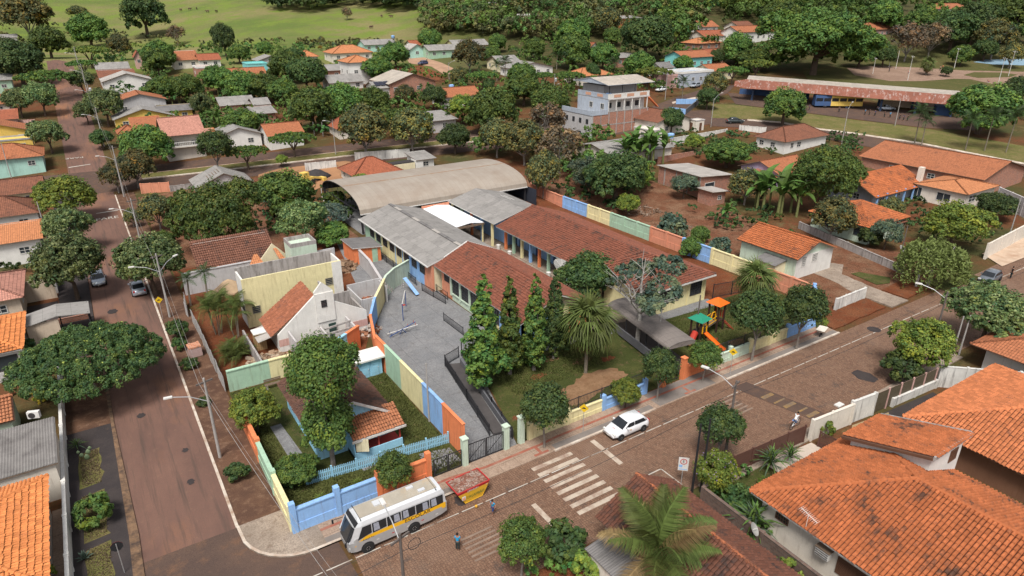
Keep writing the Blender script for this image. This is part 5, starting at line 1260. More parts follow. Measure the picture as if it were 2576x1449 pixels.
slat_gate('garden_gate', 'dark slatted gate beside the yellow green shrub', (46.0, 24.6), (46.6, 20.4), 1.5, M_BROWNG, posts=2)
sheet('villa_court', [(40.4, 22.0), (46.0, 22.0), (46.0, 25.2), (40.4, 25.6)], mat('court_tiles', (.5, .42, .35), .7, .08, 3, .1), .06)
sheet('villa_drive', [(48.5, 18.5), (52.2, 22.4), (55.2, 24.4), (62.6, 23.8), (62, 21.8), (52.2, 21.5)], M_DARKPAVE, .05)
sheet('villa_drive', [(48.4, 23.4), (51.2, 24.8), (55.8, 24.2), (52.4, 21.9), (49.0, 20.4)], mat('straw_mat', (.3, .22, .12), .9, .2, 3, .3), .06)
sheet('villa_garden', [(32.6, 22.0), (40.2, 22.0), (40.2, 25.4), (32.6, 26.0)], M_LAWN, .04)
sheet('corner_lot_soil', [(16, 14), (32.4, 14), (32.4, 26.3), (16, 26.3)], M_SOIL, .03)
# ================================================================ HOUSES WEST OF THE SIDE STREET
WW = strip_wall('street_wall', 'long white wall along the tarred west pavement', (-6.35, 72.0), (-6.35, 30), 1.5, paint('white'), bays=10)
lo_ = thing('corner_house', 'bright orange clay tile roof at the bottom left corner', 'house', (-21.0, 38.9, 0))
wb = MB(); walls(wb, 13.6, 10.6, 3.1, 'hip'); wb.build('wall', paint('offwhite'), lo_)
PL, LL = roof_planes('hip', 13.6, 10.6, 3.2, 1.5, .45)
rb = MB()
for q in PL: slab(rb, q, .1, 0, 1)
rf = rb.build('roof', [mat('roof_underlay', (.2, .08, .04), .9), M_FASCIA], lo_)
M_CLAYL = clay_mat('left_orange_clay', (.6, .21, .07), dark=(.28, .1, .045), amt=.2, scale=.7)
clay_tiles(rf, PL, M_CLAYL, .24, .38, .055, indiv=300); ridge_caps(rf, LL, M_CLAYL, .14)
MB().box(13.62, 14.5, -.5, 11, -.1, .06).build('side_path', M_CONC, lo_)
lg = house('corner_house', 'big grey corrugated roof beside the white street wall', 12.0, 5.6, 3.2, 'offwhite', 'shed', .5, 'fibro', 'N', (-18.5, 51.2, 0), over=.2, wins=(), doors=(('S', 9.5, .9, 2.1),))
cb = MB(); sl = .5 / 5.6
for k in range(68):
 x = -.1 + k * .18; cb.face([(x, -.2, 3.22), (x + .09, -.2, 3.265), (x + .09, 5.8, 3.265 + sl * 6.0), (x, 5.8, 3.22 + sl * 6.0)]); cb.face([(x + .09, -.2, 3.265), (x + .18, -.2, 3.22), (x + .18, 5.8, 3.22 + sl * 6.0), (x + .09, 5.8, 3.265 + sl * 6.0)])
tag(cb.build('corrugation', mat('fibre_cement_ribs', (.2, .185, .175), .85, .15, 1, .2, stain=(.1, .09, .085), amt=.5), [c for c in lg.children if c.name.startswith('roof')][0]), kind='stuff')
def ac_unit(loc, rz, label):
 t = thing('air_conditioner', label, 'air conditioner', loc, rz)
 MB().box(-.42, .42, -.16, .16, .05, .62).build('case', M_FASCIA, t)
 MB().lathe([(.0, 0), (.24, 0), (.24, .02), (.0, .02)], (-.1, -.185, .33), 18, axis='Y').build('fan_grille', M_FRAMED, t)
 for x in (-.3, .3): MB().box(x - .03, x + .03, -.15, .15, -.03, .05).build('foot', M_STEEL, t)
 return t
ac_unit((-7.6, 57.6, 3.75), math.radians(-20), 'white air conditioner unit at the edge of the grey roof')
rd = house('side_house', 'small house with a short red tile roof beside the yellow bush', 7.4, 4.2, 2.6, 'palegreen', 'gable', .9, 'clay', 'x', (-17.0, 60.9, 0), over=.3, clay=M_CLAYO, indiv=0, tile=(.24, .36, .05), wins=(('S', 5.5, 1.5, 1, 1),))
og = thing('side_house', 'house with a smooth orange tile roof and stone-faced porch behind the flowering canopy tree', 'house', (-20.0, 73.6, 0))
wb = MB(); walls(wb, 10.8, 9.0, 3.2, 'hip'); wb.build('wall', paint('white'), og)
PO, LO = roof_planes('hip', 10.8, 9.0, 3.3, 1.5, .4)
rb = MB()
for q in PO: slab(rb, q, .1, 0, 1)
rf = rb.build('roof', [mat('roof_underlay', (.2, .08, .04), .9), M_FASCIA], og); clay_tiles(rf, PO, M_CLAYL, .3, .42, .04, indiv=0); ridge_caps(rf, LO, M_CLAYL, .13)
window(og, (9.6, 0, 1.9), 'S', 1.9, 1.5, M_FRAMED, (1, 1)); MB().box(8.2, 10.82, -.06, 0, -.3, 1.0).build('stone_facing', mat('crazy_stone', (.5, .48, .46), .8, .3, 5, .6), og)
cp = thing('carport', 'old grey sheet carport over the west pavement', 'carport', (-9.0, 80.2, 0))
rb = MB(); slab(rb, [(0, 3.7, 2.5), (0, 0, 2.5), (3.0, 0, 3.1), (3.0, 3.7, 3.1)], .07); slab(rb, [(6.0, 0, 2.7), (6.0, 3.7, 2.7), (3.0, 3.7, 3.08), (3.0, 0, 3.08)], .07); rb.build('roof', ROOF['fibro'], cp)
MB().box(.1, 3.0, .2, .35, -.1, 2.6).build('wall', paint('beige'), cp)
for x, y in ((5.8, .3), (5.8, 3.4), (3.0, 3.4)): MB().tube([(x, y, 0), (x, y, 2.75)], .07).build('post', M_STEEL, cp)
strip_wall('yard_wall', 'low red brick yard wall behind the carport', (-10.5, 85.2), (-3.4, 85.2), .7, brick_mat('hollow_brick'), bays=1)
sheet('dark_yard', [(-12, 86.2), (-6.4, 86.2), (-6.4, 93), (-12, 93)], M_DARKPAVE, .06)
strip_wall('yard_wall', 'cream rendered wall beside the pink tile roof', (-6.5, 94.5), (-9.6, 94.5), 2.6, paint('beige'), bays=1)
strip_wall('yard_wall', 'mustard yellow yard wall beside the dark yard', (-12.2, 85.6), (-12.2, 94), 1.5, paint('yellow'), bays=1)
strip_wall('yard_wall', 'rendered gate wall along the west pavement by the round street trees', (-6.4, 96), (-6.4, 118), 1.8, paint('stucco'), bays=4)
# ================================================================ TOWN BEHIND AND TO THE RIGHT
def HE(name, label, px, py, W, D, h, *a, **kw):
 q = gp(px, py, h); z = tz(q[0], q[1])
 wall, kind, rise, roof = a[:4]; ax = a[4] if len(a) > 4 else 'x'
 wins = kw.pop('wins', None)
 if wins is None: wins = [('S', W - 2, h * .58, 1.3, 1.0), ('E', D * .3, h * .58, 1.2, 1.0), ('E', D * .7, h * .58, 1.2, 1.0)]
 return house(name, label, W, D, h, wall, kind, rise, roof, ax, (q[0] - W, q[1], z), wins=wins, **kw)
h70 = H('cottage', 'cream and green cottage with a red tile gable above the red earth bank', 2006, 646, 2091, 9.6, 3.3, 'palegreen', 'gable', 1.5, 'clay', 'y', wins=(('S', 1.6, 2.3, .9, 1.4), ('S', 3.9, 2.45, 1.2, 1.2)), clay=M_CLAYR, indiv=0, tile=(.26, .4, .07), style=(4, 5), lx=1868)
W70 = h70.children[0]
q = h70.location
W70 = max(v.co.x for v in W70.data.vertices); MB().box(0, W70, -.009, .0, -.6, 3.2).build('front_wall', paint('white'), h70)
rb = MB(); slab(rb, [(5.7, 2.0, 2.75), (9.2, 2.0, 2.6), (9.2, 6.2, 2.9), (5.7, 6.2, 3.1)], .08); rb.build('carport_roof', ROOF['clay'], h70)
for x, y in ((9.0, 2.2), (9.0, 6.0)): MB().tube([(x, y, -.3), (x, y, 2.65)], .09).build('carport_post', M_WOOD, h70)
MB().box(-2.2, 0, 1.5, 4.5, -.3, 2.1).build('lean_to', paint('cream'), h70); rb = MB(); slab(rb, [(-2.5, 4.7, 2.1), (-2.5, 1.3, 2.1), (-.1, 1.3, 2.5), (-.1, 4.7, 2.5)], .06); rb.build('lean_to_roof', ROOF['fibrod'], h70)
h69 = H('cottage', 'pale green timber cottage with a weathered red hip roof', 2188, 568, 2278, 8, 3.0, 'palegreen', 'hip', 2.0, 'clay', wins=(('W', 1.5, 1.7, 1.5, 1.3), ('W', 6.5, 1.7, 1.3, 1.2), ('S', 3.0, 1.7, 1.4, 1.2)), clay=M_CLAYR, tile=(.26, .4, .07), lx=2047, frame=M_FRAMED)
rb = MB(); slab(rb, [(5.8, -.6, 2.2), (9.8, -.6, 2.2), (9.8, 3.6, 2.7), (5.8, 3.6, 2.9)], .08); rb.build('porch_roof', ROOF['brown'], h69)
for x in (6.2, 9.5): MB().box(x, x + .14, -.4, -.26, 0, 2.3).build('porch_post', M_WOOD, h69)
h67 = H('house', 'house with a broad red tile roof over a veranda of pale blue columns', 2199, 483, 2308, 8.5, 3.0, 'bluegrey', 'gable', 2.0, 'clay', 'x', wins=(('S', 3.0, 1.6, 1.6, 1.2), ('S', 8.0, 1.6, 1.8, 1.2), ('W', 3, 1.6, 1.2, 1.1)), over=1.3, clay=M_CLAYR, tile=(.28, .42, .07))
for k in range(5): MB().box(-.6 + k * 2.9, -.36 + k * 2.9, -1.2, -.96, 0, 2.7).build('column', paint('blue'), h67)
h68 = H('house', 'cream house with a low clean orange roof and tall stained side wall', 2432, 486, 2505, 9, 3.2, 'offwhite', 'hip', .9, 'bright', lx=2309, wins=(('W', 3.5, 1.7, 2.4, 1.5, (2, 1)), ('W', 8, 1.6, 1.4, 2.0, (2, 1)), ('S', 2.5, 1.9, 2.4, 1.3)))
MB().box(2.0, 2.9, 9.0, 9.8, 2.0, 5.6).build('chimney', paint('offwhite'), h68)
h66 = H('warehouse', 'long brick hall with a mottled red tile roof near the station road', 2474, 449, 2580, 20, 3.6, 'brick', 'gable', 2.2, 'clay', 'y', lx=2170, wins=(('W', 5, 2.2, 1.4, 1.0), ('W', 9, 2.2, 1.4, 1.0), ('W', 16, 2.0, 2.6, 1.6)), cat='hall')
h65 = H('house', 'lilac house with stepped orange roofs behind the dark mango tree', 1962, 437, 2045, 9, 3.0, 'purple', 'gable', 1.6, 'clay', 'x', wins=(('W', 3, 1.6, 1.2, 1.0), ('W', 6, 1.6, 1.2, 1.0)))
h65b = H('house', 'small lilac outbuilding with an orange lean-to roof', 1950, 449, 1992, 4.5, 2.3, 'purple', 'shed', .8, 'clay', 'N', wins=())
hbs = H('workshop', 'bare brick workshop with two pale sheet roofs on the cleared lot', 1763, 453, 1838, 9, 3.4, 'brick', 'shed', .7, 'fibrol', 'W', lx=1658, wins=(('S', 2.5, 1.9, 2.6, 1.5, (1, 1)),), cat='workshop', over=.4)
for y in (.1, 3, 6, 9): MB().box(-.06, 0, y - .12, y + .12, -.5, 3.9).build('pilaster', M_RAW, hbs)
hbl = H('workshop', 'small brick lean-to with a grey sheet roof beside the brick workshop', 1792, 487, 1826, 3.2, 2.4, 'brick', 'shed', .4, 'fibrol', 'W', wins=(('S', 2, 1.4, 1.0, .8),), cat='shed')
h72 = H('house', 'grey roofed house behind the banana clump', 1540, 390, 1690, 9, 3.0, 'offwhite', 'gable', 1.3, 'fibro', 'x', lx=1445, wins=(('S', 3, 1.6, 1.2, 1.0), ('S', 7, 1.6, 1.2, 1.0)))
h64 = H('cottage', 'white and green cottage with a neat brown hip roof below the station verge', 1976, 353, 2080, 9, 3.1, 'white', 'hip', 2.1, 'brown', lx=1905, wins=(('S', 2.6, 1.7, 1.0, 1.2), ('S', 5.0, 1.7, 1.4, 1.2), ('W', 3, 1.7, 1.2, 1.1), ('W', 6, 1.7, 1.2, 1.1)))
h55 = H('cottage', 'cream cottage with a brown tile roof beside the brick block', 1655, 306, 1735, 8, 3.6, 'offwhite', 'gable', 1.8, 'brown', 'y', lx=1590, wins=(('S', 3, 1.7, 1.0, 1.1), ('W', 2.5, 1.7, 1.2, 1.6)))
h56 = H('outbuilding', 'cream concrete outbuilding with a wooden door by the white wall', 1752, 304, 1772, 4.5, 2.6, 'offwhite', 'flat', .15, 'stucco', lx=1735, wins=(), doors=(('W', 1.5, .9, 2.0), ('S', 1.6, .8, 2.0)))
q = gp(1488, 347); TB = thing('apartment_block', 'three storey brick and grey block with a roof terrace under a metal canopy', 'building', (q[0], q[1], q[2] - .3))
TW, TD = 17.5, 11.5
MB().box(0, TW, 0, .25, -1, 6.0).build('brick_wall', brick_mat('hollow_brick'), TB)
for k in range(8): MB().box(k * 2.45, k * 2.45 + .25, -.06, 0, -1, 6.0).build('concrete_column', M_RAW, TB)
for z in (2.8, 5.8): MB().box(.25, TW, -.04, .0, z, z + .25).build('concrete_beam', M_RAW, TB)
MB().box(-.25, 0, 0, TD, -1, 5.4).build('side_wall', paint('lightgrey'), TB)
MB().box(.0, TW, .26, TD, -1, 5.35).build('core_wall', paint('lightgrey'), TB)
for k in range(4): window(TB, (-.25, 1.6 + k * 2.6, 3.9), 'W', .9, 1.1, M_FRAMED, (2, 2))
for k in range(2): window(TB, (-.25, 4.2 + k * 4, .9), 'W', .9, 1.0, M_FRAMED, (2, 2))
MB().box(-.35, 4.6, -.1, .1, 5.4, 6.5).build('terrace_parapet', paint('bluegrey'), TB); MB().box(-.35, -.2, .1, TD, 5.4, 6.5).build('terrace_parapet', paint('bluegrey'), TB)
MB().box(4.6, TW, 1.6, TD, 5.3, 8.6).build('upper_wall', paint('white'), TB); MB().box(4.5, 4.6, 0.0, TD, 5.4, 8.6).build('upper_wall', paint('bluegrey'), TB); MB().box(4.6, TW + .2, -.1, TD + .2, 8.6, 8.85).build('floor_slab', paint('stucco'), TB)
for k in range(2): window(TB, (4.5, 2.0 + k * 4.2, 7.0), 'W', 1.3, 1.4, M_FRAMEW, (2, 1))
for k in range(4): window(TB, (6.4 + k * 2.9, 1.6, 7.1), 'S', 1.2, 1.2, M_FRAMED, (2, 1))
for k in range(6): MB().box(4.7 + k * 2.45, 4.88 + k * 2.45, .0, .18, 6.0, 8.6).build('gallery_column', paint('white'), TB)
for a in ((4.5, TW, -.05, .12), (4.5, 4.66, .12, TD)): MB().box(*a, 8.85, 10.0).build('terrace_parapet', paint('white') if a[0] != 4.5 or a[1] == TW else paint('bluegrey'), TB)
for k in range(3): MB().box(6.2 + k * 4.1, 8.4 + k * 4.1, -.1, -.05, 9.1, 9.75).build('brick_screen', paint('brickpink'), TB)
for k in range(2): MB().box(4.44, 4.5, 2.0 + k * 4.4, 4.0 + k * 4.4, 9.1, 9.75).build('brick_screen', paint('brickpink'), TB)
PQ, LQ = roof_planes('gable', TW - 4, TD + .4, 12.2, 1.1, .6, 'x')
rb = MB()
for qq in PQ: slab(rb, [(a + 4.2, b_ - .2, c) for a, b_, c in qq], .1, 0, 1)
rb.build('roof', [ROOF['tan'], paint('bluegrey')], TB)
gm = MB(); gm.face([(3.7, -.2, 12.1), (3.7, TD / 2, 13.2), (3.7, TD + .2, 12.1)][::-1]); gm.build('gable_panel', paint('bluegrey'), TB)
for k in range(4):
 for y in (.2, TD): MB().tube([(4.9 + k * 4.0, y, 8.8), (4.9 + k * 4.0, y, 12.2)], .07).build('roof_post', M_STEEL, TB)
MB().lathe([(.6, 0), (.75, .5), (.8, 1.0), (.5, 1.2)], (5.6, 1.2, 8.9), 14).build('water_tank', paint('blue'), TB)
MB().box(6, TW - 1, 3.5, TD, 8.8, 11.4).build('terrace_room', paint('stucco'), TB)
MB().beam((TW - .2, .0, 8.5), (TW + 3.0, .0, 6.0), .9, .2).build('stair_wall', paint('orange'), TB)
a = gp(1875, 222, 3.6); b_ = gp(2425, 266, 3.6)
dvec = Vector((b_[0] - a[0], b_[1] - a[1])); LT = dvec.length; zt = (tz(a[0], a[1]) + tz(b_[0], b_[1])) / 2
BS = thing('bus_station', 'long open bus station under a flat roof with a rusted sloping fascia', 'bus station', (a[0], a[1], 0), math.atan2(dvec.y, dvec.x))
za, zb_ = float(a[2]), float(b_[2])
def zz(x): return za + (zb_ - za) * x / LT
M_RUST = mat('rusted_fascia', (.23, .085, .055), .8, .25, .5, .2, stain=(.46, .41, .38), amt=.36, streak=True)
nb = 30
for k in range(nb):
 x0, x1 = LT * k / nb, LT * (k + 1) / nb
 f = MB(); f.face_m([(x0, -.0, zz(x0)), (x1, 0, zz(x1)), (x1, 1.5, zz(x1) + 2.3), (x0, 1.5, zz(x0) + 2.3)]); f.face_m([(x0, .1, zz(x0)), (x0, 1.6, zz(x0) + 2.2), (x1, 1.6, zz(x1) + 2.2), (x1, .1, zz(x1))])
 f.build('fascia_panel', M_RUST, BS)
rb = MB(); slab(rb, [(0, 1.5, za + 2.3), (LT, 1.5, zb_ + 2.3), (LT, 9.5, zb_ + 2.6), (0, 9.5, za + 2.6)], .2); rb.build('roof', ROOF['tan'], BS)
slab_ = MB(); slab(slab_, [(-3.2, 1.0, za + .4), (0.1, .1, za), (.1, 1.6, za + 2.3), (-3.2, 2.4, za + 1.6)], .08); slab_.build('end_fascia', M_RUST, BS)
for k in range(7):
 x = 2 + (LT - 4) * k / 6
 for y in (2.4, 8.6): MB().box(x - .25, x + .25, y - .25, y + .25, zz(x) - 5.0, zz(x) + 2.3).build('column', mat('dark_blue_column', (.05, .08, .15), .7), BS)
MB().box(-2, LT * .32, 9.0, 9.25, za - 4.6, za - 1.2).build('blue_wall', paint('darkblue'), BS)
MB().box(LT * .66, LT * .99, 9.0, 9.25, zb_ - 5, zb_ - .6).build('ochre_wall', paint('beige'), BS)
MB().box(LT * .9, LT * .97, 3.0, 7.0, zb_ - 5, zb_ - .8).build('kiosk', paint('darkblue'), BS)
for k in range(3): MB().box(LT * .3 + k * 12, LT * .3 + 10 + k * 12, 2.6, 2.75, zz(LT * .5) - 4.12, zz(LT * .5) - 4.06).build('yellow_line', M_PAINTY, BS)
bsn = thing('station_wall', 'bright blue parapet wall around the ramp by the bus station', 'wall', tuple(gp(1682, 282)))
qq = [gp(*p) for p in ((1682, 282), (1724, 288), (1756, 262), (1700, 262))]; o0 = Vector(qq[0])
for i in range(3):
 A = Vector(qq[i]) - o0; B = Vector(qq[(i + 1) % 4]) - o0
 MB().beam(A + Vector((0, 0, .5)), B + Vector((0, 0, .5)), .25, 1.8).build('panel', paint('blue') if i != 1 else mat('dark_grey_wall', (.12, .12, .13), .85), bsn)
strip_wall('lot_wall', 'long whitewashed wall with red splashes below the station road', gx(1690, 366), gx(1828, 330), 1.6, M_WSTAIN, z=tz(*gx(1760, 345)) - .6, bays=5)
strip_wall('lot_wall', 'second whitewashed wall right of the station driveway', gx(1860, 327), gx(1925, 336), 1.4, M_WSTAIN, z=tz(*gx(1890, 330)) - .2, bays=3)
strip_wall('lot_wall', 'low orange brick wall behind the banana clump', gx(1655, 412), gx(1768, 384), 1.3, brick_mat('hollow_brick'), z=tz(*gx(1700, 398)) - .3, bays=5)
strip_wall('lot_wall', 'stained white wall behind the works yard', gx(895, 408), gx(1030, 394), 2.0, M_WSTAIN, z=tz(*gx(960, 400)) - .2, bays=4)
strip_wall('lot_wall', 'broken white wall at the edge of the works yard', gx(770, 430), gx(845, 420), 1.6, M_WSTAIN, z=tz(*gx(800, 425)) - .2, bays=3)
strip_wall('lot_wall', 'orange topped white wall at the corner of the avenue', gx(358, 487), gx(428, 482), 2.0, paint('salmon'), z=tz(*gx(390, 485)) - .2, bays=3)
strip_wall('lot_wall', 'low grey wall beside the orange topped wall', gx(430, 482), gx(485, 474), 1.2, M_RAW, z=tz(*gx(455, 480)) - .2, bays=2)
strip_wall('lot_wall', 'mossy grey wall between the two cottages right of the school', gx(2010, 575), gx(2270, 690), 1.1, M_RAW, z=0, bays=6)
strip_wall('lot_wall', 'white wall with dark streaks above the red earth bank', (71.6, 39.8), (77.6, 39.9), 1.4, M_WSTAIN, bays=3)
strip_wall('lot_wall', 'grey rendered street wall with a brown gate at the far right', (86.5, 38.2), (91.6, 40.6), 1.4, M_RAW, bays=2)
strip_wall('lot_wall', 'pale rendered wall around the large driveway at the right edge', gx(2476, 652), gx(2576, 598), 2.3, paint('offwhite'), bays=3)
strip_wall('lot_wall', 'high grey rendered wall at the right edge behind the orange house', gx(2505, 510), gx(2600, 560), 3.2, paint('stucco'), bays=3)
slat_gate('yard_gate', 'brown sheet gate in the pale driveway wall', gx(2492, 640), gx(2528, 620), 2.0, M_BROWNG, posts=1)
HE('side_house', 'house with a pink tile roof beyond the carport', 46, 742, 9, 9, 3.2, 'beige', 'hip', 1.6, 'pink')
HE('side_house', 'house with a flat bright orange roof behind the round street trees', 98, 598, 11, 6.5, 3.4, 'white', 'shed', .9, 'bright', 'N')
HE('side_house', 'white house with a dark brown roof and lattice balcony', 92, 529, 10, 8, 3.6, 'white', 'hip', 2.0, 'brown')
HE('side_house', 'low brown tile roof behind the willow-leaved street tree', 105, 476, 12, 8, 3.0, 'cream', 'gable', 1.6, 'brown', 'x')
HE('side_house', 'turquoise timber house with a red hip roof at the avenue corner', 104, 388, 11, 9, 3.6, 'mint', 'hip', 2.0, 'clay')
HE('side_house', 'yellow house with a sloping orange roof above the avenue corner', 78, 326, 12, 8, 3.2, 'yellow', 'gable', 1.8, 'clay', 'y')
HE('side_house', 'low yellow house with a grey flat roof above the avenue corner', 80, 349, 12, 5, 3.0, 'yellow', 'flat', .3, 'grey')
HE('side_house', 'house with a dark red tile roof beside a pink wall', 41, 298, 10, 6, 3.0, 'pink', 'shed', 1.6, 'red', 'N')
HE('side_house', 'house with a bright red roof half hidden by the round trees', 20, 258, 8, 8, 3.2, 'offwhite', 'gable', 1.8, 'clay', 'x')
HE('side_house', 'green walled house with a grey roof under the big dark trees', 27, 200, 10, 7, 4.0, 'green', 'shed', 1.2, 'fibro', 'N')
HE('side_house', 'white farmhouse with a grey roof at the foot of the pasture', 41, 94, 16, 8, 4.0, 'white', 'shed', 1.2, 'fibro', 'N')
strip_wall('yard_wall', 'pink rendered yard wall beside the upper side street', gx(45, 325), gx(92, 322), 2.2, paint('pink'), z=tz(*gx(70, 322)) - .2, bays=3)
strip_wall('yard_wall', 'old brick yard wall under the big dark trees', gx(8, 238), gx(55, 236), 1.6, brick_mat('hollow_brick'), z=tz(*gx(30, 236)) - .2, bays=3)
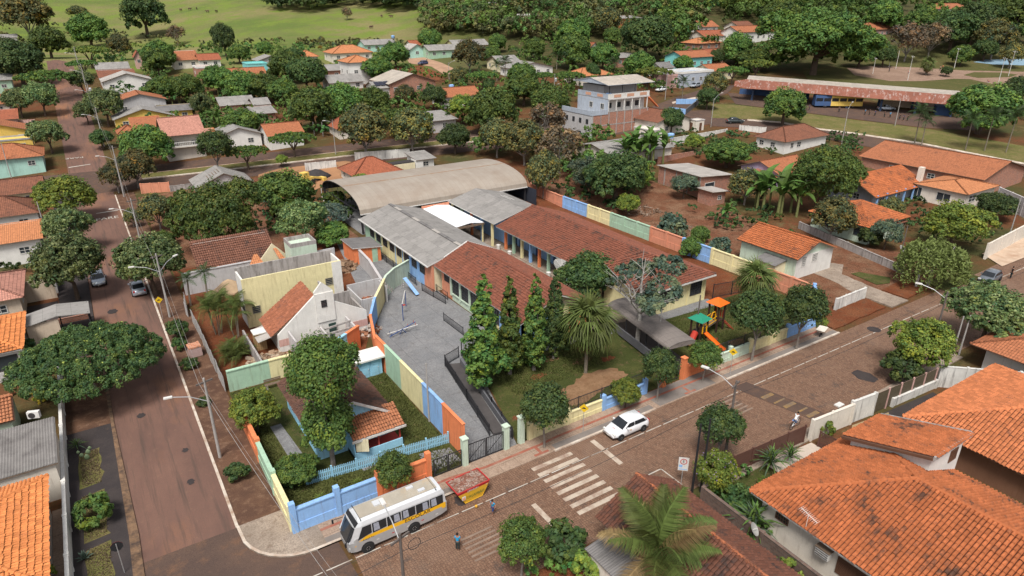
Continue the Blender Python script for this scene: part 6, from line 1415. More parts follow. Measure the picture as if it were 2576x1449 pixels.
TOWN = [
 ('town_house', 'white house with an orange gable above the yellow house', 288, 256, 415, 9, 4.6, 'lightgrey', 'gable', 1.6, 'clay', 'y'),
 ('town_house', 'yellow timber house with a grey gable roof', 289, 300, 434, 7, 3.0, 'yellow', 'gable', 2.0, 'fibro', 'y'),
 ('town_house', 'small yellow annex with a long grey roof', 402, 281, 482, 5, 2.6, 'yellow', 'shed', .9, 'fibrod', 'N'),
 ('town_house', 'orange walled house with a red tile roof and washing', 340, 327, 408, 7, 3.4, 'orange', 'shed', 1.8, 'clay', 'N'),
 ('town_house', 'low orange hip roofed porch by the side street', 300, 334, 348, 5, 2.8, 'white', 'hip', 1.2, 'clay'),
 ('town_house', 'two storey house with pink tile roof and white balustrade on the avenue', 412, 333, 506, 8, 6.2, 'offwhite', 'gable', 2.4, 'pink', 'x'),
 ('town_house', 'small shed with a bright orange roof beside the balustrade house', 519, 347, 543, 4, 2.6, 'offwhite', 'shed', 1.4, 'bright', 'N'),
 ('town_house', 'white house with a grey gable roof on the avenue', 546, 344, 655, 8, 3.4, 'white', 'gable', 1.6, 'fibro', 'y'),
 ('town_house', 'brick and pink house with a long grey roof among bananas', 556, 264, 638, 7, 3.0, 'brickpink', 'gable', 1.6, 'fibro', 'x'),
 ('town_house', 'bare brick box house with a white parapet', 494, 172, 546, 7, 3.6, 'brick', 'flat', .5, 'white'),
 ('town_house', 'house with a long orange roof beside the brick box house', 580, 190, 668, 7, 3.0, 'offwhite', 'gable', 1.8, 'clay', 'x'),
 ('town_house', 'house with a long grey roof by the upper side street', 244, 173, 322, 7, 3.2, 'lightgrey', 'gable', 1.6, 'fibro', 'x'),
 ('town_house', 'low house with a dark red roof below the long grey roof', 252, 195, 338, 5, 2.8, 'stucco', 'shed', 1.8, 'brown', 'N'),
 ('town_house', 'wide white gabled hall with a grey roof', 259, 205, 380, 10, 3.6, 'white', 'gable', 2.0, 'fibrol', 'y'),
 ('town_house', 'small dark gabled shed below the white hall', 262, 242, 312, 5, 2.6, 'grey', 'gable', 1.2, 'fibro', 'y'),
 ('town_house', 'house with a wide salmon tile roof at the foot of the pasture', 436, 152, 500, 8, 3.0, 'offwhite', 'shed', 2.6, 'clay', 'N'),
 ('town_house', 'house with a plain red roof at the foot of the pasture', 502, 150, 553, 8, 3.0, 'white', 'gable', 1.6, 'red', 'x'),
 ('town_house', 'bright turquoise house with a vaulted carport', 622, 162, 672, 7, 4.6, 'turq', 'flat', .3, 'turq'),
 ('town_house', 'house with two low grey gables behind the turquoise house', 650, 152, 714, 8, 3.0, 'lightgrey', 'gable', 1.4, 'fibro', 'y'),
 ('town_house', 'tiny pink tower house with a red roof', 338, 139, 354, 4, 4.5, 'pink', 'gable', 1.4, 'red', 'y'),
 ('town_house', 'small white house with an orange hip roof by the pasture', 758, 141, 798, 7, 4.0, 'white', 'hip', 1.6, 'bright'),
 ('town_house', 'wide house with a bright orange veranda roof by the pasture', 838, 133, 934, 10, 3.6, 'offwhite', 'hip', 2.2, 'bright'),
 ('town_house', 'tall white house with a small orange hip roof', 878, 156, 940, 9, 7.0, 'white', 'hip', 1.6, 'bright'),
 ('town_house', 'bare brick two storey house with a grey roof', 828, 176, 897, 7, 3.6, 'brick', 'gable', 1.4, 'fibro', 'x'),
 ('town_house', 'blue white house with a long grey veranda roof', 830, 207, 912, 7, 2.8, 'white', 'gable', 1.8, 'fibro', 'x'),
 ('town_house', 'white house with dark solar panels on its roof', 944, 221, 1024, 7, 3.2, 'white', 'gable', 1.4, 'fibro', 'x'),
 ('town_house', 'large bare brick warehouse with a pale roof', 980, 210, 1095, 14, 4.0, 'brick', 'gable', 2.4, 'tan', 'y'),
 ('town_house', 'long white house with an orange roof beside the brick warehouse', 1116, 243, 1206, 7, 3.2, 'white', 'gable', 1.8, 'clay', 'x'),
 ('town_house', 'grey sheet roofed workshop between the round trees', 1090, 304, 1146, 8, 3.0, 'stucco', 'shed', 1.0, 'fibro', 'N'),
 ('town_house', 'small house with a reddish hip roof beyond the avenue', 852, 321, 903, 7, 2.8, 'offwhite', 'hip', 1.9, 'red'),
 ('town_house', 'white house with a red gable roof on the avenue behind the yellow tree', 676, 340, 760, 8, 3.4, 'white', 'gable', 1.8, 'clay', 'x'),
 ('town_house', 'small brick house with a grey roof among the mango trees', 640, 262, 676, 6, 3.0, 'brick', 'gable', 1.2, 'fibro', 'x'),
 ('town_house', 'low grey shed roof among the mango trees', 640, 287, 692, 5, 2.6, 'brick', 'shed', 1.2, 'fibro', 'N'),
 ('town_house', 'house with a long low grey roof at the pasture edge', 918, 112, 994, 8, 3.0, 'mint', 'gable', 1.6, 'fibro', 'x'),
 ('town_house', 'mint green gabled cottage by the dirt track', 1032, 123, 1066, 7, 3.4, 'mint', 'gable', 1.6, 'fibrol', 'y'),
 ('town_house', 'small house with a red roof behind the mint cottage', 1036, 112, 1057, 6, 3.0, 'offwhite', 'gable', 1.4, 'red', 'x'),
 ('town_house', 'pale green house with a long grey roof by the dirt track', 1080, 126, 1152, 8, 3.2, 'green', 'gable', 1.6, 'fibro', 'x'),
 ('town_house', 'pale yellow house with joined grey roofs above the dirt track', 1144, 114, 1228, 8, 3.2, 'paleyellow', 'gable', 1.8, 'fibro', 'x'),
 ('town_house', 'cream house with a grey roof right of the dirt track', 1256, 155, 1306, 8, 3.4, 'cream', 'gable', 1.6, 'fibro', 'x'),
 ('town_house', 'white gabled house with a grey roof behind the palms', 1292, 172, 1390, 8, 3.2, 'white', 'gable', 1.6, 'fibro', 'y'),
 ('town_house', 'brick house with a flat roof high on the wooded hill', 1221, 8, 1290, 9, 4.0, 'brickpink', 'flat', .5, 'white'),
 ('town_house', 'long cream house with a white parapet on the wooded hill', 1297, 39, 1364, 8, 4.0, 'beige', 'flat', .5, 'white'),
 ('town_house', 'small orange house with a grey roof on the wooded hill', 1566, 46, 1614, 8, 4.0, 'orange', 'shed', 1.0, 'fibro', 'N'),
 ('town_house', 'house with an orange roof and white columns on the right hillside', 1768, 66, 1806, 8, 3.4, 'white', 'gable', 2.0, 'clay', 'x'),
 ('town_house', 'house with a brown gable roof on the right hillside', 1772, 90, 1828, 8, 3.2, 'offwhite', 'gable', 1.8, 'red', 'x'),
 ('town_house', 'brick house with bright orange roofs on the right hillside', 1756, 108, 1812, 8, 3.4, 'brick', 'hip', 1.6, 'bright'),
 ('town_house', 'white two storey house with an orange roof and porch on the right hillside', 1860, 80, 1956, 9, 5.0, 'white', 'gable', 1.9, 'clay', 'x'),
 ('town_house', 'house with a brown tile roof above the white two storey house', 1860, 66, 1898, 8, 3.4, 'offwhite', 'gable', 1.8, 'brown', 'x'),
 ('town_house', 'turquoise and brick house with an orange roof', 1722, 144, 1792, 9, 5.0, 'turq', 'gable', 1.6, 'clay', 'x'),
 ('town_house', 'house with a dark red roof behind the turquoise house', 1790, 138, 1824, 8, 4.0, 'brick', 'gable', 1.6, 'red', 'x'),
 ('town_house', 'cream house with an orange roof near the upper road', 1792, 178, 1844, 8, 3.4, 'cream', 'gable', 1.6, 'clay', 'x'),
 ('town_house', 'modern grey and white shop with a flat roof on the upper road', 1714, 186, 1794, 8, 4.2, 'bluegrey', 'flat', .6, 'white'),
 ('town_house', 'low pink shop front on the upper road', 1680, 193, 1716, 7, 3.6, 'pink', 'flat', .6, 'pink'),
 ('town_house', 'small white house with a dark grey roof behind the shops', 1664, 170, 1694, 6, 3.4, 'white', 'gable', 1.4, 'fibrod', 'x'),
 ('town_house', 'house with a bright orange roof behind the brick block', 1460, 190, 1538, 8, 3.2, 'offwhite', 'hip', 1.8, 'bright'),
 ('town_house', 'small red roofed hut among the hillside trees', 1484, 117, 1506, 6, 3.0, 'white', 'gable', 1.4, 'red', 'y'),
 ('town_house', 'low brick house with a grey roof among the hillside trees', 1550, 146, 1614, 7, 3.2, 'brick', 'shed', 1.0, 'fibro', 'N'),
 ('town_house', 'long orange roofed house above the park', 2192, 73, 2294, 9, 4.0, 'pink', 'hip', 2.2, 'clay'),
 ('town_house', 'brown roofed house behind the long orange roof above the park', 2268, 58, 2312, 8, 3.4, 'stucco', 'gable', 1.8, 'brown', 'x'),
 ('town_house', 'house with a wide orange hip roof high above the park', 2368, 21, 2442, 9, 4.0, 'white', 'hip', 2.0, 'clay'),
 ('town_house', 'bare brick hut with a grey roof at the works yard', 1050, 402, 1090, 5, 2.4, 'white', 'shed', .6, 'fibro', 'N'),
 ('town_house', 'collapsing grey roofed house with a hole in its roof by the avenue', 498, 470, 630, 7, 2.2, 'stucco', 'gable', 2.0, 'fibro', 'y'),
 ('town_house', 'red hip roofed house between the works yard and the vault', 893, 440, 1006, 8, 2.6, 'offwhite', 'hip', 2.2, 'red'),
 ('town_house', 'white garage on the station road corner', 1640, 330, 1668, 6, 2.6, 'offwhite', 'flat', .2, 'stucco'),
]
THS = {}
for r in TOWN:
 nm, lb, px, py, rx, D, h, wl, kd, rs_, rf_ = r[:11]; ax = r[11] if len(r) > 11 else 'x'
 THS[lb] = H(nm, lb, px, py, rx, D, h, wl, kd, rs_, rf_, ax)
t = THS['white house with dark solar panels on its roof']
Wt = max(v.co.x for v in [c for c in t.children if c.name.startswith('wall')][0].data.vertices)
for k in range(6): MB().obox((Wt * .12 + k * Wt * .15, 1.6, 4.1), Wt * .135, 2.2, .06, 0, 0, .38).build('solar_panel', gloss('solar_glass', (.02, .02, .035), .2), t)
t = THS['two storey house with pink tile roof and white balustrade on the avenue']
bz = MB(); bz.box(.0, 8.2, -1.1, -.95, 3.9, 4.05); bz.box(0, 8.2, -1.1, -.95, 3.1, 3.25)
for k in range(24): bz.tube([(.2 + k * .34, -1.02, 3.2), (.2 + k * .34, -1.02, 3.95)], .06, 5)
bz.build('balustrade', paint('white'), t); MB().box(0, 8.2, -1.1, 0, 2.9, 3.1).build('balcony', paint('offwhite'), t)
rb = MB(); slab(rb, [(-.4, -1.6, 5.6), (8.8, -1.6, 5.6), (8.8, 0, 6.1), (-.4, 0, 6.1)], .08); rb.build('porch_roof', ROOF['pink'], t)
t = THS['collapsing grey roofed house with a hole in its roof by the avenue']
ho = MB()
for k in range(5): ho.obox((2.2 + k * .5, 2.4 + k * .1, 3.2 + k * .24), .12, 2.4, .08, 0, 0, 0, -.45)
ho.build('bare_rafter', M_WOOD, t)
def dish(loc, r, label, rz=0.0, tilt=.7, h=1.4, wire=False, group=None):
 t = thing('satellite_dish', label, 'satellite dish', loc, rz)
 MB().tube([(0, 0, 0), (0, 0, h)], .04).build('mast', M_STEEL, t)
 d = MB(); d.lathe([(.02, 0), (r * .5, r * .07), (r, r * .28)], n=20, cap=False)
 o = d.build('dish', mat('dish_mesh', (.3, .29, .27), .7), t, smooth=True, loc=(0, 0, h), rot=(tilt, 0, 0))
 if wire:
  w = MB()
  for k in range(8): w.beam((0, 0, .02), (r * math.cos(k * .785), r * math.sin(k * .785), r * .3), .035, .035)
  w.build('rib', M_FASCIA, o)
 MB().tube([(0, 0, 0), (0, 0, r * .7)], .03, 5).build('feed_arm', M_FASCIA, o)
 return t
dish((46.4, 60.6, 2.6), 1.35, 'large ribbed satellite dish in the school courtyard', .4, .5, 1.2, True)
dish(tuple(gp(2262, 660)), .75, 'mesh satellite dish on a pole by the weeping tree', .2, .8, 1.8)
dish((31.6, 19.9, 1.7), .45, 'small white satellite dish on the black tile roof edge', .5, .9, .5)
def tower_tank(px, py, label, h=3.2):
 p = gp(px, py); t = thing('water_tank', label, 'water tank', tuple(p))
 for x, y in ((-.5, -.5), (.5, -.5), (.5, .5), (-.5, .5)): MB().box(x - .06, x + .06, y - .06, y + .06, -.3, h).build('leg', M_FASCIA, t)
 MB().lathe([(.55, h), (.72, h + .5), (.76, h + .95), (.4, h + 1.1)], n=16).build('tank', paint('blue'), t); MB().box(-.7, .7, -.7, .7, h - .08, h).build('platform', M_RAW, t)
tower_tank(1685, 372, 'blue water tank on white legs by the long whitewashed wall', 2.2)
tower_tank(1137, 250, 'blue water tank beside the long white house', 3.0)
tower_tank(990, 118, 'blue water tank above the houses at the pasture edge', 3.5)
# ================================================================ VEGETATION
LEAF = dict(grass=tint_mat('leaf_grass', (.1, .11, .032)), dark=tint_mat('leaf_dark', (.056, .092, .027)), mid=tint_mat('leaf_mid', (.084, .138, .03)), light=tint_mat('leaf_light', (.13, .172, .034)), lime=tint_mat('leaf_lime', (.15, .2, .034)), olive=tint_mat('leaf_olive', (.11, .11, .04)), grey=tint_mat('leaf_greygreen', (.085, .12, .075)), oiti=tint_mat('leaf_oiti', (.1, .145, .048)), dry=tint_mat('leaf_dry', (.14, .1, .06)), palm=tint_mat('leaf_palm', (.085, .11, .028)), palmd=tint_mat('leaf_palm_dark', (.045, .075, .025)), banana=tint_mat('leaf_banana', (.075, .135, .028)), yellow=tint_mat('leaf_yellow', (.4, .33, .04)), straw=tint_mat('frond_straw', (.24, .17, .075)), petal=tint_mat('petal_lilac', (.4, .25, .5)), blue=tint_mat('leaf_bluish', (.09, .13, .1)))
M_BARK = mat('bark_brown', (.1, .07, .05), .95, .3, 3, .6); M_BARKG = mat('bark_grey', (.22, .19, .165), .95, .3, 3, .6, stain=(.42, .4, .37), amt=.5); M_BARKP = mat('palm_stem', (.2, .17, .13), .9, .25, 4, .5)
def unit(a): return a / np.maximum(np.linalg.norm(a, axis=1, keepdims=True), 1e-9)
def leaf_quads(P, Nrm, size, rng, aspect=1.7):
 n = len(P); r = unit(rng.normal(size=(n, 3))); t = unit(np.cross(Nrm, r)); b = np.cross(Nrm, t)
 s = size * rng.uniform(.6, 1.35, (n, 1)); L = t * s * aspect * .5; W = b * s * .5
 V = np.stack([P - L, P + W - L * .1, P + L, P - W - L * .1], 1)
 return V.reshape(-1, 3)
def crown_pts(lobes, n, rng, clump=.3, low=-.35):
 lobes = np.array(lobes, float); ar = (lobes[:, 3] * lobes[:, 4] + lobes[:, 3] * lobes[:, 5]) ; pk = ar / ar.sum()
 per = 48 if n > 900 else 22; k = max(8, n // per)
 li = rng.choice(len(lobes), k, p=pk); d = unit(rng.normal(size=(k, 3))); d[:, 2] = np.where(d[:, 2] < low, -d[:, 2] * .6, d[:, 2]); d = unit(d)
 R = lobes[li, 3:6]; C = lobes[li, 0:3] + d * R * rng.uniform(.68, 1.0, (k, 1))
 rc = clump * R.min(1) * rng.uniform(.6, 1.3, k)
 cid = np.repeat(np.arange(k), per); m = k * per
 e = unit(rng.normal(size=(m, 3)) + d[cid] * .9 + np.array([0, 0, .35]))
 P = C[cid] + e * (rc[cid] * rng.uniform(.5, 1.05, m))[:, None]
 N_ = unit(e + rng.normal(size=(m, 3)) * .36 + np.array([0, 0, .25]))
 keep = np.ones(m, bool)
 for L in lobes:
  q = ((P - L[:3]) / (L[3:6] * .62)); keep &= (q * q).sum(1) > 1
 ct = rng.normal(0, 1, k)[cid]
 return P[keep], N_[keep], ct[keep]
def crown_mesh(name, lobes, n, leaf, m, seed, clump=.3, var=.28, tips=None, low=-.35, aspect=1.7, warm=.1):
 rng = np.random.default_rng(seed)
 P, N_, ct = crown_pts(lobes, n, rng, clump, low)
 k = len(P); b = np.clip(1 + var * .7 * ct + var * .5 * rng.normal(size=k), .35, 2.2)
 w = rng.normal(size=k) * warm + ct * warm
 T_ = np.stack([b * (1 + w), b, b * (1 - w)], 1)
 mats, mi = [m], None
 if tips:
  col, frac, tm = tips
  z = (P[:, 2] - P[:, 2].min()) / max(np.ptp(P[:, 2]), .1)
  sel = (rng.random(k) < frac * 2 * z) & (ct > -.3)
  T_[sel] = np.array(col)[None] * rng.uniform(.7, 1.3, (sel.sum(), 1))
  if tm is not None: mats = [m, tm]; mi = sel.astype(int); T_[sel] = rng.uniform(.7, 1.3, (sel.sum(), 1))
 V = leaf_quads(P, N_, leaf, rng, aspect)
 return quads_mesh(name, V, mats, np.repeat(np.clip(T_, .05, 4), 4, 0), midx=mi)
def trunk_mesh(name, h, r, ends, m, seed=1, fork=.5, bend=.15, n=7, twig=0):
 rnd = random.Random(seed); mb = MB()
 b1 = Vector((rnd.uniform(-bend, bend), rnd.uniform(-bend, bend), h * fork)); mb.tube([(0, 0, -.4), (b1.x * .3, b1.y * .3, h * fork * .5), b1], [r * 1.25, r, r * .85], n)
 for e in ends:
  e = Vector(e); mid = b1.lerp(e, .5) + Vector((rnd.uniform(-.3, .3), rnd.uniform(-.3, .3), rnd.uniform(0, .3)))
  mb.tube([b1, mid, e], [r * .6, r * .4, r * .14], 5)
  for k in range(twig):
   q = mid.lerp(e, rnd.random()); f = q + Vector((rnd.uniform(-1, 1), rnd.uniform(-1, 1), rnd.uniform(.2, 1))) * (e - b1).length * .45
   mb.tube([q, q.lerp(f, .5) + Vector((rnd.uniform(-.15, .15),) * 3), f], [r * .2, r * .13, r * .04], 4)
 me = mb.build(name, m); d = me.data; bpy.data.objects.remove(me); return d
def rl(seed, n, R, zc, H_, squash=.8, spread=.62):
 rnd = random.Random(seed); L = [(0, 0, zc + H_ * .06, R * .84, R * .84, H_ * .56)]
 for k in range(n):
  a = 6.283 * k / n + rnd.uniform(-.3, .3); d = R * spread * rnd.uniform(.7, 1.25); r = R * rnd.uniform(.24, .48)
  L.append((d * math.cos(a), d * math.sin(a), zc + rnd.uniform(-.32, .36) * H_, r, r, r * squash))
 return L
KIND = {}
def reg(kind, crown, trunk, zc, w): KIND.setdefault(kind, []).append((crown, trunk, zc, w))
for s in range(3):
 L = rl(10 + s, 11, 4.6, 4.2, 5.8)
 reg('mango', crown_mesh('crown', L, 30000, .27, LEAF['mid'], s, .32, .3), trunk_mesh('trunk', 8, .35, [q[:3] for q in L[1:5]], M_BARK, s, .3), 4.2, 9.6)
for s in range(3):
 L = rl(20 + s, 10, 4.6, 4.4, 6.0)
 reg('dark', crown_mesh('crown', L, 26000, .27, LEAF['dark'], 30 + s, .34, .3), trunk_mesh('trunk', 8, .35, [q[:3] for q in L[1:5]], M_BARK, s, .3), 4.4, 9.6)
for s in range(2):
 L = rl(30 + s, 10, 3.6, 4.2, 5.0)
 reg('oiti', crown_mesh('crown', L, 26000, .19, LEAF['oiti'], 40 + s, .3, .24, ((2.3, 1.9, 2.4), .22, None)), trunk_mesh('trunk', 6, .22, [q[:3] for q in L[1:5]], M_BARK, s, .35), 4.2, 7.4)
for s in range(2):
 L = [(d * math.cos(a), d * math.sin(a), 5.6 - .06 * d * d / 1.4, 1.7, 1.7, .75) for d, a in [(0, 0)] + [(2.4, k * 1.05) for k in range(6)] + [(4.2, .3 + k * .628) for k in range(10)]]
 reg('layer', crown_mesh('crown', L, 20000, .24, LEAF['light'] if s else LEAF['mid'], 50 + s, .36, .26), trunk_mesh('trunk', 5, .28, [q[:3] for q in L[1:7]], M_BARK, s, .4), 5.2, 11.0)
for s in range(2):
 L = rl(40 + s, 7, 4.0, 4.4, 6.0, .9, .7)
 reg('loose', crown_mesh('crown', L, 14000, .26, LEAF['olive'], 60 + s, .36, .34, warm=.16), trunk_mesh('trunk', 6, .22, [q[:3] for q in L], M_BARKG, s, .3, twig=3), 4.4, 8.6)
L = rl(47, 7, 4.0, 4.4, 6.0, .9, .7)
reg('dry', crown_mesh('crown', L, 3200, .36, LEAF['dry'], 66, .45, .34), trunk_mesh('trunk', 6, .2, [q[:3] for q in L], M_BARKG, 4, .25, twig=9), 4.4, 8.6)
for s in range(2):
 L = rl(50 + s, 7, 3.6, 4.0, 5.6, .9)
 reg('lime', crown_mesh('crown', L, 20000, .2, LEAF['lime'], 70 + s, .28, .3), trunk_mesh('trunk', 6, .2, [q[:3] for q in L[1:5]], M_BARK, s, .35), 4.0, 7.4)
 reg('grey', crown_mesh('crown', L, 15000, .2, LEAF['blue' if s else 'grey'], 74 + s, .3, .3), trunk_mesh('trunk', 6, .2, [q[:3] for q in L[1:5]], M_BARK, s, .35), 4.0, 7.4)
for s in range(2):                                   # pavement trees with a clear stem
 L = rl(60 + s, 8, 1.75, 3.5, 2.6, .85)
 reg('street', crown_mesh('crown', L, 16000, .12, LEAF['mid' if s else 'dark'], 80 + s, .44, .32), trunk_mesh('trunk', 3, .09, [q[:3] for q in L[1:6]], M_BARKG, s, .6, .12), 3.5, 3.7)
for s in range(2):
 L = rl(64 + s, 6, 1.1, .85, 1.5, .9)
 reg('bush', crown_mesh('crown', L, 3200, .16, LEAF['mid' if s else 'dark'], 84 + s, .4, .3), trunk_mesh('stem', 1, .05, [q[:3] for q in L[1:5]], M_BARK, s, .2), .85, 2.2)
L = rl(66, 6, 1.1, .85, 1.5, .9); reg('limebush', crown_mesh('crown', L, 3000, .16, LEAF['lime'], 86, .4, .3), trunk_mesh('stem', 1, .05, [q[:3] for q in L[1:5]], M_BARK, 3, .2), .85, 2.2)
reg('yellowbush', crown_mesh('crown', L, 3000, .15, LEAF['yellow'], 87, .4, .3), trunk_mesh('stem', 1, .05, [q[:3] for q in L[1:5]], M_BARK, 3, .2), .85, 2.2)
reg('greybush', crown_mesh('crown', L, 2600, .16, LEAF['grey'], 88, .45, .3), trunk_mesh('stem', 1, .05, [q[:3] for q in L[1:5]], M_BARK, 3, .2), .85, 2.2)
L = [(0, 0, 1.0 + k * 1.05, r, r, .9) for k, r in enumerate((.55, .95, 1.15, 1.2, 1.1, .9, .62, .35))]
L = [(x * .3, y, z, a * .55, a * .55, c) for x, y, z, a, b, c in L] + [(random.Random(k).uniform(.4, 1) * (1.05 - k * .055) * math.cos(k * 2.4), random.Random(k).uniform(.4, 1) * (1.05 - k * .055) * math.sin(k * 2.4), 1.3 + k * .42, .62 - k * .025, .62 - k * .025, random.Random(k + 9).uniform(.5, 1.1)) for k in range(16)]
reg('cypress', crown_mesh('crown', L, 20000, .13, LEAF['mid'], 90, .6, .3, low=-.9, warm=.14), trunk_mesh('trunk', 6, .16, [(0, 0, 7)], M_BARKG, 2, .2), 4.6, 2.9)
L2 = [(x * 1.15, y * 1.2, z * .96, a * .95, b, c) for x, y, z, a, b, c in L]
reg('cypress', crown_mesh('crown', L2, 20000, .13, LEAF['dark'], 91, .6, .3, low=-.9, warm=.12), trunk_mesh('trunk', 6, .16, [(0, 0, 7)], M_BARKG, 3, .2), 4.6, 2.9)
L = rl(70, 8, 2.6, 7.4, 4.6, .9) + [(x * .85, y * .85, z - 4.0, a * .8, b * .8, c * .85) for x, y, z, a, b, c in rl(71, 7, 2.5, 7.4, 4.0)]
reg('twin', crown_mesh('crown', L, 48000, .14, LEAF['mid'], 92, .42, .28), trunk_mesh('trunk', 7, .19, [q[:3] for q in L[1:5]], M_BARKG, 5, .4, .1), 5.6, 5.2)
L = []
for ring, (d, n, z) in enumerate(((0, 1, 6.9), (2.6, 7, 6.6), (5.0, 11, 5.7), (7.0, 14, 4.5))):
 for k in range(n): a = 6.283 * k / n + ring; L.append((d * math.cos(a), d * math.sin(a), z + random.uniform(-.25, .25), 1.75, 1.75, 1.1))
reg('canopy', crown_mesh('crown', L, 105000, .16, LEAF['dark'], 93, .46, .26, ((1, 1, 1), .018, tint_mat('petal_yellow', (.26, .29, .06), trans=0))), trunk_mesh('trunk', 6, .3, [(3, 1, 5.2), (-3, 1.5, 5.4), (1, -3.5, 5.2), (-2, -3, 5), (2.5, 3.6, 5)], M_BARKG, 6, .38, .4, 8, 2), 5.7, 16.8)
rng = np.random.default_rng(5); P_ = [];
for k in range(150):
 a = rng.uniform(0, 6.28); d = 3.2 * math.sqrt(rng.random()); top = 5.2 - d * d * .16 + rng.uniform(-.4, .4); ln_ = rng.uniform(1.5, 3.6)
 t = np.linspace(0, 1, 44); P_.append(np.stack([d * math.cos(a) + rng.normal(0, .12, 44) + t * .5 * math.cos(a), d * math.sin(a) + rng.normal(0, .12, 44) + t * .5 * math.sin(a), top - t * ln_], 1))
P_ = np.concatenate(P_); N_ = unit(rng.normal(size=P_.shape) + np.array([0, 0, .2]))
reg('weeping', quads_mesh('crown', leaf_quads(P_, N_, .16, rng, 2.6), LEAF['olive'], np.repeat(np.stack([rng.uniform(.8, 1.5, len(P_))] * 3, 1) * np.array([1, 1.15, .9]), 4, 0)), trunk_mesh('trunk', 5, .2, [(1.5, 1, 4.6), (-1.5, .5, 4.8), (0, -1.6, 4.6)], M_BARKG, 8, .4), 3.6, 7.2)
for s in range(1):
 L = [(2.6, .8, 7.2, 1.6, 1.4, 1.1), (-2.4, 1.4, 7.0, 1.5, 1.4, .9), (.6, 2.6, 8.6, 1.4, 1.3, .9), (3.6, -1.2, 6.4, 1.5, 1.3, .9), (-.8, -1.6, 8.0, 1.0, .9, .7), (-3.6, -.6, 5.8, 1.1, 1, .6)]
 reg('bare', crown_mesh('crown', L, 7500, .2, LEAF['grey'], 95, .45, .3), trunk_mesh('trunk', 9, .22, [q[:3] for q in L] + [(-2.4, -1.8, 6.0), (1.4, -2.2, 6.8), (-1.2, 1, 9), (2.2, 2.8, 5.6), (-3, 2.4, 5.2)], mat('pale_bark', (.36, .34, .31), .9, .3, 3, .5, stain=(.12, .1, .09), amt=.55), 12, .42, .25, 8, 8), 6.8, 8.6)
L = rl(75, 16, 4.6, 3.6, 5.0, .8, .66)
reg('giant', crown_mesh('crown', L, 60000, .17, LEAF['mid'], 96, .34, .26), trunk_mesh('trunk', 8, .3, [q[:3] for q in L[1:7]], M_BARK, 3, .25), 3.6, 9.8)
reg('blossom', crown_mesh('crown', L, 60000, .17, LEAF['mid'], 97, .34, .26, ((2.4, 1.5, 1.4), .08, None)), trunk_mesh('trunk', 8, .3, [q[:3] for q in L[1:7]], M_BARK, 3, .25), 3.6, 9.8)
L = rl(53, 8, 3.6, 3.6, 5.6, .9)
reg('flower', crown_mesh('crown', L, 18000, .19, LEAF['lime'], 98, .28, .3, ((1, 1, 1), .035, LEAF['petal'])), trunk_mesh('trunk', 6, .2, [q[:3] for q in L[1:5]], M_BARK, 2, .35), 3.6, 7.4)
def strip_leaf(name, ln_, wid, arch, m, segs=8, droop=1.0, fold=.25, split=0, seed=0):
 rng = np.random.default_rng(seed); V = []; T_ = []
 def pos(t): return np.array([ln_ * t * (1 - .12 * droop * t), 0, arch * ln_ * (t - droop * 1.25 * t * t)])
 if split:
  for t in np.linspace(.12, 1, split):
   p = pos(t); L = wid * (math.sin(math.pi * min(1, t * .92 + .1)) * .8 + .25)
   for sd_ in (-1, 1):
    tip = p + np.array([L * .45, sd_ * L, -L * rng.uniform(.25, .7)]); w = np.array([.017 * ln_ / 2, 0, 0])
    mid = (p + tip) / 2 + np.array([0, 0, L * .12])
    V += [p - w, p + w, mid + w * .9, mid - w * .9, mid - w * .9, mid + w * .9, tip + w * .1, tip - w * .1]; c = rng.uniform(.7, 1.3); T_ += [c] * 8
 else:
  ts = np.linspace(0, 1, segs + 1); ws = [wid * .5 * math.sin(math.pi * min(1, .06 + t * .94)) ** .7 for t in ts]
  for a, b, wa, wb in zip(ts, ts[1:], ws, ws[1:]):
   pa, pb = pos(a), pos(b); c = rng.uniform(.8, 1.2)
   for sd_ in (-1, 1):
    V += [pa, pb, pb + np.array([0, sd_ * wb, wb * fold]), pa + np.array([0, sd_ * wa, wa * fold])]; T_ += [c] * 4
 ts = np.linspace(0, 1, 7)
 for a, b in zip(ts, ts[1:]):
  pa, pb = pos(a), pos(b); r = .012 * ln_; V += [pa + (0, -r, .01), pa + (0, r, .01), pb + (0, r * .6, .01), pb + (0, -r * .6, .01)]; T_ += [1.3] * 4
 return quads_mesh(name, np.array(V), m, np.array(T_))
def fan_leaf(name, ln_, r, m, seed):
 rng = np.random.default_rng(seed); V = []; T_ = []
 c = np.array([ln_, 0, 0.0]); n = 18
 for k in range(n):
  a0 = math.radians(-115 + 230 * k / n); a1 = math.radians(-115 + 230 * (k + 1) / n); am = (a0 + a1) / 2
  L = r * rng.uniform(.85, 1.08) * (1 - .25 * abs(am) / 2)
  p0 = c + np.array([math.cos(a0), math.sin(a0), .04]) * L * .5; p1 = c + np.array([math.cos(a1), math.sin(a1), .04]) * L * .5; p1[2] += .05
  tip = c + np.array([math.cos(am), math.sin(am), 0]) * L; tip[2] -= L * rng.uniform(.45, .9)
  w = np.array([-math.sin(am), math.cos(am), 0]) * .012
  V += [c, p0, p1, c, p0, tip - w, tip + w, p1]; T_ += [rng.uniform(.75, 1.25)] * 8
 V += [np.array([0, -.03, 0]), np.array([0, .03, 0]), c + (0, .02, 0), c - (0, .02, 0)]; T_ += [1.2] * 4
 return quads_mesh(name, np.array(V), m, np.array(T_))
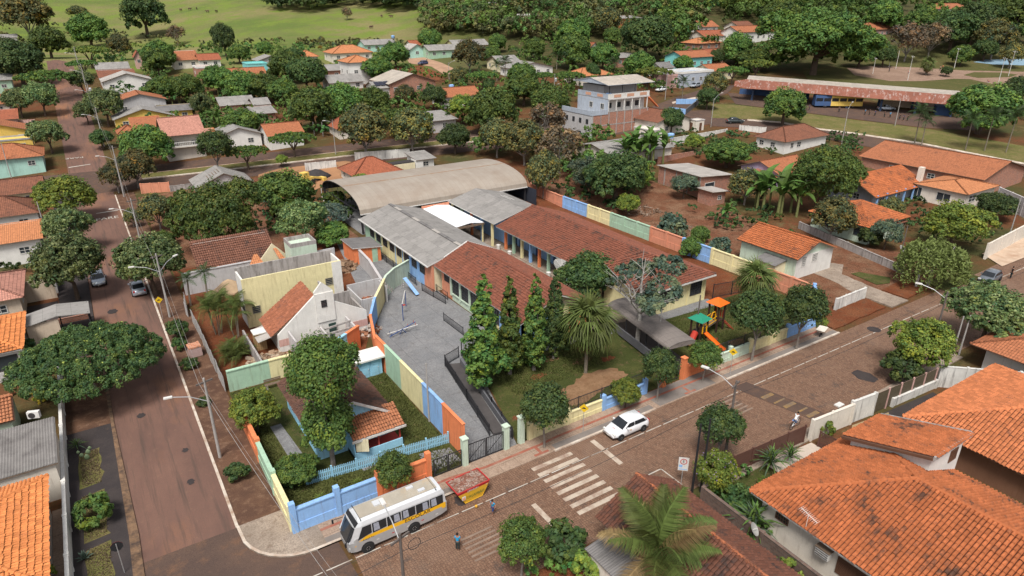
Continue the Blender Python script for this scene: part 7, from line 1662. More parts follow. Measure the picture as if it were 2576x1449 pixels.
def rosette(t, meshes, n, z, el0, el1, part, seed=1, sc=(.9, 1.1), jit=.2, c=(0, 0)):
 rnd = random.Random(seed)
 for k in range(n):
  el = el0 + (el1 - el0) * (k / max(1, n - 1)); az = k * 2.39996 + rnd.uniform(-jit, jit)
  o = link(part, meshes[k % len(meshes)], t, (c[0], c[1], z)); o.rotation_euler = (0, -el, az); o.scale = (rnd.uniform(*sc),) * 3
FAN = [fan_leaf('frond', 1.0, 1.15, LEAF['palm'], k) for k in range(2)]; FAND = [fan_leaf('dead_frond', .9, 1.0, LEAF['straw'], 5)]
FEA = [strip_leaf('frond', 3.6, .85, .42, LEAF['palm'], split=52, droop=.95, seed=k) for k in range(2)] + [strip_leaf('frond', 3.2, .8, .3, LEAF['straw'], split=46, droop=1.2, seed=9)]
FEAD = [strip_leaf('frond', 2.9, .75, .5, LEAF['palmd'], split=34, droop=1.1, seed=k + 20) for k in range(2)]
ARE = [strip_leaf('frond', 2.2, .5, .8, LEAF['palm'], split=28, droop=1.0, seed=k + 30) for k in range(2)]
BAN = [strip_leaf('leaf', 2.3, .62, .75, LEAF['banana'], 7, 1.0, seed=k + 40) for k in range(3)]
SPK = [strip_leaf('leaf', 1.2, .09, .9, LEAF['mid'], 4, .75, seed=50), strip_leaf('leaf', 1.1, .08, .8, LEAF['grey'], 4, .9, seed=51)]
AGV = [strip_leaf('leaf', .75, .16, .5, LEAF['blue'], 4, .4, seed=52)]
def stem(t, h, r, m=None, bend=.2, name='trunk'): MB().tube([(0, 0, -.3), (bend * .4, 0, h * .5), (bend, 0, h)], [r * 1.2, r, r * .8], 8).build(name, m or M_BARKP, t); return bend
def spot(px, py): q = gp(px, py); return (float(q[0]), float(q[1]), float(q[2]))
def fan_palm(label, loc, h, s=1.0, n=34):
 t = thing('fan_palm', label, 'palm tree', loc, 1.0); b = stem(t, h, .16, bend=.15); rosette(t, FAN, n, h, 1.35, -.95, 'frond', 3, (.95 * s, 1.15 * s), c=(b, 0)); rosette(t, FAND, 12, h - .3, -1.0, -1.4, 'dead_frond', 4, (.9 * s, 1.1 * s), c=(b, 0)); return t
def feather_palm(label, loc, h, s=1.0, n=14, fr=None, el=(1.2, -.35), r=.15, group=None, rz=0.0):
 t = thing('feather_palm', label, 'palm tree', loc, rz, group); b = stem(t, h, r); rosette(t, fr or FEA, n, h, el[0], el[1], 'frond', int(h * 10), (.85 * s, 1.1 * s), c=(b, 0)); return t
def banana(label, loc, n=3, s=1.0, group=None, seed=0):
 t = thing('banana_clump', label, 'banana plant', loc, seed * 1.3, group); rnd = random.Random(seed)
 for k in range(n):
  a = k * 2.1; c = (0, 0) if n == 1 else (.8 * s * math.cos(a), .8 * s * math.sin(a)); h = 1.7 * s * rnd.uniform(.8, 1.2)
  MB().tube([(c[0], c[1], -.3), (c[0], c[1], h)], [.13 * s, .09 * s], 7).build('stem', LEAF_STEM, t); rosette(t, BAN, 7, h, 1.25, .1, 'leaf', seed + k, (.8 * s, 1.1 * s), c=c)
 return t
LEAF_STEM = mat('banana_stem', (.16, .17, .06), .8)
def spiky(name, label, loc, meshes, n, s=1.0, z=.05, el=(1.4, .1), cat='plant', h=0.0):
 t = thing(name, label, cat, loc)
 if h: stem(t, h, .06, M_BARKG, .05)
 rosette(t, meshes, n, h + z, el[0], el[1], 'leaf', n, (.85 * s, 1.1 * s), c=(.05 if h else 0, 0)); return t
fan_palm('tall shaggy fan palm on the front lawn', spot(1473, 938), 5.5, 1.42, 44)
fan_palm('fan palm with a grey dead skirt on the lawn beside the slide', (61.0, 43.6, 0), 4.8, 1.25, 38)
feather_palm('large drooping palm at the bottom edge in front of the black tile roof', (23.4, 20.6, 0), 4.0, 1.28, 22, el=(1.3, -.45), r=.2)
spiky('yucca', 'green spiky yucca on the tarred west pavement', (-5.5, 57.0, .1), SPK, 40, .8, .3)
spiky('agave', 'small blue agave in the grass bed by the stop sign', (-5.6, 43.3, .1), AGV, 22, .85)
ct_ = thing('prickly_pear', 'prickly pear cactus in the upper grass bed', 'cactus', (-4.9, 55.2, .1))
for (x, z, r, s) in ((0, .3, .2, 1.5), (.18, .75, .18, 1.4), (-.3, .6, .16, 1.3), (.35, 1.05, .14, 1.2), (-.45, .95, .13, 1.2)): MB().lathe([(.01, -r * s), (r * .8, -r * s * .5), (r, 0), (r * .8, r * s * .5), (.01, r * s)], (0, 0, 0), 10).xform(Matrix.Translation((x, 0, z)) @ Matrix.Diagonal((1, .3, 1, 1))).build('pad', LEAF['grey'] if 0 else mat('cactus_skin', (.16, .22, .12), .6), ct_, smooth=True)
spiky('dracaena', 'dark spiky dracaena clump beside the tiled court', spot(1935, 1185), SPK, 60, 1.5, .6, (1.5, -.2))
spiky('dracaena', 'second dark spiky dracaena by the villa court', spot(1985, 1165), SPK, 45, 1.2, .5, (1.5, -.2))
spiky('yucca', 'pale green long leaved plant between black roof and villa', spot(1890, 1345), SPK, 60, 2.1, .4, (1.5, .2))
spiky('agave', 'green rosette plant in the villa flower bed', (44.4, 22.6, .1), SPK, 26, .7)
for k, (px, py, s, lb) in enumerate(((1945, 535, 2.2, 'tall banana clump at the edge of the cleared lot'), (1912, 525, 1.8, 'banana clump left of the tall banana clump'), (1985, 540, 1.8, 'banana clump beside the mango trunk'), (1824, 560, 1.1, 'single young banana plant on the cleared lot'), (1585, 415, 2.0, 'banana clump below the grey roofed house'), (1615, 412, 2.1, 'banana clump in the middle of the banana thicket'), (1648, 412, 2.0, 'banana clump at the right of the banana thicket'), (545, 318, 1.3, 'banana clump behind the yellow annex'), (440, 262, 1.4, 'banana clump behind the orange gabled house'), (465, 258, 1.4, 'banana clump right of the orange gabled house'), (560, 245, 1.4, 'banana clump among the round trees by the grey roof'), (1770, 125, 1.5, 'banana clump on the right hillside'), (1795, 122, 1.5, 'banana clump beside the hillside orange roofs'), (275, 132, 1.4, 'banana clump at the foot of the pasture'))):
 banana(lb, spot(px, py), 1 if 'single' in lb else 3, s, 'banana clumps', k)
for k, (px, py, h, s, lb) in enumerate(((480, 770, 3.4, .55, 'slender palm at the left of the site entrance'), (525, 762, 3.8, .6, 'taller slender palm at the site entrance'), (2300, 362, 7.0, 1.2, 'palm on the verge by the bus station'), (2318, 366, 5.5, 1.0, 'shorter palm on the verge by the bus station'), (2428, 378, 6.5, 1.25, 'palm in front of the green mass right of the bus station'), (2476, 380, 7.2, 1.25, 'tall palm right of the bus station'), (2530, 384, 7.5, 1.25, 'palm at the right edge beyond the station road'), (1585, 150, 6.0, 1.2, 'palm among the hillside trees'), (1400, 175, 5.0, 1.2, 'palm beside the white gabled house'), (1270, 205, 6.0, 1.1, 'palm left of the white gabled house'), (1250, 205, 5.0, 1.0, 'low palm near the dirt track'), (985, 152, 4.0, 1.2, 'palm by the pasture edge houses'), (1010, 150, 4.6, 1.2, 'second palm by the pasture edge houses'), (1545, 200, 5.0, 1.0, 'palm behind the terrace block'), (1715, 258, 5.5, .9, 'bushy palm by the upper road'), (285, 178, 3.4, .7, 'small palm by the long grey roof'), (308, 222, 2.6, .6, 'small palm by the white hall'), (270, 122, 4.5, 1.0, 'palm at the foot of the pasture hill'), (1900, 96, 5.0, 1.0, 'palm beside the white hillside house'))):
 feather_palm(lb, spot(px, py), h, s, 13, FEAD, (1.2, -.4), .11, 'slender feather palms', k * .7)
fan_palm('small fan palm in the park', spot(2330, 190), 3.6, 1.3, 22)
for k, (x, y, n, h, s, lb) in enumerate(((8.4, 73.0, 5, 3.2, 1.1, 'big areca palm clump behind the zinc hoarding'), (10.0, 71.2, 4, 2.8, 1.1, 'areca palm clump nearest the yellow block'), (8.6, 66.4, 7, .5, .9, 'low bushy areca palm by the brick pallet'))):
 t = thing('areca_palm', lb, 'palm tree', (x, y, 0)); rnd = random.Random(k)
 for q in range(n):
  a = q * 2.4; r = .35 + .6 * rnd.random(); hh = h * rnd.uniform(.7, 1.25); c = (r * math.cos(a), r * math.sin(a))
  MB().tube([(c[0] * .4, c[1] * .4, -.2), (c[0], c[1], hh)], [.06, .045], 6).build('stem', M_BARKP, t); rosette(t, ARE, 9, hh, 1.3, -.1, 'frond', q, (.8 * s, 1.15 * s), c=c)
CATS = {'bush': ('shrub', 'shrub'), 'limebush': ('shrub', 'shrub'), 'yellowbush': ('shrub', 'shrub'), 'greybush': ('shrub', 'shrub')}
def T(kind, label, cx, cy, w, zs=1.0, group=None, v=None, base=None):
 var = KIND[kind]; c, tr, zc, pw = var[(int(cx) + int(cy)) % len(var) if v is None else v]
 s = 1.0
 for _ in range(6):
  q = gp(cx, cy, zc * s * zs); dpt = (q - np.array([0, 0, CAM_H])).dot(F_); s = w / (FPX / dpt) / pw
 if base: q = gp(*base)
 nm, ca = CATS.get(kind, ('tree', 'tree'))
 t = thing({'cypress': 'cypress_tree', 'canopy': 'canopy_tree', 'weeping': 'weeping_tree', 'street': 'street_tree'}.get(kind, nm), label, ca, (float(q[0]), float(q[1]), tz(q[0], q[1]) - .05), (cx * 7 + cy * 3) % 6.28, group)
 t.scale = (s, s, s * zs)
 link('crown', c, t); link('trunk' if nm == 'tree' else 'stem', tr, t)
 return t
SURVEY = '''canopy|spreading canopy tree with yellow blossom over the dusty side street|215|885|335|1.15
oiti|round street tree over the silver car on the west pavement|172|665|172
oiti|smaller round street tree with pale tips on the west pavement|165|575|112
lime|bright willow-leaved tree on the west pavement below the avenue|163|500|140|.8
oiti|round tree by the turquoise house|120|340|82
oiti|round pale tree below the big dark trees|45|255|72
oiti|darker round tree leaning over the upper side street|102|245|82
layer|wide dark umbrella tree over the upper side street|112|190|130
dark|tall dark tree behind the umbrella tree|45|160|125
dark|dark tree at the left edge under the pasture|10|140|95
mango|round green tree left of the upper power line|120|105|90
layer|layered yellow green tree beside the upper power line|222|125|95
mango|large round mango tree at the foot of the pasture|222|78|98
layer|flat topped tree beside the upper side street poles|208|158|75
loose|large brownish tree at the pasture's left edge|62|45|125
loose|pale brownish tree alone on the pasture|196|32|55|.6
dark|huge dark tree alone on the pasture|362|40|112|1.0
dry|thin bare tree on the lower pasture|443|88|48
dark|narrow dark tree at the pasture edge|563|100|58|1.5
mango|round tree in front of the narrow dark tree|600|135|55
loose|scrubby tree below the foot of the pasture|300|118|62
mango|green tree beside the tiny pink tower house|400|140|85
mango|round mango tree with rusty new leaves beside the long grey roof|395|155|75
oiti|round street tree east of the upper side street|262|265|92
oiti|smaller round tree east of the upper side street|215|280|58
oiti|pale round tree below the flat topped tree|205|205|62
dark|low dark tree beside the lower power pole|255|350|55
mango|round tree in front of the balustrade house|368|372|130
mango|mango tree behind the orange gabled house|412|225|78
mango|mango tree right of the orange gabled house|470|222|80
mango|green tree beside the brick box house|545|200|80
mango|large mango tree behind the long grey roof|610|218|95
oiti|silvery round tree beside the yellow annex|505|265|55|1.2
mango|round mango tree below the brick and pink house|605|310|105|.8
street|street tree in front of the balustrade house|540|372|90|.9
layer|street tree in front of the white avenue house|618|378|105
layer|yellow leaved tree on the avenue median side|735|345|110
lime|small round bush tree on the avenue median|708|404|30
loose|olive tree at the avenue corner|290|445|80
loose|taller olive tree at the avenue corner|338|425|95
blossom|big mango tree with yellow blossom behind the building site|540|545|205|1.15
mango|dark mango tree beside the vaulted hall|712|487|155|.85
oiti|round grey green tree behind the pale tower block|760|560|122
grey|bluish shrubby tree at the end of the vault|835|540|85|.7
mango|leafy bush below the grey roofed school wing|835|590|95|.8
loose|thin dark tree along the verge near the avenue|395|535|95
loose|small sparse tree in the trodden verge|332|548|42|1.2
mango|low round tree at the verge by the power pole|408|602|62|.8
oiti|round street tree over the second silver car|375|662|165|.95
bush|upper clipped shrub on the trodden verge|446|832|52|1.2
bush|lower clipped shrub on the trodden verge|452|868|34|1.3
bush|sparse sapling beside the brick pallet|478|916|42|.8
bush|low sapling below the lamp pole|512|1012|36|.7
bush|dark round shrub at the foot of the orange boundary wall|596|1190|58
limebush|papaya-like shrub beside the carport|92|825|55|1.2
bush|dark hedge shrub under the canopy tree|30|880|90|.8
yellowbush|golden shrub beside the grey roof|105|995|46
bush|white flowered shrub in the middle grass bed|235|1290|92
limebush|shrub at the bottom edge by the orange roof|105|1450|70
twin|tall twin-headed tree beside the caretaker house|818|1008|165|1.12
lime|bright green round tree inside the orange boundary wall|640|1035|122|.95
mango|feathery shrub tree behind the street corner wall|742|1185|112|.8
street|small sparse tree in front of the orange street wall|990|1185|95|1.0
cypress|leftmost of the four cypress trees on the front lawn|1215|835|128|.85
cypress|second cypress tree from the playground|1283|815|92|1.0
cypress|third cypress tree from the playground|1346|808|90|1.0
cypress|dark cypress tree nearest the fan palm|1396|785|80|1.05
dark|dense dark tree rising over the school roofs|1482|700|150
bare|pale trunked half bare tree beside the walkway canopy|1615|715|225
street|young street tree on the pavement by the yellow front wall|1372|1030|125|1.0
lime|bright green lollipop tree on the front pavement|1575|990|75|1.1
street|street tree at the school entrance|1660|930|92|1.1
street|street tree in front of the orange entrance wall|1775|898|85|.9
street|large street tree in front of the green and yellow wall|1908|800|132|1.0
street|street tree at the right end of the school wall|2022|780|115|1.05
limebush|small palm-like bush by the wheelbarrow|2066|812|32
street|dark tree by the power pole south of the front street|1812|1078|115|1.0
flower|lilac flowered tree beside the black posts|1800|1190|112|1.1
street|light green small tree at the bottom edge|1312|1365|125|.95
bush|dense glossy shrub with a red flower at the bottom edge|1420|1370|112|1.0
limebush|feathery bright shrub beside the glossy shrub|1475|1425|85
bush|leafy shrub under the big palm at the bottom edge|1770|1428|110
bush|low shrub beneath the villa wall|1700|1440|80
limebush|fern-like shrub at the corner of the villa|1985|1440|80
limebush|clipped yellow green topiary by the villa gate|2078|1080|46|1.15
bush|dark shrub between the villa and the lilac tree|1860|1262|80
lime|lime green blossoming tree by the olive gate|2325|875|148
bush|dark shrub at the foot of the lime green tree|2268|930|88
oiti|round tree on the far side of the front street|2490|790|185|.85
bush|low shrub behind the white boundary wall|2560|945|40
weeping|weeping tree on the grassy verge right of the cottage|2352|640|172
lime|bushy lime tree behind the weeping tree|2405|570|152|.8
dark|dark bushy tree at the right edge by the grey wall|2510|520|95|.8
loose|olive tree in front of the pale green cottage|2098|552|112
grey|grey leaved shrub tree by the pale green cottage|2232|588|78|1.0
bush|dark shrub at the corner of the pale green cottage|2188|600|58
loose|airy shrub behind the pale green cottage|2240|530|70
giant|huge mango tree between the lilac house and the blue columns|2075|452|190|1.15
loose|dark olive tree beside the brick workshop|1878|470|92
grey|flat bluish tree in front of the brick workshop|1722|468|76|.8
mango|small tree in front of the back wall's blue bay|1742|622|62
mango|shrub tree on the lot behind the back wall|1762|590|52
greybush|grey bush beside the back wall|1690|576|74
greybush|pale bush on the right of the cleared lot|1812|625|55
dark|dense dark tree behind the back wall|1550|450|150|1.0
lime|olive green tree in the dark thicket behind the wall|1590|440|95
grey|bluish tree at the left of the dark thicket|1478|440|92
lime|bright small tree in front of the dark thicket|1580|515|62|.9
loose|vine covered tree at the end of the vault|1368|440|92|1.3
dry|grey brown scrubby tree behind the vault|1410|375|120
dry|dead looking tree below the white terrace wall|1375|305|95
loose|tangled tree below the terrace block|1320|360|110
mango|round tree below the workshop between lots|1830|385|118|.7
lime|small round tree by the orange brick wall|1745|360|48
dark|dark clipped tree beside the cream cottage|1690|303|62|1.2
giant|giant spreading tree beside the bus station|2058|108|262|.8
mango|round tree in front of the bus station|1975|268|106
dark|round tree by the blue parapet ramp|1780|248|58
loose|feathery tree above the blue parapet ramp|1798|216|66
mango|green mass of foliage at the right end of the bus station|2475|275|165|.85
dark|dark tree at the right edge by the bus station|2565|235|95
dry|grey bare tree in the middle of the park|2285|105|95
dry|second bare tree in the park|2345|100|85
dark|dark tree at the back of the park|2400|80|110
dark|tall dark layered tree behind the park|2450|60|115
loose|olive tree on the right of the park|2505|100|95
mango|green tree on the park's left lawn|2165|135|80
dark|dark tree shading the park path|2225|140|62
mango|tree between the park masts|2420|140|58
loose|small olive tree by the exercise court|2545|140|60
mango|round tree behind the park's bare trees|2320|60|90
mango|green tree at the upper right corner|2545|50|125
dark|dark tree beside the exercise court|2480|125|62
dark|small clipped round tree in the park|2382|180|28
mango|green tree right of the long orange roof|2225|40|90
mango|tree above the giant spreading tree|1965|40|90
mango|tree at the left of the giant spreading tree|1900|150|90|.7
layer|umbrella tree near the upper road|1905|158|88
layer|second umbrella tree near the upper road|1845|175|76
mango|large tree beside the dark red roof|1855|122|82|1.1
dark|narrow dark tree by the turquoise house|1803|145|38|1.3
mango|tree in front of the turquoise house|1720|162|50
layer|spreading tree behind the shops|1645|178|92
mango|round tree behind the terrace roof|1608|168|85
dark|large dark bamboo-like tree on the hillside|1628|95|142|.85
mango|round tree at the hillside foot left of the dark bamboo|1440|128|98
mango|upper round tree on the hillside|1440|88|88
mango|round tree beside the low brick house|1518|142|76
mango|bright round tree on the hillside|1463|26|42
mango|round tree by the small red roofed hut|1345|122|60
loose|olive tree above the small red roofed hut|1528|58|72
mango|small tree under the hillside brick house|1540|92|52
dark|small conifer-like tree behind the terrace block|1490|183|36|1.5
layer|spreading tree left of the terrace block|1432|188|80
layer|smaller spreading tree left of the terrace block|1370|188|62
mango|tree below the white gabled house|1313|192|78
mango|dense tree left of the terrace block's white wall|1318|225|90
mango|tall green tree left of the white terrace wall|1385|262|108
mango|large bright mango tree between the avenue and the terrace block|1240|280|132
lime|yellowish tree by the grey workshop|1164|275|72
layer|light green spreading tree behind the avenue|1016|290|142
mango|big mango tree in the middle of the town|786|275|122
mango|mango tree right of the big mango in the town's middle|862|262|118
mango|round tree beside the long spreading tree|938|262|98
loose|olive green tree on the avenue left of the vault|916|332|132
loose|brownish tree on the avenue above the vault|1036|332|112
dark|dark round tree on the avenue above the vault|1144|348|86
loose|scrubby tree at the end of the avenue|1250|348|95
mango|round tree in front of the brick warehouse|951|175|74
dark|dark feathery tree in front of the long white house|1094|246|66
loose|low tree beside the solar roof|1019|243|58
loose|small grey tree by the dirt track|1154|192|46
layer|umbrella tree right of the dirt track|1214|188|82
dark|small black green tree by the long white house|1229|215|32|1.3
loose|scrub tree above the dirt track|1181|142|84
mango|tree left of the cream house|1234|142|56
mango|tree above the cream house|1251|108|52
mango|green tree above the pale green house|1081|100|62
mango|bush tree by the orange veranda house|899|112|28
mango|tree among the pasture edge houses|994|138|70
dark|dark trees between turquoise house and the small orange hip roof|735|150|62
mango|green tree by the turquoise house at the pasture|666|124|44
mango|round tree left of the bare brick two storey house|720|168|92
dark|dark tree below the bare brick two storey house|770|188|100
mango|tree behind the long grey veranda roof|810|183|42
mango|mango tree left of the blue white house|664|222|84
mango|mango tree below the garden plot|714|232|76
dry|bare tree on the far pasture|872|34|30
loose|small tree in the middle of the far pasture|808|103|20|1.2
dry|pale bare tree at the wood's edge|1077|24|24
lime|young tree in the works yard's edge|908|468|60
bush|dark bush against the open end of the vault|842|505|55'''
for row in SURVEY.split('\n'):
 f = row.split('|'); k = f[0]
 T(k, f[1], float(f[2]), float(f[3]), float(f[4]), float(f[5]) if len(f) > 5 else 1.0)
rng = np.random.default_rng(3)
def mass(name, label, polys, n, size, m, leaf, seed, cat='wood', per=300, zs=.9, skip=None):
 rng = np.random.default_rng(seed); Ps, Ns, Ts = [], [], []
 for poly, cnt in polys:
  xs = [p[0] for p in poly]; ys = [p[1] for p in poly]; k = 0; tries = 0
  while k < cnt and tries < cnt * 60:
   tries += 1; x, y = rng.uniform(min(xs), max(xs)), rng.uniform(min(ys), max(ys))
   if not inside(poly, x, y): continue
   q = gp(x, y)
   if skip and skip(q): continue
   k += 1; r = size * rng.uniform(.6, 1.35); L = [(0, 0, r * .9, r * .8, r * .8, r * .8 * zs)] + [(r * .55 * math.cos(a), r * .55 * math.sin(a), r * rng.uniform(.7, 1.2), r * .55, r * .55, r * .5) for a in rng.uniform(0, 6.28, 3)]
   P, N_, c = crown_pts(L, per, rng, .4); b = rng.uniform(.55, 1.4); w = rng.normal(0, .12)
   Ps.append(P + q); Ns.append(N_); Ts.append(np.clip(np.stack([(b + .2 * c) * (1 + w), b + .2 * c, (b + .2 * c) * (1 - w)], 1), .15, 2.5))
 P = np.concatenate(Ps); V = leaf_quads(P, np.concatenate(Ns), leaf, rng)
 o = link(name, quads_mesh(name, V, m, np.repeat(np.concatenate(Ts), 4, 0))); tag(o, label, cat, kind='stuff'); return o
FP = []
for o in list(COL.objects):
 if o.parent is None and o.get('category') in ('house', 'building', 'hall', 'workshop', 'shed', 'bus station', 'outbuilding'):
  c = [Vector(o.matrix_basis @ Vector(v.co)) for ch in o.children if ch.type == 'MESH' and ch.name.startswith(('wall', 'core')) for v in ch.data.vertices]
  if c: k = 1 if o.location.x * SY + o.location.y * CY_ < 215 else 5; FP.append((min(p.x for p in c) - 1.3 * k, max(p.x for p in c) + 1.3, min(p.y for p in c) - 2.5 * k, max(p.y for p in c) + 1))
def blocked(q):
 x, y = q[0], q[1]
 if -7 < x < 7: return True
 o = y - (150.8 - .2 * x)
 if -8 < o < 11 and x < 125: return True
 return any(a < x < b and c < y < d for a, b, c, d in FP)
mass('hill_wood', 'dark wood along the top edge behind the pasture', [([(668, 4), (1000, 2), (1058, 8), (1055, 34), (960, 28), (880, 14), (810, 32), (740, 34), (690, 26)], 190), ([(640, -14), (1100, -14), (1100, 3), (640, 3)], 110)], 0, 6.0, LEAF['dark'], .9, 1)
mass('hill_wood', 'scrubby brown and green wood on the middle hill', [([(1060, 30), (1300, 15), (1300, 100), (1180, 95), (1075, 90)], 190), ([(1290, 0), (1760, -5), (1760, 70), (1640, 75), (1380, 110), (1290, 100)], 240), ([(1100, -16), (1760, -16), (1760, 4), (1100, 4)], 120)], 0, 4.4, LEAF['olive'], .62, 2, skip=blocked)
mass('hill_wood', 'fresh green trees scattered through the scrubby middle hill', [([(1060, 30), (1300, 15), (1300, 100), (1180, 95), (1075, 90)], 60), ([(1290, 0), (1760, -5), (1760, 70), (1640, 75), (1380, 110), (1290, 100)], 110)], 0, 5.2, LEAF['mid'], .6, 12, skip=blocked)
mass('hill_wood', 'green wood along the top right edge', [([(1740, -14), (2600, -14), (2600, 26), (2200, 36), (1980, 52), (1740, 40)], 330), ([(1660, 40), (1760, 45), (1750, 110), (1690, 140)], 40), ([(1820, 30), (2000, 30), (2190, 40), (2180, 100), (1960, 110), (1830, 70)], 60), ([(1960, 110), (2180, 105), (2200, 150), (2030, 190), (1930, 190)], 34), ([(2290, 30), (2600, 30), (2600, 120), (2480, 130), (2300, 100)], 60)], 0, 5.0, LEAF['mid'], .7, 3, skip=lambda q: blocked(q))
mass('undergrowth', 'yard shrubs and undergrowth filling the gaps between the town houses', [([(230, 170), (700, 150), (1060, 200), (1300, 190), (1300, 330), (900, 350), (560, 350), (300, 380)], 330), ([(560, 120), (1000, 130), (1060, 200), (700, 160)], 60), ([(1290, 110), (1700, 120), (1700, 250), (1300, 260)], 150), ([(1100, 330), (1440, 330), (1640, 400), (1640, 480), (1400, 470), (1330, 400), (1100, 390)], 130), ([(1700, 100), (1960, 100), (1900, 200), (1700, 190)], 90), ([(240, 120), (560, 130), (700, 150), (240, 170)], 70)], 0, 2.1, LEAF['mid'], .36, 4, 'undergrowth', 170, .9, blocked)
mass('undergrowth', 'dark weeds and shrubs in the plots around the school', [([(395, 500), (460, 480), (450, 620), (400, 640)], 10), ([(500, 490), (900, 470), (900, 560), (520, 620)], 60), ([(1340, 470), (1420, 500), (1620, 560), (1600, 480)], 40), ([(1680, 560), (2000, 600), (1900, 480), (1750, 520)], 36), ([(2030, 560), (2480, 620), (2520, 560), (2300, 500), (2100, 500)], 60), ([(1870, 390), (2160, 390), (2160, 340), (1900, 360)], 50), ([(1640, 340), (1880, 332), (1880, 400), (1660, 402)], 46), ([(0, 500), (60, 500), (70, 700), (0, 700)], 14)], 0, .9, LEAF['dark'], .24, 5, 'undergrowth', 150, .9, blocked)
mass('undergrowth', 'green weeds at the foot of the pasture hill', [([(560, 122), (840, 130), (1000, 118), (1000, 108), (560, 112)], 40), ([(130, 60), (560, 122), (560, 132), (240, 112), (130, 90)], 40), ([(0, 95), (130, 90), (130, 130), (0, 130)], 20)], 0, 1.8, LEAF['olive'], .45, 6, 'undergrowth', 200, .8, None)
mass('undergrowth', 'low leafy shrubs in the gardens south of the front street', [([(1760, 1230), (1900, 1180), (1960, 1290), (1900, 1400), (1800, 1300)], 26), ([(1380, 1400), (1560, 1449), (1300, 1449)], 14), ([(1660, 1449), (1800, 1400), (1990, 1449)], 16)], 0, .55, LEAF['mid'], .15, 7, 'undergrowth', 200, .9, None)
def tufts(name, label, polys, h, m, seed, base=.03):
 rng = np.random.default_rng(seed); V = []; T_ = []
 for poly, n in polys:
  xs = [p[0] for p in poly]; ys = [p[1] for p in poly]; k = 0
  while k < n:
   x, y = rng.uniform(min(xs), max(xs)), rng.uniform(min(ys), max(ys))
   if not inside(poly, x, y): continue
   k += 1; z = tz(x, y) + base; c = rng.uniform(.5, 1.5); cl = 1 + .4 * math.sin(x * 1.7 + y) * math.sin(y * 1.3)
   for b in range(3):
    a = rng.uniform(0, 6.28); w = .03; hh = h * rng.uniform(.5, 1.4) * cl; dx, dy = math.cos(a) * hh * .6, math.sin(a) * hh * .6
    V += [(x - w, y, z), (x + w, y, z), (x + dx + w * .3, y + dy, z + hh), (x + dx - w * .3, y + dy, z + hh)]; T_ += [c] * 4
 o = link(name, quads_mesh(name, np.array(V), m, np.array(T_))); tag(o, label, 'grass', kind='stuff')
tufts('grass', 'short green grass of the school front lawn and playground lawn', [([(29.2, 44.5), (40, 44.6), (41.5, 48.5), (33, 50), (29.6, 52.5)], 5000), ([(26.6, 38.8), (41.5, 38.8), (41.5, 40.0), (28, 40.4)], 1500), ([(49, 38.9), (65.5, 38.9), (70, 44), (70, 49), (61, 49), (49, 48.4)], 6000)], .11, LEAF['grass'], 1)
tufts('grass', 'green grass of the yard around the blue house', [([(6.9, 38.7), (20.4, 38.7), (20.4, 41.4), (6.9, 43.4)], 3500), ([(17.9, 42.6), (20.5, 42.2), (20.5, 55), (17.9, 55)], 3000), ([(6.9, 44), (8.6, 44), (8.4, 59.5), (6.9, 59.5)], 1500)], .12, LEAF['grass'], 2)
tufts('grass', 'dry grass in the beds of the west pavement', [([(-5.5, 38.5), (-4.1, 38.5), (-4.1, 44.2), (-5.5, 44.2)], 1200), ([(-5.5, 45.1), (-4.1, 45.1), (-4.1, 50.4), (-5.5, 50.4)], 1100), ([(-5.4, 51.6), (-4.1, 51.6), (-4.1, 56.4), (-5.4, 56.4)], 1000)], .06, LEAF['dry'], 3, .11)
for k, (x, y, lb) in enumerate(((9.2, 40.2, 'tall grass clump behind the corner wall'), (12.2, 40.6, 'tall grass clump at the foot of the twin-headed tree'), (14.8, 40.9, 'low grass clump by the picket fence'))):
 spiky('grass_clump', lb, (x, y, .03), [strip_leaf('blade', .9, .05, 1.0, LEAF['light'], 3, .8, seed=70 + k)], 60, 1.0 - .2 * k, .0, (1.5, .4))
# ================================================================ VEHICLES
M_TYRE = mat('tyre_rubber', (.02, .02, .02), .85); M_RIM = gloss('alloy_rim', (.45, .45, .46), .35, .6); M_LAMP = gloss('lamp_lens', (.7, .7, .66), .15); M_TAIL = gloss('tail_lens', (.45, .02, .02), .2); M_GLS = gloss('tinted_glass', (.015, .018, .022), .08); M_BLK = mat('black_plastic', (.02, .02, .022), .6)
WHL = {}
def wheel(t, x, y, r, w, side):
 k = (r, w)
 if k not in WHL:
  a = MB().lathe([(r * .55, -w / 2), (r * .93, -w / 2), (r, -w * .3), (r, w * .3), (r * .93, w / 2), (r * .55, w / 2)], n=20, axis='Y').build('wheel', M_TYRE)
  b_ = MB(); b_.lathe([(.02, -w * .46), (r * .2, -w * .47), (r * .56, -w * .38), (r * .6, w * .4), (.02, w * .4)], n=14, axis='Y')
  for q in range(6): b_.obox((math.cos(q * 1.047) * r * .34, -w * .47, math.sin(q * 1.047) * r * .34), r * .12, .02, r * .12)
  o = b_.build('rim', M_RIM); WHL[k] = (a.data, o.data); bpy.data.objects.remove(a); bpy.data.objects.remove(o)
 o = link('wheel', WHL[k][0], t, (x, y, r), 0 if side < 0 else math.pi); link('rim', WHL[k][1], o)
def rsec(x, w, z0, z1, r=.12, tw=1.0):
 a = w / 2; b_ = a * tw
 return [(x, -a * .9, z0), (x, a * .9, z0), (x, a, z0 + r), (x, (a + b_) / 2 + .01, (z0 + z1) / 2), (x, b_, z1 - r), (x, b_ - r, z1), (x, -b_ + r, z1), (x, -b_, z1 - r), (x, -(a + b_) / 2 - .01, (z0 + z1) / 2), (x, -a, z0 + r)]
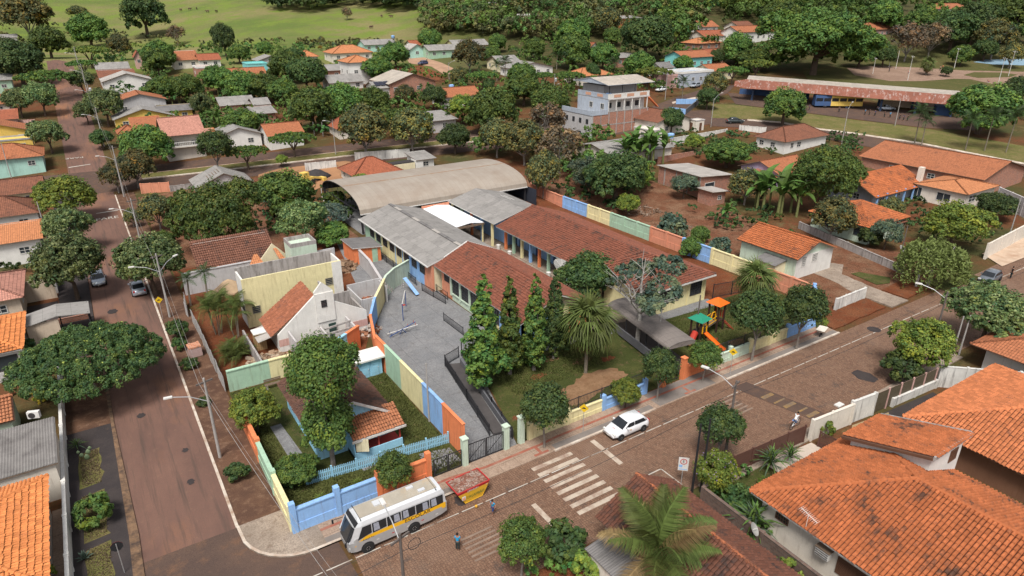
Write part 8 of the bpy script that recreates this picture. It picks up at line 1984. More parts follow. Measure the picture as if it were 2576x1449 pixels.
def car(label, loc, rz, col, hatch=True, L=4.0, W=1.68, Hc=1.48, group=None, pick=False, name='parked_car'):
 t = thing(name, label, 'car', loc, rz, group); k = L / 4.0; bm_ = MB()
 top = [(-2, .62), (-1.93, .72), (-1.1, .92), (-.6, .98), (1.55, .98), (1.85, .95 if hatch else .9), (1.98, .7)]
 bm_.loft([rsec(x * k, W * (.8 if abs(x) > 1.9 else (.95 if abs(x) > 1.5 else 1)), .24 if abs(x) < 1.9 else .34, z, .08, .93) for x, z in top])
 bm_.build('body', col, t, smooth=True)
 e = (1.75, 1.35, .35) if hatch else ((1.45, .95, .3) if not pick else (.55, .35, .1))
 c = MB(); w = W * .88
 st = [(-1.08 * k, .92, .92), (-.36 * k, Hc - .09, .88), (.0, Hc - .01, .86), (.5 * k, Hc, .86), (e[1] * k, Hc - .07, .84), (e[0] * k, .95, .88)]
 c.loft([[(x, -W / 2 * f, .88), (x, W / 2 * f, .88), (x, W / 2 * f * .9, .9 + (z - .9) * .8), (x, W / 2 * f * .76, z), (x, -W / 2 * f * .76, z), (x, -W / 2 * f * .9, .9 + (z - .9) * .8)] for x, z, f in st]); c.build('roof', col, t, smooth=True)
 g = MB(); g.face([(-1.06 * k, -W * .42, .95), (-1.06 * k, W * .42, .95), (-.38 * k, W * .36, Hc - .12), (-.38 * k, -W * .36, Hc - .12)][::-1]); g.xform(Matrix.Translation((-.035, 0, .02))); g.build('windscreen', M_GLS, t)
 g = MB(); g.face([(e[0] * k, -W * .39, 1.0), (e[0] * k, W * .39, 1.0), (e[1] * k, W * .35, Hc - .09), (e[1] * k, -W * .35, Hc - .09)]); g.xform(Matrix.Translation((.035, 0, .02))); g.build('rear_window', M_GLS, t)
 for s in (-1, 1):
  for x0, x1, u0, u1 in ((-.82, .2, -.32, .2), (.28, e[0] - .22, .28, e[1] - .1)):
   if x1 - x0 < .25: continue
   y0, y1 = s * W * .452, s * W * .405
   g = MB(); q = [(x0 * k, y0, .98), (x1 * k, y0, .98), (u1 * k, y1, Hc - .17), (u0 * k, y1, Hc - .17)]; g.face(q if s < 0 else q[::-1]); g.xform(Matrix.Translation((0, s * .015, 0))); g.build('side_window', M_GLS, t)
  MB().obox((-1.9 * k, s * W * .33, .68), .16, .34, .13).build('headlight', M_LAMP, t); MB().obox((1.93 * k, s * W * .36, .8), .1, .2, .24).build('tail_light', M_TAIL, t)
  MB().obox((-.62 * k, s * W * .54, 1.0), .12, .2, .13).build('mirror', col, t)
  for x in (-1.26, 1.26): wheel(t, x * k, s * W * .465, .29, .19, s)
 for x in (-1.26, 1.26):
  for s in (-1, 1): MB().lathe([(.02, -.02), (.335, -.02), (.335, .02), (.02, .02)], (x * k, s * W * .495, .31), 16, axis='Y').build('wheel_arch', M_BLK, t)
 MB().box(-1.995 * k, -1.9 * k, -.42, .42, .42, .56).build('grille', M_BLK, t); MB().box(-2.01 * k, -1.98 * k, -.2, .2, .36, .44).build('plate', M_FASCIA, t); MB().box(1.94 * k, 1.985 * k, -.2, .2, .5, .6).build('plate', M_FASCIA, t)
 if pick: MB().box(.75 * k, 1.9 * k, -W * .4, W * .4, .985, 1.0).build('bed', M_BLK, t)
 return t
C_W = gloss('car_white', (.75, .76, .78), .25, 0, .5); C_S = gloss('car_silver', (.42, .46, .52), .3, .5, .5); C_G = gloss('car_grey', (.2, .22, .25), .3, .5, .5); C_K = gloss('car_black', (.02, .03, .03), .2, 0, .6); C_B = gloss('car_blue', (.03, .04, .1), .25, 0, .5)
wc = car('white hatchback parked at the kerb by the school', (34.1, 34.85, .03), 0, C_W)
word('CMU', (-1.5, -.1, .93), .22, gloss('logo_paint', (.5, .12, .1), .4), rot=(.08, -.18, -math.pi / 2), name='logo', parent=wc); word('✱', (-.25, -.853, .72), .25, gloss('logo_paint2', (.6, .3, .05), .4), rot=(math.pi / 2, 0, 0), name='logo', parent=wc)
car('silver car facing the camera under the round street tree', (-1.75, 97.0, .03), math.pi / 2, C_S)
car('silver saloon seen from behind on the right of the side street', (2.3, 90.9, .03), -math.pi / 2, C_S, False, 4.2)
car('grey hatchback parked at the right edge of the front street', (96.7, 34.1, .03), .06, C_G)
def at_px(px, py): q = gp(px, py); return (float(q[0]), float(q[1]), float(q[2]) + .04)
car('black saloon driving on the station road', at_px(1848, 310), 2.6, C_K, False, 4.4)
car('silver pickup standing under the bus station roof', at_px(2228, 278), -.75 + math.pi, C_S, False, 4.4, pick=True)
car('dark blue car on the dirt track', at_px(1064, 163), .3, C_B); car('white car in front of the mint cottage', at_px(1040, 144), 1.6, C_W)
car('white car parked on the upper road', at_px(1662, 230), .2, C_W); car('silver car parked further up the upper road', at_px(1748, 220), .2, C_S)
car('white car behind the gate of the balustrade house', at_px(447, 388), math.pi / 2, C_W)
SB = thing('school_bus', 'silver and yellow school minibus parked behind the blue wall', 'bus', (9.15, 34.85, .03))
Lb, Wb_, Hb = 7.2, 1.98, 2.72
C_BUS = gloss('bus_silver', (.42, .42, .42), .4, .3, .3); C_TOP = gloss('bus_roof_white', (.62, .63, .65), .35, .2, .3); M_DUST = mat('dusty_roof', (.36, .32, .26), .8, .15, 1.2, .05, stain=(.42, .3, .18), amt=.4)
b1 = MB(); b1.loft([rsec(x, Wb_ * f, z0, 1.52 if x > .4 else 1.2, .05, 1) for x, f, z0 in ((0.0, .78, .55), (.12, .93, .42), (.5, 1, .36), (Lb - 1.4, 1, .36), (Lb - .4, 1, .52), (Lb, .96, .62))]); b1.build('body', C_BUS, SB)
b2 = MB(); b2.loft([[(x0, -Wb_ / 2 * f, 1.2), (x0, Wb_ / 2 * f, 1.2), (x1, Wb_ / 2 * f * .95, 2.3), (x2, Wb_ / 2 * f * .86, 2.58), (x2, Wb_ / 2 * f * .55, Hb), (x2, -Wb_ / 2 * f * .55, Hb), (x2, -Wb_ / 2 * f * .86, 2.58), (x1, -Wb_ / 2 * f * .95, 2.3)] for x0, x1, x2, f in ((.05, .55, .85, .95), (.55, .95, 1.15, 1), (Lb - .5, Lb - .6, Lb - .6, 1), (Lb - .02, Lb - .12, Lb - .3, .96))]); b2.build('upper_body', C_TOP, SB)
MB().box(1.0, Lb - .55, -.62, .62, Hb - .02, Hb + .012).build('roof_deck', M_DUST, SB)
g = MB(); g.loft([[(.05 + (z - 1.12) * .44, s_ * Wb_ * .44, z) for s_ in (-1, -.6, .6, 1)] for s, z in ((0, 1.12), (1, 2.25))], close=False, cap=False); g.v = [(x - (.10 if abs(y) < .7 else .02), y, z) for x, y, z in g.v]; g.build('windscreen', M_GLS, SB)
MB().obox((.68, 0, 2.42), .1, Wb_ * .84, .34, 0, 0, 0, .6).build('visor_panel', M_BLK, SB)
CURT = mat('grey_curtain', (.3, .31, .36), .9, .3, 8, .5)
for s in (-1, 1):
 y = s * (Wb_ / 2 + .006)
 yl = MB(); q = [(.35, y, .86), (Lb - .1, y, 1.04), (Lb - .1, y, 1.52), (1.2, y, 1.42), (.7, y, 1.18)]; yl.face(q if s < 0 else q[::-1]); yl.build('yellow_stripe', gloss('bus_yellow', (.78, .41, .008), .4), SB)
 for k in range(6):
  x0 = .62 + k * 1.06; x1 = x0 + 1.0; wn_ = MB(); q = [(x0, y + s * .004, 1.45 if k else 1.3), (x1, y + s * .004, 1.52), (x1, s * Wb_ * .488, 2.22), (x0 + (.4 if k == 0 else 0), s * Wb_ * .488, 2.22)]
  wn_.face(q if s < 0 else q[::-1]); wo = wn_.build('side_window', M_GLS, SB)
  if k: cu_ = MB(); a = x0 + (.1 if k % 2 else .5); q = [(a, y + s * .014, 1.56), (a + .42, y + s * .014, 1.56), (a + .36, s * (Wb_ * .488 + .012), 2.16), (a, s * (Wb_ * .488 + .012), 2.16)]; cu_.face(q if s < 0 else q[::-1]); cu_.build('curtain', CURT, wo)
 for x in (1.25, 4.62): wheel(SB, x, s * .92, .38, .24, s); MB().lathe([(.02, -.025), (.47, -.025), (.47, .025), (.02, .025)], (x, s * (Wb_ / 2 - .012), .42), 18, axis='Y').build('wheel_arch', M_BLK, SB)
 MB().beam((.35, s * .9, 2.0), (-.25, s * 1.25, 1.75), .03, .03).build('mirror_arm', M_BLK, SB); MB().obox((-.28, s * 1.28, 1.6), .1, .14, .28).build('mirror', M_BLK, SB)
 MB().obox((.1, s * .7, .78), .12, .4, .16).build('headlight', M_LAMP, SB)
 for k in range(5): MB().box(1.9 + k * 1.1, 2.08 + k * 1.1, y - .01, y + .01, .72, .78).build('reflector', M_TAIL if k % 2 else M_FASCIA, SB)
word('ESCOLAR', (4.95, -Wb_ / 2 - .014, 1.28), .42, M_BLK, rot=(math.pi / 2, -.03, 0), name='lettering', parent=SB, sx=1.1); word('Amauyh Tur', (1.35, -Wb_ / 2 - .014, 1.16), .16, M_BLK, rot=(math.pi / 2, 0, 0), name='lettering', parent=SB)
for x, y, a in ((2.6, .1, .75), (5.0, .3, .5), (5.6, -.35, .5)): MB().obox((x, y, Hb + .06), a, .5 if a > .6 else .26, .1).build('roof_hatch', C_TOP, SB)
for x in (1.0, Lb - .7): MB().box(x, x + .03, -Wb_ * .42, Wb_ * .42, Hb - .09, Hb + .016).build('roof_seam', M_BLK, SB)
MB().box(.0, .06, -.8, .8, .45, .6).build('bumper', C_BUS, SB)
def big(label, name, cat, loc, rz, L, W, H_, cols, wn_=True):
 t = thing(name, label, cat, loc, rz); n = len(cols)
 for k, c in enumerate(cols): MB().obox((L * (k + .5) / n - L / 2, 0, H_ / 2 + .3), L / n, W, H_ - .4).build('body', c, t)
 if wn_:
  for s in (-1, 1):
   for k in range(6): MB().obox((-L / 2 + L * (k + .5) / 6, s * (W / 2 + .01), H_ * .68), L / 7, .02, H_ * .28).build('window', M_GLS, t)
  MB().obox((-L / 2 - .01, 0, H_ * .62), .02, W * .85, H_ * .38).build('windscreen', M_GLS, t)
 for s in (-1, 1):
  for x in (-L * .3, L * .28): wheel(t, x, s * W * .44, .48, .28, s)
 return t
big('yellow and blue city bus under the bus station roof', 'city_bus', 'bus', at_px(2104, 270), math.pi - .66, 12.5, 2.5, 3.1, [paint('yellow'), paint('yellow'), paint('darkblue')])
dt = big('cream tipper lorry behind the red hip roof', 'tipper_truck', 'truck', at_px(1010, 436), math.pi, 5.2, 2.3, 2.0, [paint('cream')], False)
MB().obox((-3.6, 0, 1.5), 1.7, 2.2, 1.9).build('cab', paint('white'), dt); MB().obox((-4.2, 0, 1.9), .6, 2.0, .7).build('windscreen', M_GLS, dt); MB().obox((0, 0, 2.15), 5.0, 2.1, .3).build('load', mat('tar_gravel', (.045, .04, .04), .95), dt)
ld = thing('loader', 'yellow loader with raised arm in the works yard', 'loader', at_px(772, 466), .4)
for c, s in (((0, 0, 1.0), (2.6, 1.5, 1.0)), ((-.3, 0, 2.0), (1.3, 1.3, 1.1))): MB().obox(c, *s).build('body', paint('yellow'), ld)
MB().beam((1.0, 0, 1.4), (3.6, 0, .7), .5, .35).build('arm', paint('yellow'), ld); MB().obox((3.9, 0, .5), .7, 1.8, .7).build('bucket', paint('yellow'), ld)
for s in (-1, 1):
 for x in (-.9, .9): wheel(ld, x, s * .75, .55, .4, s)
SK = thing('rubble_skip', 'red and yellow skip full of rubble standing on the street', 'skip', (18.8, 35.2, .03), .05); SK.scale = (.88, .95, .95)
pr_ = [(-.85, .08), (.85, .08), (1.5, 1.08), (1.56, 1.32), (-1.56, 1.32), (-1.5, 1.08)]
s1 = MB(); s2 = MB()
for mb_, zs in ((s1, (0, 1, 2, 5)), (s2, (5, 2, 3, 4))):
 q = [pr_[i] for i in zs]
 for y, d in ((-.85, 1), (.85, -1)): mb_.face([(x, y * (1 if z > .5 else .95), z) for x, z in (q if d > 0 else q[::-1])])
for mb_, (a, b_) in ((s1, (1, 2)), (s2, (2, 3)), (s2, (4, 5)), (s1, (5, 0)), (s1, (0, 1))): p, q = pr_[a], pr_[b_]; mb_.face([(p[0], -.85, p[1]), (p[0], .85, p[1]), (q[0], .85, q[1]), (q[0], -.85, q[1])][::-1])
s1.build('yellow_body', gloss('skip_yellow', (.62, .36, .02), .5), SK); s2.build('red_band', gloss('skip_red', (.42, .02, .02), .5), SK)
MB().box(-1.5, 1.5, -.83, .83, 1.1, 1.29).build('rubble_bed', mat('rubble_red', (.22, .1, .07), .9), SK)
for a in ((-1.6, 1.6, -.9, -.83), (-1.6, 1.6, .83, .9), (-1.6, -1.52, -.83, .83), (1.52, 1.6, -.83, .83)): MB().box(*a, 1.27, 1.34).build('rim', gloss('skip_red', (.42, .02, .02), .5), SK)
rb_ = MB(); rnd = random.Random(4)
for k in range(320): rb_.obox((rnd.uniform(-1.4, 1.4), rnd.uniform(-.75, .75), 1.28 + rnd.uniform(-.02, .08)), rnd.uniform(.05, .25), rnd.uniform(.05, .2), .08, rnd.uniform(0, 3), k % 3, rnd.uniform(-.3, .3))
tag(rb_.build('rubble', [mat('rubble_red', (.22, .1, .07), .9), mat('rubble_brown', (.28, .17, .13), .9), mat('rubble_pale', (.33, .24, .2), .9)], SK), kind='stuff')
word('33416161', (-.1, -.905, 1.17), .22, M_FASCIA, rot=(math.pi / 2, 0, 0), name='lettering', parent=SK, sx=1.3); word('CAÇAMBÃO', (.15, -.9, .62), .3, mat('sign_green', (.05, .14, .04), .6), rot=(math.pi / 2, 0, 0), name='lettering', parent=SK, sx=1.05); word('205', (1.25, -.905, 1.08), .12, M_FASCIA, rot=(math.pi / 2, 0, 0), name='lettering', parent=SK)
MB().obox((-1.0, -.9, .68), .34, .02, .34).build('warning_label', M_FASCIA, SK); MB().face([(-1.13, -.915, .56), (-.87, -.915, .56), (-1.0, -.915, .81)]).build('warning_triangle', paint('orange'), SK)
# ================================================================ PEOPLE
SKINS = {}
def skin(name, V, E_, Rr, m, parent, sub=2):
 key = (name, str(V), str(Rr))
 if key in SKINS:
  nm = SKINS[key]
  if nm.materials[0] is not m: nm = nm.copy(); nm.materials[0] = m
  return link(name, nm, parent)
 me = bpy.data.meshes.new(name); me.from_pydata(V, E_, []); o = bpy.data.objects.new(name, me)
 o.modifiers.new('s', 'SKIN'); sv = me.skin_vertices[0].data
 for i, r in enumerate(Rr): sv[i].radius = (r, r) if not hasattr(r, '__len__') else r
 sv[0].use_root = True; o.modifiers.new('u', 'SUBSURF').levels = sub
 nm = evald(o); SKINS[key] = nm
 nm.materials.clear(); nm.materials.append(m); nm.polygons.foreach_set('use_smooth', [True] * len(nm.polygons))
 return link(name, nm, parent)
M_SKIN = mat('skin_brown', (.28, .14, .09), .6, .05, 4, 0); M_HAIR = mat('hair_black', (.012, .01, .01), .7)
def person(label, loc, rz, h=1.6, shirt=None, trous=None, arms=None, legs=None, lean=0.0, hip=.52, group=None, long=True):
 t = thing('person', label, 'person', loc, rz, group); t.scale = (h,) * 3
 A = arms or [[(.12, 0, .66), (.13, -.04, .5)], [(-.12, 0, .66), (-.13, -.04, .5)]]; G_ = legs or [[(.055, -.01, .28), (.055, 0, .03)], [(-.055, .01, .28), (-.055, 0, .03)]]
 T0 = [(0, 0, hip), (0, -lean * .5, hip + .13), (0, -lean, hip + .28), (0, -lean * 1.15, hip + .34), (0, -lean * 1.3 - .005, hip + .41), (0, -lean * 1.3 - .01, hip + .455)]
 V = list(T0); E_ = [(0, 1), (1, 2), (2, 3), (3, 4), (4, 5)]; R_s = [(.07, .05), (.065, .05), (.085, .05), .03, .048, .04]
 for s, a in zip((1, -1), A):
  i = len(V); V += [(s * .1, -lean, hip + .285), a[0], a[1], (a[1][0] + .01 * s, a[1][1] - .03, a[1][2] - .04)]; E_ += [(2, i), (i, i + 1), (i + 1, i + 2), (i + 2, i + 3)]; R_s += [.032, .026, .02, .018]
 for s, g_ in zip((1, -1), G_):
  i = len(V); V += [(s * .05, 0, hip - .03), g_[0], g_[1], (g_[1][0], g_[1][1] - .07, g_[1][2] - .015)]; E_ += [(0, i), (i, i + 1), (i + 1, i + 2), (i + 2, i + 3)]; R_s += [.052, .038, .026, .022]
 skin('body', V, E_, R_s, M_SKIN, t)
 for s, a in zip((1, -1), A):
  p = Vector((a[1][0] + .01 * s, a[1][1] - .03, a[1][2] - .04)); f = MB()
  for k in range(5): d = Vector(((k - 2) * .006, -.02 if k else .01 * s, -.03 + .004 * abs(k - 2))); f.tube([p + Vector(((k - 2) * .007, 0, 0)), p + d * .8, p + d + Vector((0, -.006, -.006))], [.006, .005, .003], 4)
  f.build('fingers', M_SKIN, t)
 i = 6
 skin('shirt', V[:3] + [V[i], tuple(np.array(V[i]) * .35 + np.array(V[i + 1]) * .65), V[i + 4], tuple(np.array(V[i + 4]) * .35 + np.array(V[i + 5]) * .65)], [(0, 1), (1, 2), (2, 3), (3, 4), (2, 5), (5, 6)], [(.084, .064), (.08, .062), (.094, .062), .042, .038, .042, .038], shirt or paint('sky'), t)
 j = 14; kn = 1.0 if long else .5
 lg = []
 for q in (j, j + 4): lg += [V[q], V[q + 1], tuple(np.array(V[q + 1]) * .15 + np.array(V[q + 2]) * .85)]
 if long: skin('trousers', [V[0]] + lg, [(0, 1), (1, 2), (2, 3), (0, 4), (4, 5), (5, 6)], [(.085, .062), .06, .046, .036, .06, .046, .036], trous or paint('darkblue'), t)
 else: skin('shorts', [V[0], lg[0], lg[1], lg[3], lg[4]], [(0, 1), (1, 2), (0, 3), (3, 4)], [(.085, .062), .062, .05, .062, .05], trous or paint('darkblue'), t)
 hd = Vector(V[4]); MB().lathe([(.004, .085), (.035, .075), (.052, .04), (.056, .0), (.05, -.02)], (hd.x, hd.y + .012, hd.z + .012), 12).build('hair', M_HAIR, t, smooth=True)
 fc = MB()
 for s in (-1, 1): fc.obox((hd.x + s * .018, hd.y - .047, hd.z + .008), .01, .006, .006)
 fc.obox((hd.x, hd.y - .045, hd.z - .022), .02, .006, .004, 0); fc.build('eyes_and_mouth', M_HAIR, t); MB().obox((hd.x, hd.y - .052, hd.z - .006), .01, .014, .018).build('nose', M_SKIN, t)
 for s in (-1, 1): MB().obox((hd.x + s * .049, hd.y, hd.z), .008, .018, .028).build('ear', M_SKIN, t)
 return t
SHB = mat('shirt_bright_blue', (.02, .3, .55), .8); JEAN = mat('dark_trousers', (.025, .035, .035), .85); NAVY = mat('navy_shorts', (.02, .04, .13), .85); DEN = mat('denim_shorts', (.12, .2, .38), .85); WHT = mat('white_shirt', (.7, .7, .7), .8)
person('child in a blue shirt and dark trousers standing on the setts', (15.5, 30.75, .03), 2.4, 1.5, SHB, JEAN)
person('child in a blue shirt and navy shorts running after the ball', (19.25, 32.35, .03), -1.3, 1.42, SHB, NAVY, [[(.15, .04, .7), (.19, -.06, .62)], [(-.14, -.06, .7), (-.12, -.16, .64)]], [[(.06, -.12, .3), (.06, -.06, .06)], [(-.05, .08, .27), (-.05, .22, .12)]], .05, long=False)
bl = thing('ball', 'yellow ball rolling on the setts near the running child', 'ball', (18.6, 33.65, .15)); bs_ = MB(); bs_.lathe([(.01, -.12), (.07, -.1), (.11, -.05), (.12, 0), (.11, .05), (.07, .1), (.01, .12)], n=16); bs_.build('shell', gloss('ball_yellow', (.7, .35, .02), .4), bl, smooth=True)
MB().lathe([(.121, -.012), (.123, 0), (.121, .012)], n=16, cap=False).build('seam', M_BLK, bl)
BK = thing('bicycle', 'white and black bicycle ridden along the south kerb', 'bicycle', (46.75, 27.35, .03), .1)
for x in (-.52, .52):
 w_ = MB(); w_.tube([(x + .33 * math.cos(a), 0, .34 + .33 * math.sin(a)) for a in [k * .349 for k in range(19)]], .022, 6, cap=False); o = w_.build('wheel', M_TYRE, BK)
 sp_ = MB()
 for k in range(8): sp_.beam((x, 0, .34), (x + .32 * math.cos(k * .785), 0, .34 + .32 * math.sin(k * .785)), .006, .006)
 sp_.build('spoke', M_RIM, o)
fr = MB()
for a, b_ in (((-.52, 0, .34), (-.02, 0, .32)), ((-.02, 0, .32), (.38, 0, .72)), ((-.16, 0, .8), (-.02, 0, .32)), ((-.14, 0, .72), (.36, 0, .78)), ((-.52, 0, .34), (-.14, 0, .7)), ((.52, 0, .34), (.36, 0, .95))): fr.tube([a, b_], .02, 6)
fr.build('frame', C_W, BK); MB().obox((-.17, 0, .84), .22, .12, .05).build('saddle', M_BLK, BK); MB().tube([(.3, -.28, 1.0), (.36, 0, .98), (.3, .28, 1.0)], .014, 5).build('handlebar', M_BLK, BK); MB().tube([(-.02, -.12, .32), (-.02, .12, .32)], .03, 6).build('crank', M_BLK, BK)
person('child in white shirt and denim shorts riding with one leg stretched back', (46.6, 27.35, .12), math.pi / 2 + .1, 1.45, WHT, DEN, [[(.13, -.22, .72), (.17, -.34, .62)], [(-.13, -.22, .72), (-.17, -.34, .62)]], [[(.08, .2, .46), (.12, .42, .42)], [(-.07, -.08, .3), (-.08, -.02, .14)]], .18, .5, long=False)
person('person in black standing behind the grey hatchback', (100.0, 33.0, .03), .8, 1.72, M_BLK, JEAN)
SEAT = [(person('person in dark clothes waiting in the bus station', at_px(x, y), r, 1.7, [NAVY, JEAN, SHB, M_BLK][k % 4], JEAN, group='people waiting at the bus station')) for k, (x, y, r) in enumerate(((2035, 278, .5), (2110, 283, 2), (2175, 290, 1), (2186, 291, 4), (2200, 293, 3), (2224, 296, 1), (2238, 297, 5), (2262, 302, 2), (2272, 304, 0), (2282, 305, 3)))]
for lb, x, y, c in (('person in orange walking on the park path', 2370, 176, paint('orange')), ('person in blue walking across the park', 2236, 182, NAVY), ('person in pink in the park beside the orange walker', 2364, 178, paint('pink')), ('person in white walking on the dirt track', 1074, 156, WHT)): person(lb, at_px(x, y), 1.0, 1.7, c, JEAN)
def bench(label, loc, rz, m):
 t = thing('park_bench', label, 'bench', loc, rz)
 for k in range(3): MB().box(-.8, .8, -.2 + k * .14, -.09 + k * .14, .43, .46).build('seat_slat', m, t);
 for k in range(2): MB().box(-.8, .8, .25, .28, .6 + k * .16, .72 + k * .16).build('back_slat', m, t)
 for x in (-.6, .6): MB().box(x - .05, x + .05, -.2, .26, -.1, .43).build('leg', M_RAW, t)
for lb, x, y, m in (('red bench beside the park palms', 2286, 185, paint('red')), ('blue bench near the park fan palm', 2330, 188, paint('sky')), ('low red bench on the right park path', 2486, 208, paint('red'))): bench(lb, at_px(x, y), .5, m)
bench('old timber bench by the yellow plot wall', (10.6, 58.4, .04), 0, M_WOOD)
# ================================================================ POLES, LAMPS, SIGNS
M_POLE = mat('pole_concrete', (.34, .32, .3), .85, .15, 2, .2, stain=(.2, .17, .15), amt=.4); M_POLED = mat('pole_dark', (.12, .1, .09), .85); M_GALV = gloss('galvanised', (.5, .5, .5), .4, .6)
def pole(label, loc, h, arms=(), m=None, cross=True, r=.13, name='utility_pole', trafo=False):
 t = thing(name, label, 'pole', loc); MB().tube([(0, 0, -.4), (0, 0, h)], [r, r * .62], 8).build('shaft', m or M_POLE, t)
 if cross: MB().obox((0, 0, h - .35), 1.3, .1, .12, .3).build('crossarm', M_POLED, t)
 for az, ln_, z in arms:
  a = math.radians(az); d = Vector((math.cos(a), math.sin(a), 0)); z0 = h * z
  ar = MB().tube([(0, 0, z0), d * ln_ * .5 + Vector((0, 0, z0 + ln_ * .3)), d * ln_ + Vector((0, 0, z0 + ln_ * .42))], .035, 6).build('lamp_arm', M_GALV, t)
  MB().obox(tuple(d * (ln_ + .25) + Vector((0, 0, z0 + ln_ * .43))), .6, .26, .1, a).build('lamp_head', M_FASCIA, ar)
 if trafo: MB().lathe([(.3, h - 2.2), (.34, h - 1.9), (.34, h - 1.3), (.2, h - 1.15)], (.45, 0, 0), 12).build('transformer', M_GALV, t)
 return t
PA = [(4.1, 49.8, 7.4), (4.5, 80.4, 7.9), (4.4, 106.9, 8.0), (4.8, 139.5, 9.4), (4.6, 178, 8.6), (4.8, 205, 9), (5.0, 232, 9.5), (5.0, 262, 10)]
LBA = ['concrete lamp pole on the verge beside the boundary wall', 'lamp pole with two arms by the site entrance', 'lamp pole on the verge near the avenue', 'tall lamp pole at the avenue corner', 'lamp pole above the avenue by the round trees', 'pole with transformer on the upper side street', 'pole near the white hall on the upper side street', 'farthest pole at the top of the side street']
for k, (x, y, h) in enumerate(PA): pole(LBA[k], (x, y, tz(x, y) + .1), h, [(172, 2.4, .72)] + ([(40, 2.4, .72)] if k == 1 else []), trafo=k == 5)
PBs = [(10.15, 27.1, 7.15, 88), (38.0, 27.5, 7.5, 108), (68.3, 27.2, 7.8, 110), (112, 27, 8, 120)]
LBB = ['dark pole at the bottom edge with a lamp arm over the bus', 'dark pole with cables by the tree south of the crossing', 'dark pole behind the lime green tree', 'pole at the far end of the front street']
for k, (x, y, h, az) in enumerate(PBs): pole(LBB[k], (x, y, 0), h, [(az, 2.3, .9)], M_POLED, r=.13)
def wire(label, pts, sag=.5, r=.018, m=None):
 w = MB()
 for a, b_ in zip(pts, pts[1:]):
  A, B = Vector(a), Vector(b_); w.tube([A.lerp(B, t / 8) - Vector((0, 0, sag * 4 * t / 8 * (1 - t / 8))) for t in range(9)], r, 4, cap=False)
 tag(w.build('power_cable', m or M_BLK), label, 'cable', 'overhead cables')
for k, dx in enumerate((-.4, .1)): wire(('thin outer' if k else 'twisted pale') + ' overhead cable along the poles of the side street', [(6.6 + dx, 25, 6.6 - k * .3)] + [(x + dx, y, tz(x, y) + h - .2 - 1.2 * k) for x, y, h in PA], .5, .008 if k else .013, M_POLE)
for k, z in enumerate((-.3, -1.3)): wire(('upper thin' if k == 0 else 'lower thick black') + ' overhead cable along the poles of the front street', [(-10, 27, 7.0 + z)] + [(x, y, h + z) for x, y, h, a in PBs], .45, .02 if k else .013)
cl = MB(); cl.tube([(.6 + .38 * math.cos(a), 0, .38 * math.sin(a)) for a in [k * .3491 for k in range(19)]], .02, 5, cap=False); tag(cl.build('cable_coil', M_BLK, loc=(10.4, 27.2, 5.9)), 'loop of spare black cable hung by the bottom edge pole', 'cable')
for lb, px, py, h, arms, tr in (('lamp pole below the bus station verge', 2117, 362, 8.1, [(20, 3, .95)], 0), ('pale lamp post in front of the bus station', 2251, 317, 6.7, [], 0), ('lamp pole by the station road bend', 1788, 320, 6.9, [(10, 3.2, .95)], 0), ('pole with transformer left of the terrace block', 1394, 244, 6.4, [(20, 2, .4)], 1), ('pole with lamp on the upper road', 1673, 251, 7.4, [(160, 2.4, .9)], 0), ('lamp pole with whitewashed foot on the avenue median', 845, 390, 7.6, [(170, 1.5, .9)], 0), ('lamp pole by the dirt track', 1130, 200, 5.2, [(10, 2, .9)], 0), ('leaning pole at the turquoise house corner', 29, 448, 7.0, [], 0), ('slender service pole by the lattice balcony', 123, 612, 6.5, [], 0), ('dark service pole by the weeping tree', 2258, 672, 6.0, [], 0), ('service pole at the right edge beyond the bushes', 2540, 590, 6.0, [], 0), ('service pole inside the playground wall', 1080, 1060, 5.8, [], 0), ('slim dark pole at the walkway canopy', 1748, 860, 5.5, [], 0), ('thin pole beside the half bare tree', 1655, 880, 5.0, [], 0)):
 pole(lb, at_px(px, py), h, arms, M_POLED if 'dark' in lb else None, bool(arms), .1, trafo=bool(tr))
for lb, px, py, h in (('left one of the white posts on the avenue', 791, 341, 3.2), ('right one of the white posts on the avenue', 813, 343, 3.3), ('left one of the black posts south of the crossing', 1740, 1242, 6.2), ('right one of the black posts south of the crossing', 1762, 1237, 6.5), ('left one of the grey posts behind the lime tree', 2396, 892, 4.4), ('right one of the grey posts behind the lime tree', 2412, 892, 4.5)):
 pole(lb, at_px(px, py), h, (), M_BLK if 'black' in lb else M_POLE, False, .1, 'post')
for k, (px, py, h) in enumerate(((2283, 203, 7.5), (2195, 187, 5), (2236, 170, 5.5), (2253, 174, 6), (2400, 172, 6.5), (2510, 213, 8), (2536, 193, 8))):
 pole('white park lamp post with two curved arms' if k != 3 else 'plain white park mast among the park trees', at_px(px, py), h, [(40, 1.2, .9), (220, 1.2, .9)] if k != 3 else [], M_FASCIA, False, .09, 'park_lamp').__setitem__('group', 'white lamp posts of the park')
def sign(name, label, loc, rz, h, shape, s, m, back=None, txt=None, tm=None, cat='sign'):
 t = thing(name, label, cat, loc, rz); MB().tube([(0, .03, -.2), (0, .03, h)], .03, 6).build('post', M_GALV, t)
 n = {'d': 4, 'o': 8}.get(shape)
 pts = [(s * math.sin(2 * math.pi * k / n + (0 if n == 4 else .3927)), s * math.cos(2 * math.pi * k / n + (0 if n == 4 else .3927))) for k in range(n)] if n else [(-s * .62, -s), (-s * .62, s), (s * .62, s), (s * .62, -s)]
 p = MB(); p.face([(x, 0, h - s * .6 + z) for x, z in pts], 0); p.face([(x, .012, h - s * .6 + z) for x, z in pts[::-1]], 1); p.build('plate', [m, back or M_GALV], t)
 return t, h - s * .6
SGY = gloss('sign_yellow', (.7, .45, .01), .4)
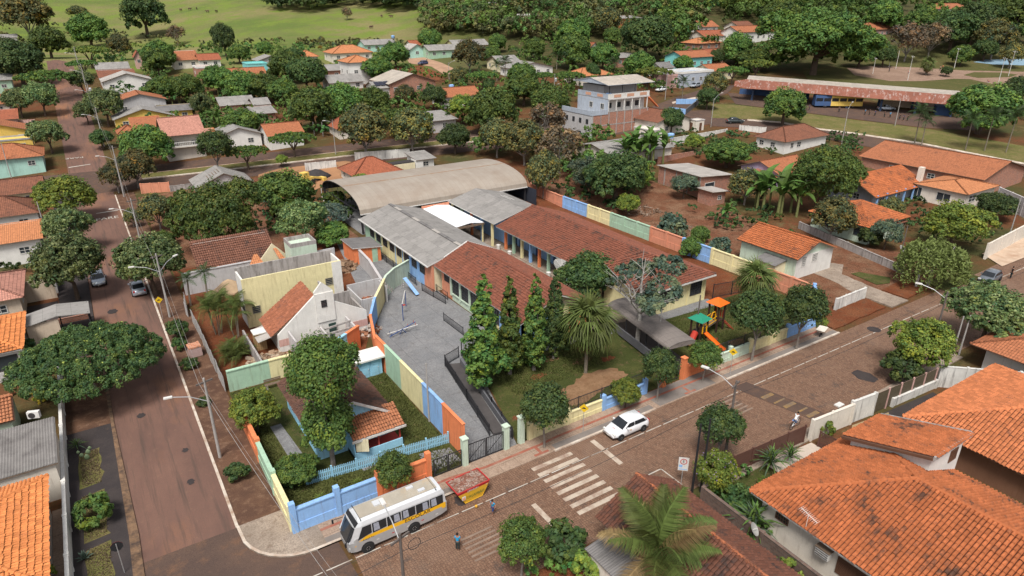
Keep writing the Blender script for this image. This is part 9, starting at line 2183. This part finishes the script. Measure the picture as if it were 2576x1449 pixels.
for lb, loc, rz in (('yellow diamond hump sign on the verge of the side street', (3.75, 80.2, .12), 0), ('yellow diamond sign on the pavement by the white hatchback', (30.8, 36.6, .12), -.9), ('yellow diamond sign on the pavement by the green wall', (49.1, 36.4, .12), -.9)):
 t, zc = sign('warning_sign', lb, loc, rz, 2.7, 'd', .42, SGY); hm = MB(); hm.face([(-.2, -.006, zc - .08), (-.1, -.006, zc + .04), (0, -.006, zc + .08), (.1, -.006, zc + .04), (.2, -.006, zc - .08)][::-1]); hm.build('hump_symbol', M_BLK, t)
sign('stop_sign', 'dark back of an octagonal stop sign at the bottom left', (-3.5, 40.7, .1), math.pi, 2.4, 'o', .38, gloss('stop_red', (.45, .02, .02), .4), M_BLK)
t, zc = sign('parking_sign', 'white parking sign with a ringed letter south of the crossing', (32.8, 27.2, .1), -.75, 2.4, 'r', .6, M_FASCIA)
MB().lathe([(.2, 0), (.26, 0), (.26, -.004), (.2, -.004)], (0, -.008, zc + .22), 20, axis='Y', cap=False).build('ring', gloss('stop_red', (.45, .02, .02), .4), t); word('E', (0, -.012, zc + .22), .34, M_BLK, rot=(math.pi / 2, 0, 0), name='letter', parent=t); MB().box(-.3, -.06, -.01, -.004, zc - .3, zc - .08).build('blue_panel', paint('blue'), t); MB().box(-.3, .3, -.01, -.004, zc - .5, zc - .44).build('blue_line', paint('blue'), t)
# ================================================================ PLAYGROUND AND SMALL THINGS
PG_ = thing('play_tower', 'timber play tower with orange and green roofs and an orange slide', 'playground', (51.6, 43.0, .03), .12)
TIM = mat('dark_timber', (.045, .022, .016), .7); OR = gloss('plastic_orange', (.75, .13, .005), .35); GRN = gloss('plastic_green', (.01, .22, .13), .4); YL = gloss('plastic_yellow', (.75, .38, .005), .35); RD = gloss('plastic_red', (.4, .03, .015), .4)
for cx, cy, c, zr in ((0, 0, GRN, 2.9), (4.0, .6, OR, 3.4)):
 for sx in (-.6, .6):
  for sy in (-.6, .6): MB().box(cx + sx - .08, cx + sx + .08, cy + sy - .08, cy + sy + .08, 0, zr).build('post', TIM, PG_)
 r_ = MB(); cs_ = [(cx - .95, cy - .95, zr - .1), (cx + .95, cy - .95, zr - .1), (cx + .95, cy + .95, zr - .1), (cx - .95, cy + .95, zr - .1)]
 for k in range(4): r_.face([cs_[k], cs_[(k + 1) % 4], (cx, cy, zr + .55)])
 r_.face(cs_[::-1]); r_.build('roof', c, PG_); MB().box(cx - .6, cx + .6, cy - .6, cy + .6, 1.2, 1.3).build('deck', TIM, PG_)
MB().beam((.6, .1, 1.3), (3.4, .5, 1.3), .8, .1).build('bridge', M_WOOD, PG_)
for y in (-.4, .4):
 for z in (1.55, 2.0): MB().beam((.6, y + .1, z), (3.4, y + .5, z), .05, .06).build('bridge_rail', YL, PG_)
for cx, cy in ((.1, -.64), (3.4, .55)): MB().tube([(cx - .36, cy, 1.3), (cx - .36, cy, 2.0), (cx - .22, cy, 2.3), (cx + .22, cy, 2.3), (cx + .36, cy, 2.0), (cx + .36, cy, 1.3)], .07, 6).build('arch', YL, PG_)
sl_ = [(-.7 - .0, 1.3), (-2.8, .35), (-3.3, .25)]
sd_ = MB()
for (a, za_), (b_, zb2) in zip(sl_, sl_[1:]):
 for p0, p1, d0, d1 in ((-.25, .25, 0, 0), (-.3, -.25, .16, .0), (.25, .3, .0, .16)): sd_.face([(p0 + .1, a, za_ + d0), (p1 + .1, a, za_ + d1), (p1 + .1, b_, zb2 + d1), (p0 + .1, b_, zb2 + d0)])
sd_.build('slide', OR, PG_)
tb = MB(); tb.tube([(-.6, 0, 1.3), (-1.3, -.2, .9), (-1.9, -.1, .3)], .35, 10, cap=False); tb.build('side_slide', RD, PG_)
for s in (-.25, .25): MB().beam((4.6, s + .3, 1.3), (5.5, s - .6, .05), .06, .06).build('ladder_rail', RD, PG_)
for k in range(5): p = Vector((4.6, .3, 1.3)).lerp(Vector((5.5, -.6, .05)), (k + .5) / 5); MB().obox(tuple(p), .08, .5, .05).build('rung', RD, PG_)
for k in range(4): MB().obox((4.6, .15 + k * .3, 1.9), .04, .16, .9).build('barrier_slat', RD, PG_)
sw = thing('swing_frame', 'blue and white swing frame on the grey playground', 'swing', (27.0, 65.0, .04)); STL = mat('steel_blue', (.03, .07, .22), .5)
for x, y in ((0, 0), (1.9, 3.4)): MB().tube([(x, y, 0), (x, y, 2.1)], .05, 6).build('post', STL, sw)
MB().tube([(0, 0, 2.1), (1.9, 3.4, 2.1)], .05, 6).build('beam', M_FASCIA, sw); MB().obox((.9, 1.7, 1.1), .4, .3, .04).build('seat', RD, sw)
for s in (-.15, .15): MB().tube([(.9 + s, 1.7, 1.1), (.9 + s, 1.7, 2.05)], .012, 4).build('chain', M_STEEL, sw)
ss = thing('seesaw', 'set of crossed blue and white seesaws on the playground', 'seesaw', (25.6, 62.0, .04))
for az, c, tl in ((.15, STL, .12), (.75, STL, -.12), (-.25, M_FASCIA, .1)):
 d = Vector((math.cos(az), math.sin(az), 0)) * 1.7; MB().beam(-d + Vector((0, 0, .55 - tl * 3)), d + Vector((0, 0, .55 + tl * 3)), .09, .05).build('plank', c, ss)
 for s in (-1, 1): MB().beam(d * s * .85 + Vector((0, 0, .5 + s * tl * 3)), d * s * .85 + Vector((0, 0, .85 + s * tl * 3)), .04, .04).build('handle', RD if s > 0 else STL, ss)
for x in (-.4, .4): MB().tube([(x, 0, 0), (0, 0, .5)], .04, 5).build('pivot', STL, ss)
sl2 = thing('metal_slide', 'blue metal slide at the head of the playground', 'slide', (30.9, 73.0, .04)); MB().beam((0, 0, 1.7), (.5, -2.6, .2), .5, .06).build('chute', paint('blue'), sl2)
for s in (-.22, .22): MB().tube([(s - .1, .7, 0), (s, 0, 1.75)], .03, 5).build('ladder_rail', M_FASCIA, sl2)
for k in range(5): MB().tube([(-.3 + .02 * k, .6 - k * .13, .25 + k * .32), (.14 + .02 * k, .6 - k * .13, .25 + k * .32)], .02, 4).build('rung', M_FASCIA, sl2)
wb_ = thing('wheelbarrow_cart', 'upturned white cart on thin legs at the end of the pavement', 'cart', (63.9, 36.5, .12), .3)
tr_ = MB(); tr_.loft([[(-.5, -.3, .6), (.5, -.3, .6), (.5, .3, .6), (-.5, .3, .6)], [(-.75, -.45, .9), (.75, -.45, .9), (.75, .45, .9), (-.75, .45, .9)]]); tr_.build('tray', paint('offwhite'), wb_)
for x in (-.3, .3): MB().tube([(x, 0, .05), (x, 0, .62)], .05, 6).build('leg', M_STEEL, wb_); MB().lathe([(.02, -.04), (.14, -.05), (.14, .05), (.02, .04)], (x, 0, .14), 10, axis='Y').build('wheel', M_TYRE, wb_)
for lb, x, y in (('white litter bin under the courtyard columns', 48.6, 66.4), ('white litter bin by the orange column', 48.6, 76.0), ('white litter bin by the blue column', 48.7, 79.2)):
 t = thing('litter_bin', lb, 'bin', (x, y, .06)); MB().lathe([(.24, 0), (.3, .75)], n=14).build('body', M_FASCIA, t); MB().lathe([(.32, .75), (.32, .8), (.1, .88)], n=14).build('lid', M_FASCIA, t)
lt_ = thing('litter_basket', 'white letter tray on a post by the cream garden wall', 'basket', (51.0, 26.2, .1)); MB().tube([(0, 0, 0), (0, 0, 1.3)], .04, 6).build('post', M_STEEL, lt_); MB().box(-.4, .4, -.25, .25, 1.3, 1.4).build('tray', M_FASCIA, lt_)
M_COW = mat('cow_hide', (.1, .06, .045), .9)
cw_ = MB(); cw_.loft([[(x, -w, z0), (x, w, z0), (x, w * .8, z1), (x, -w * .8, z1)] for x, w, z0, z1 in ((-.95, .2, .8, 1.25), (-.5, .32, .6, 1.35), (.3, .32, .6, 1.3), (.7, .22, .75, 1.35), (1.05, .14, 1.0, 1.4), (1.4, .1, .9, 1.15))])
for x in (-.75, .5):
 for y in (-.2, .2): cw_.tube([(x, y, .75), (x + .05, y, .4), (x, y, 0)], [.13, .08, .05], 5)
cw_.tube([(-.95, 0, 1.2), (-1.1, 0, .6)], .03, 4)
c0 = cw_.build('cow', M_COW)
for k, (px, py) in enumerate(((478, 26), (495, 24), (522, 32), (545, 32), (455, 28), (934, 72), (960, 44), (984, 45))):
 o = c0 if k == 0 else c0.copy()
 if k: COL.objects.link(o)
 o.location = at_px(px, py); o.rotation_euler = (0, 0, k * 1.3); tag(o, 'dark brown cow grazing on the hill pasture', 'cow', 'cows on the pasture')
bpy.data.scenes.remove(TMP)
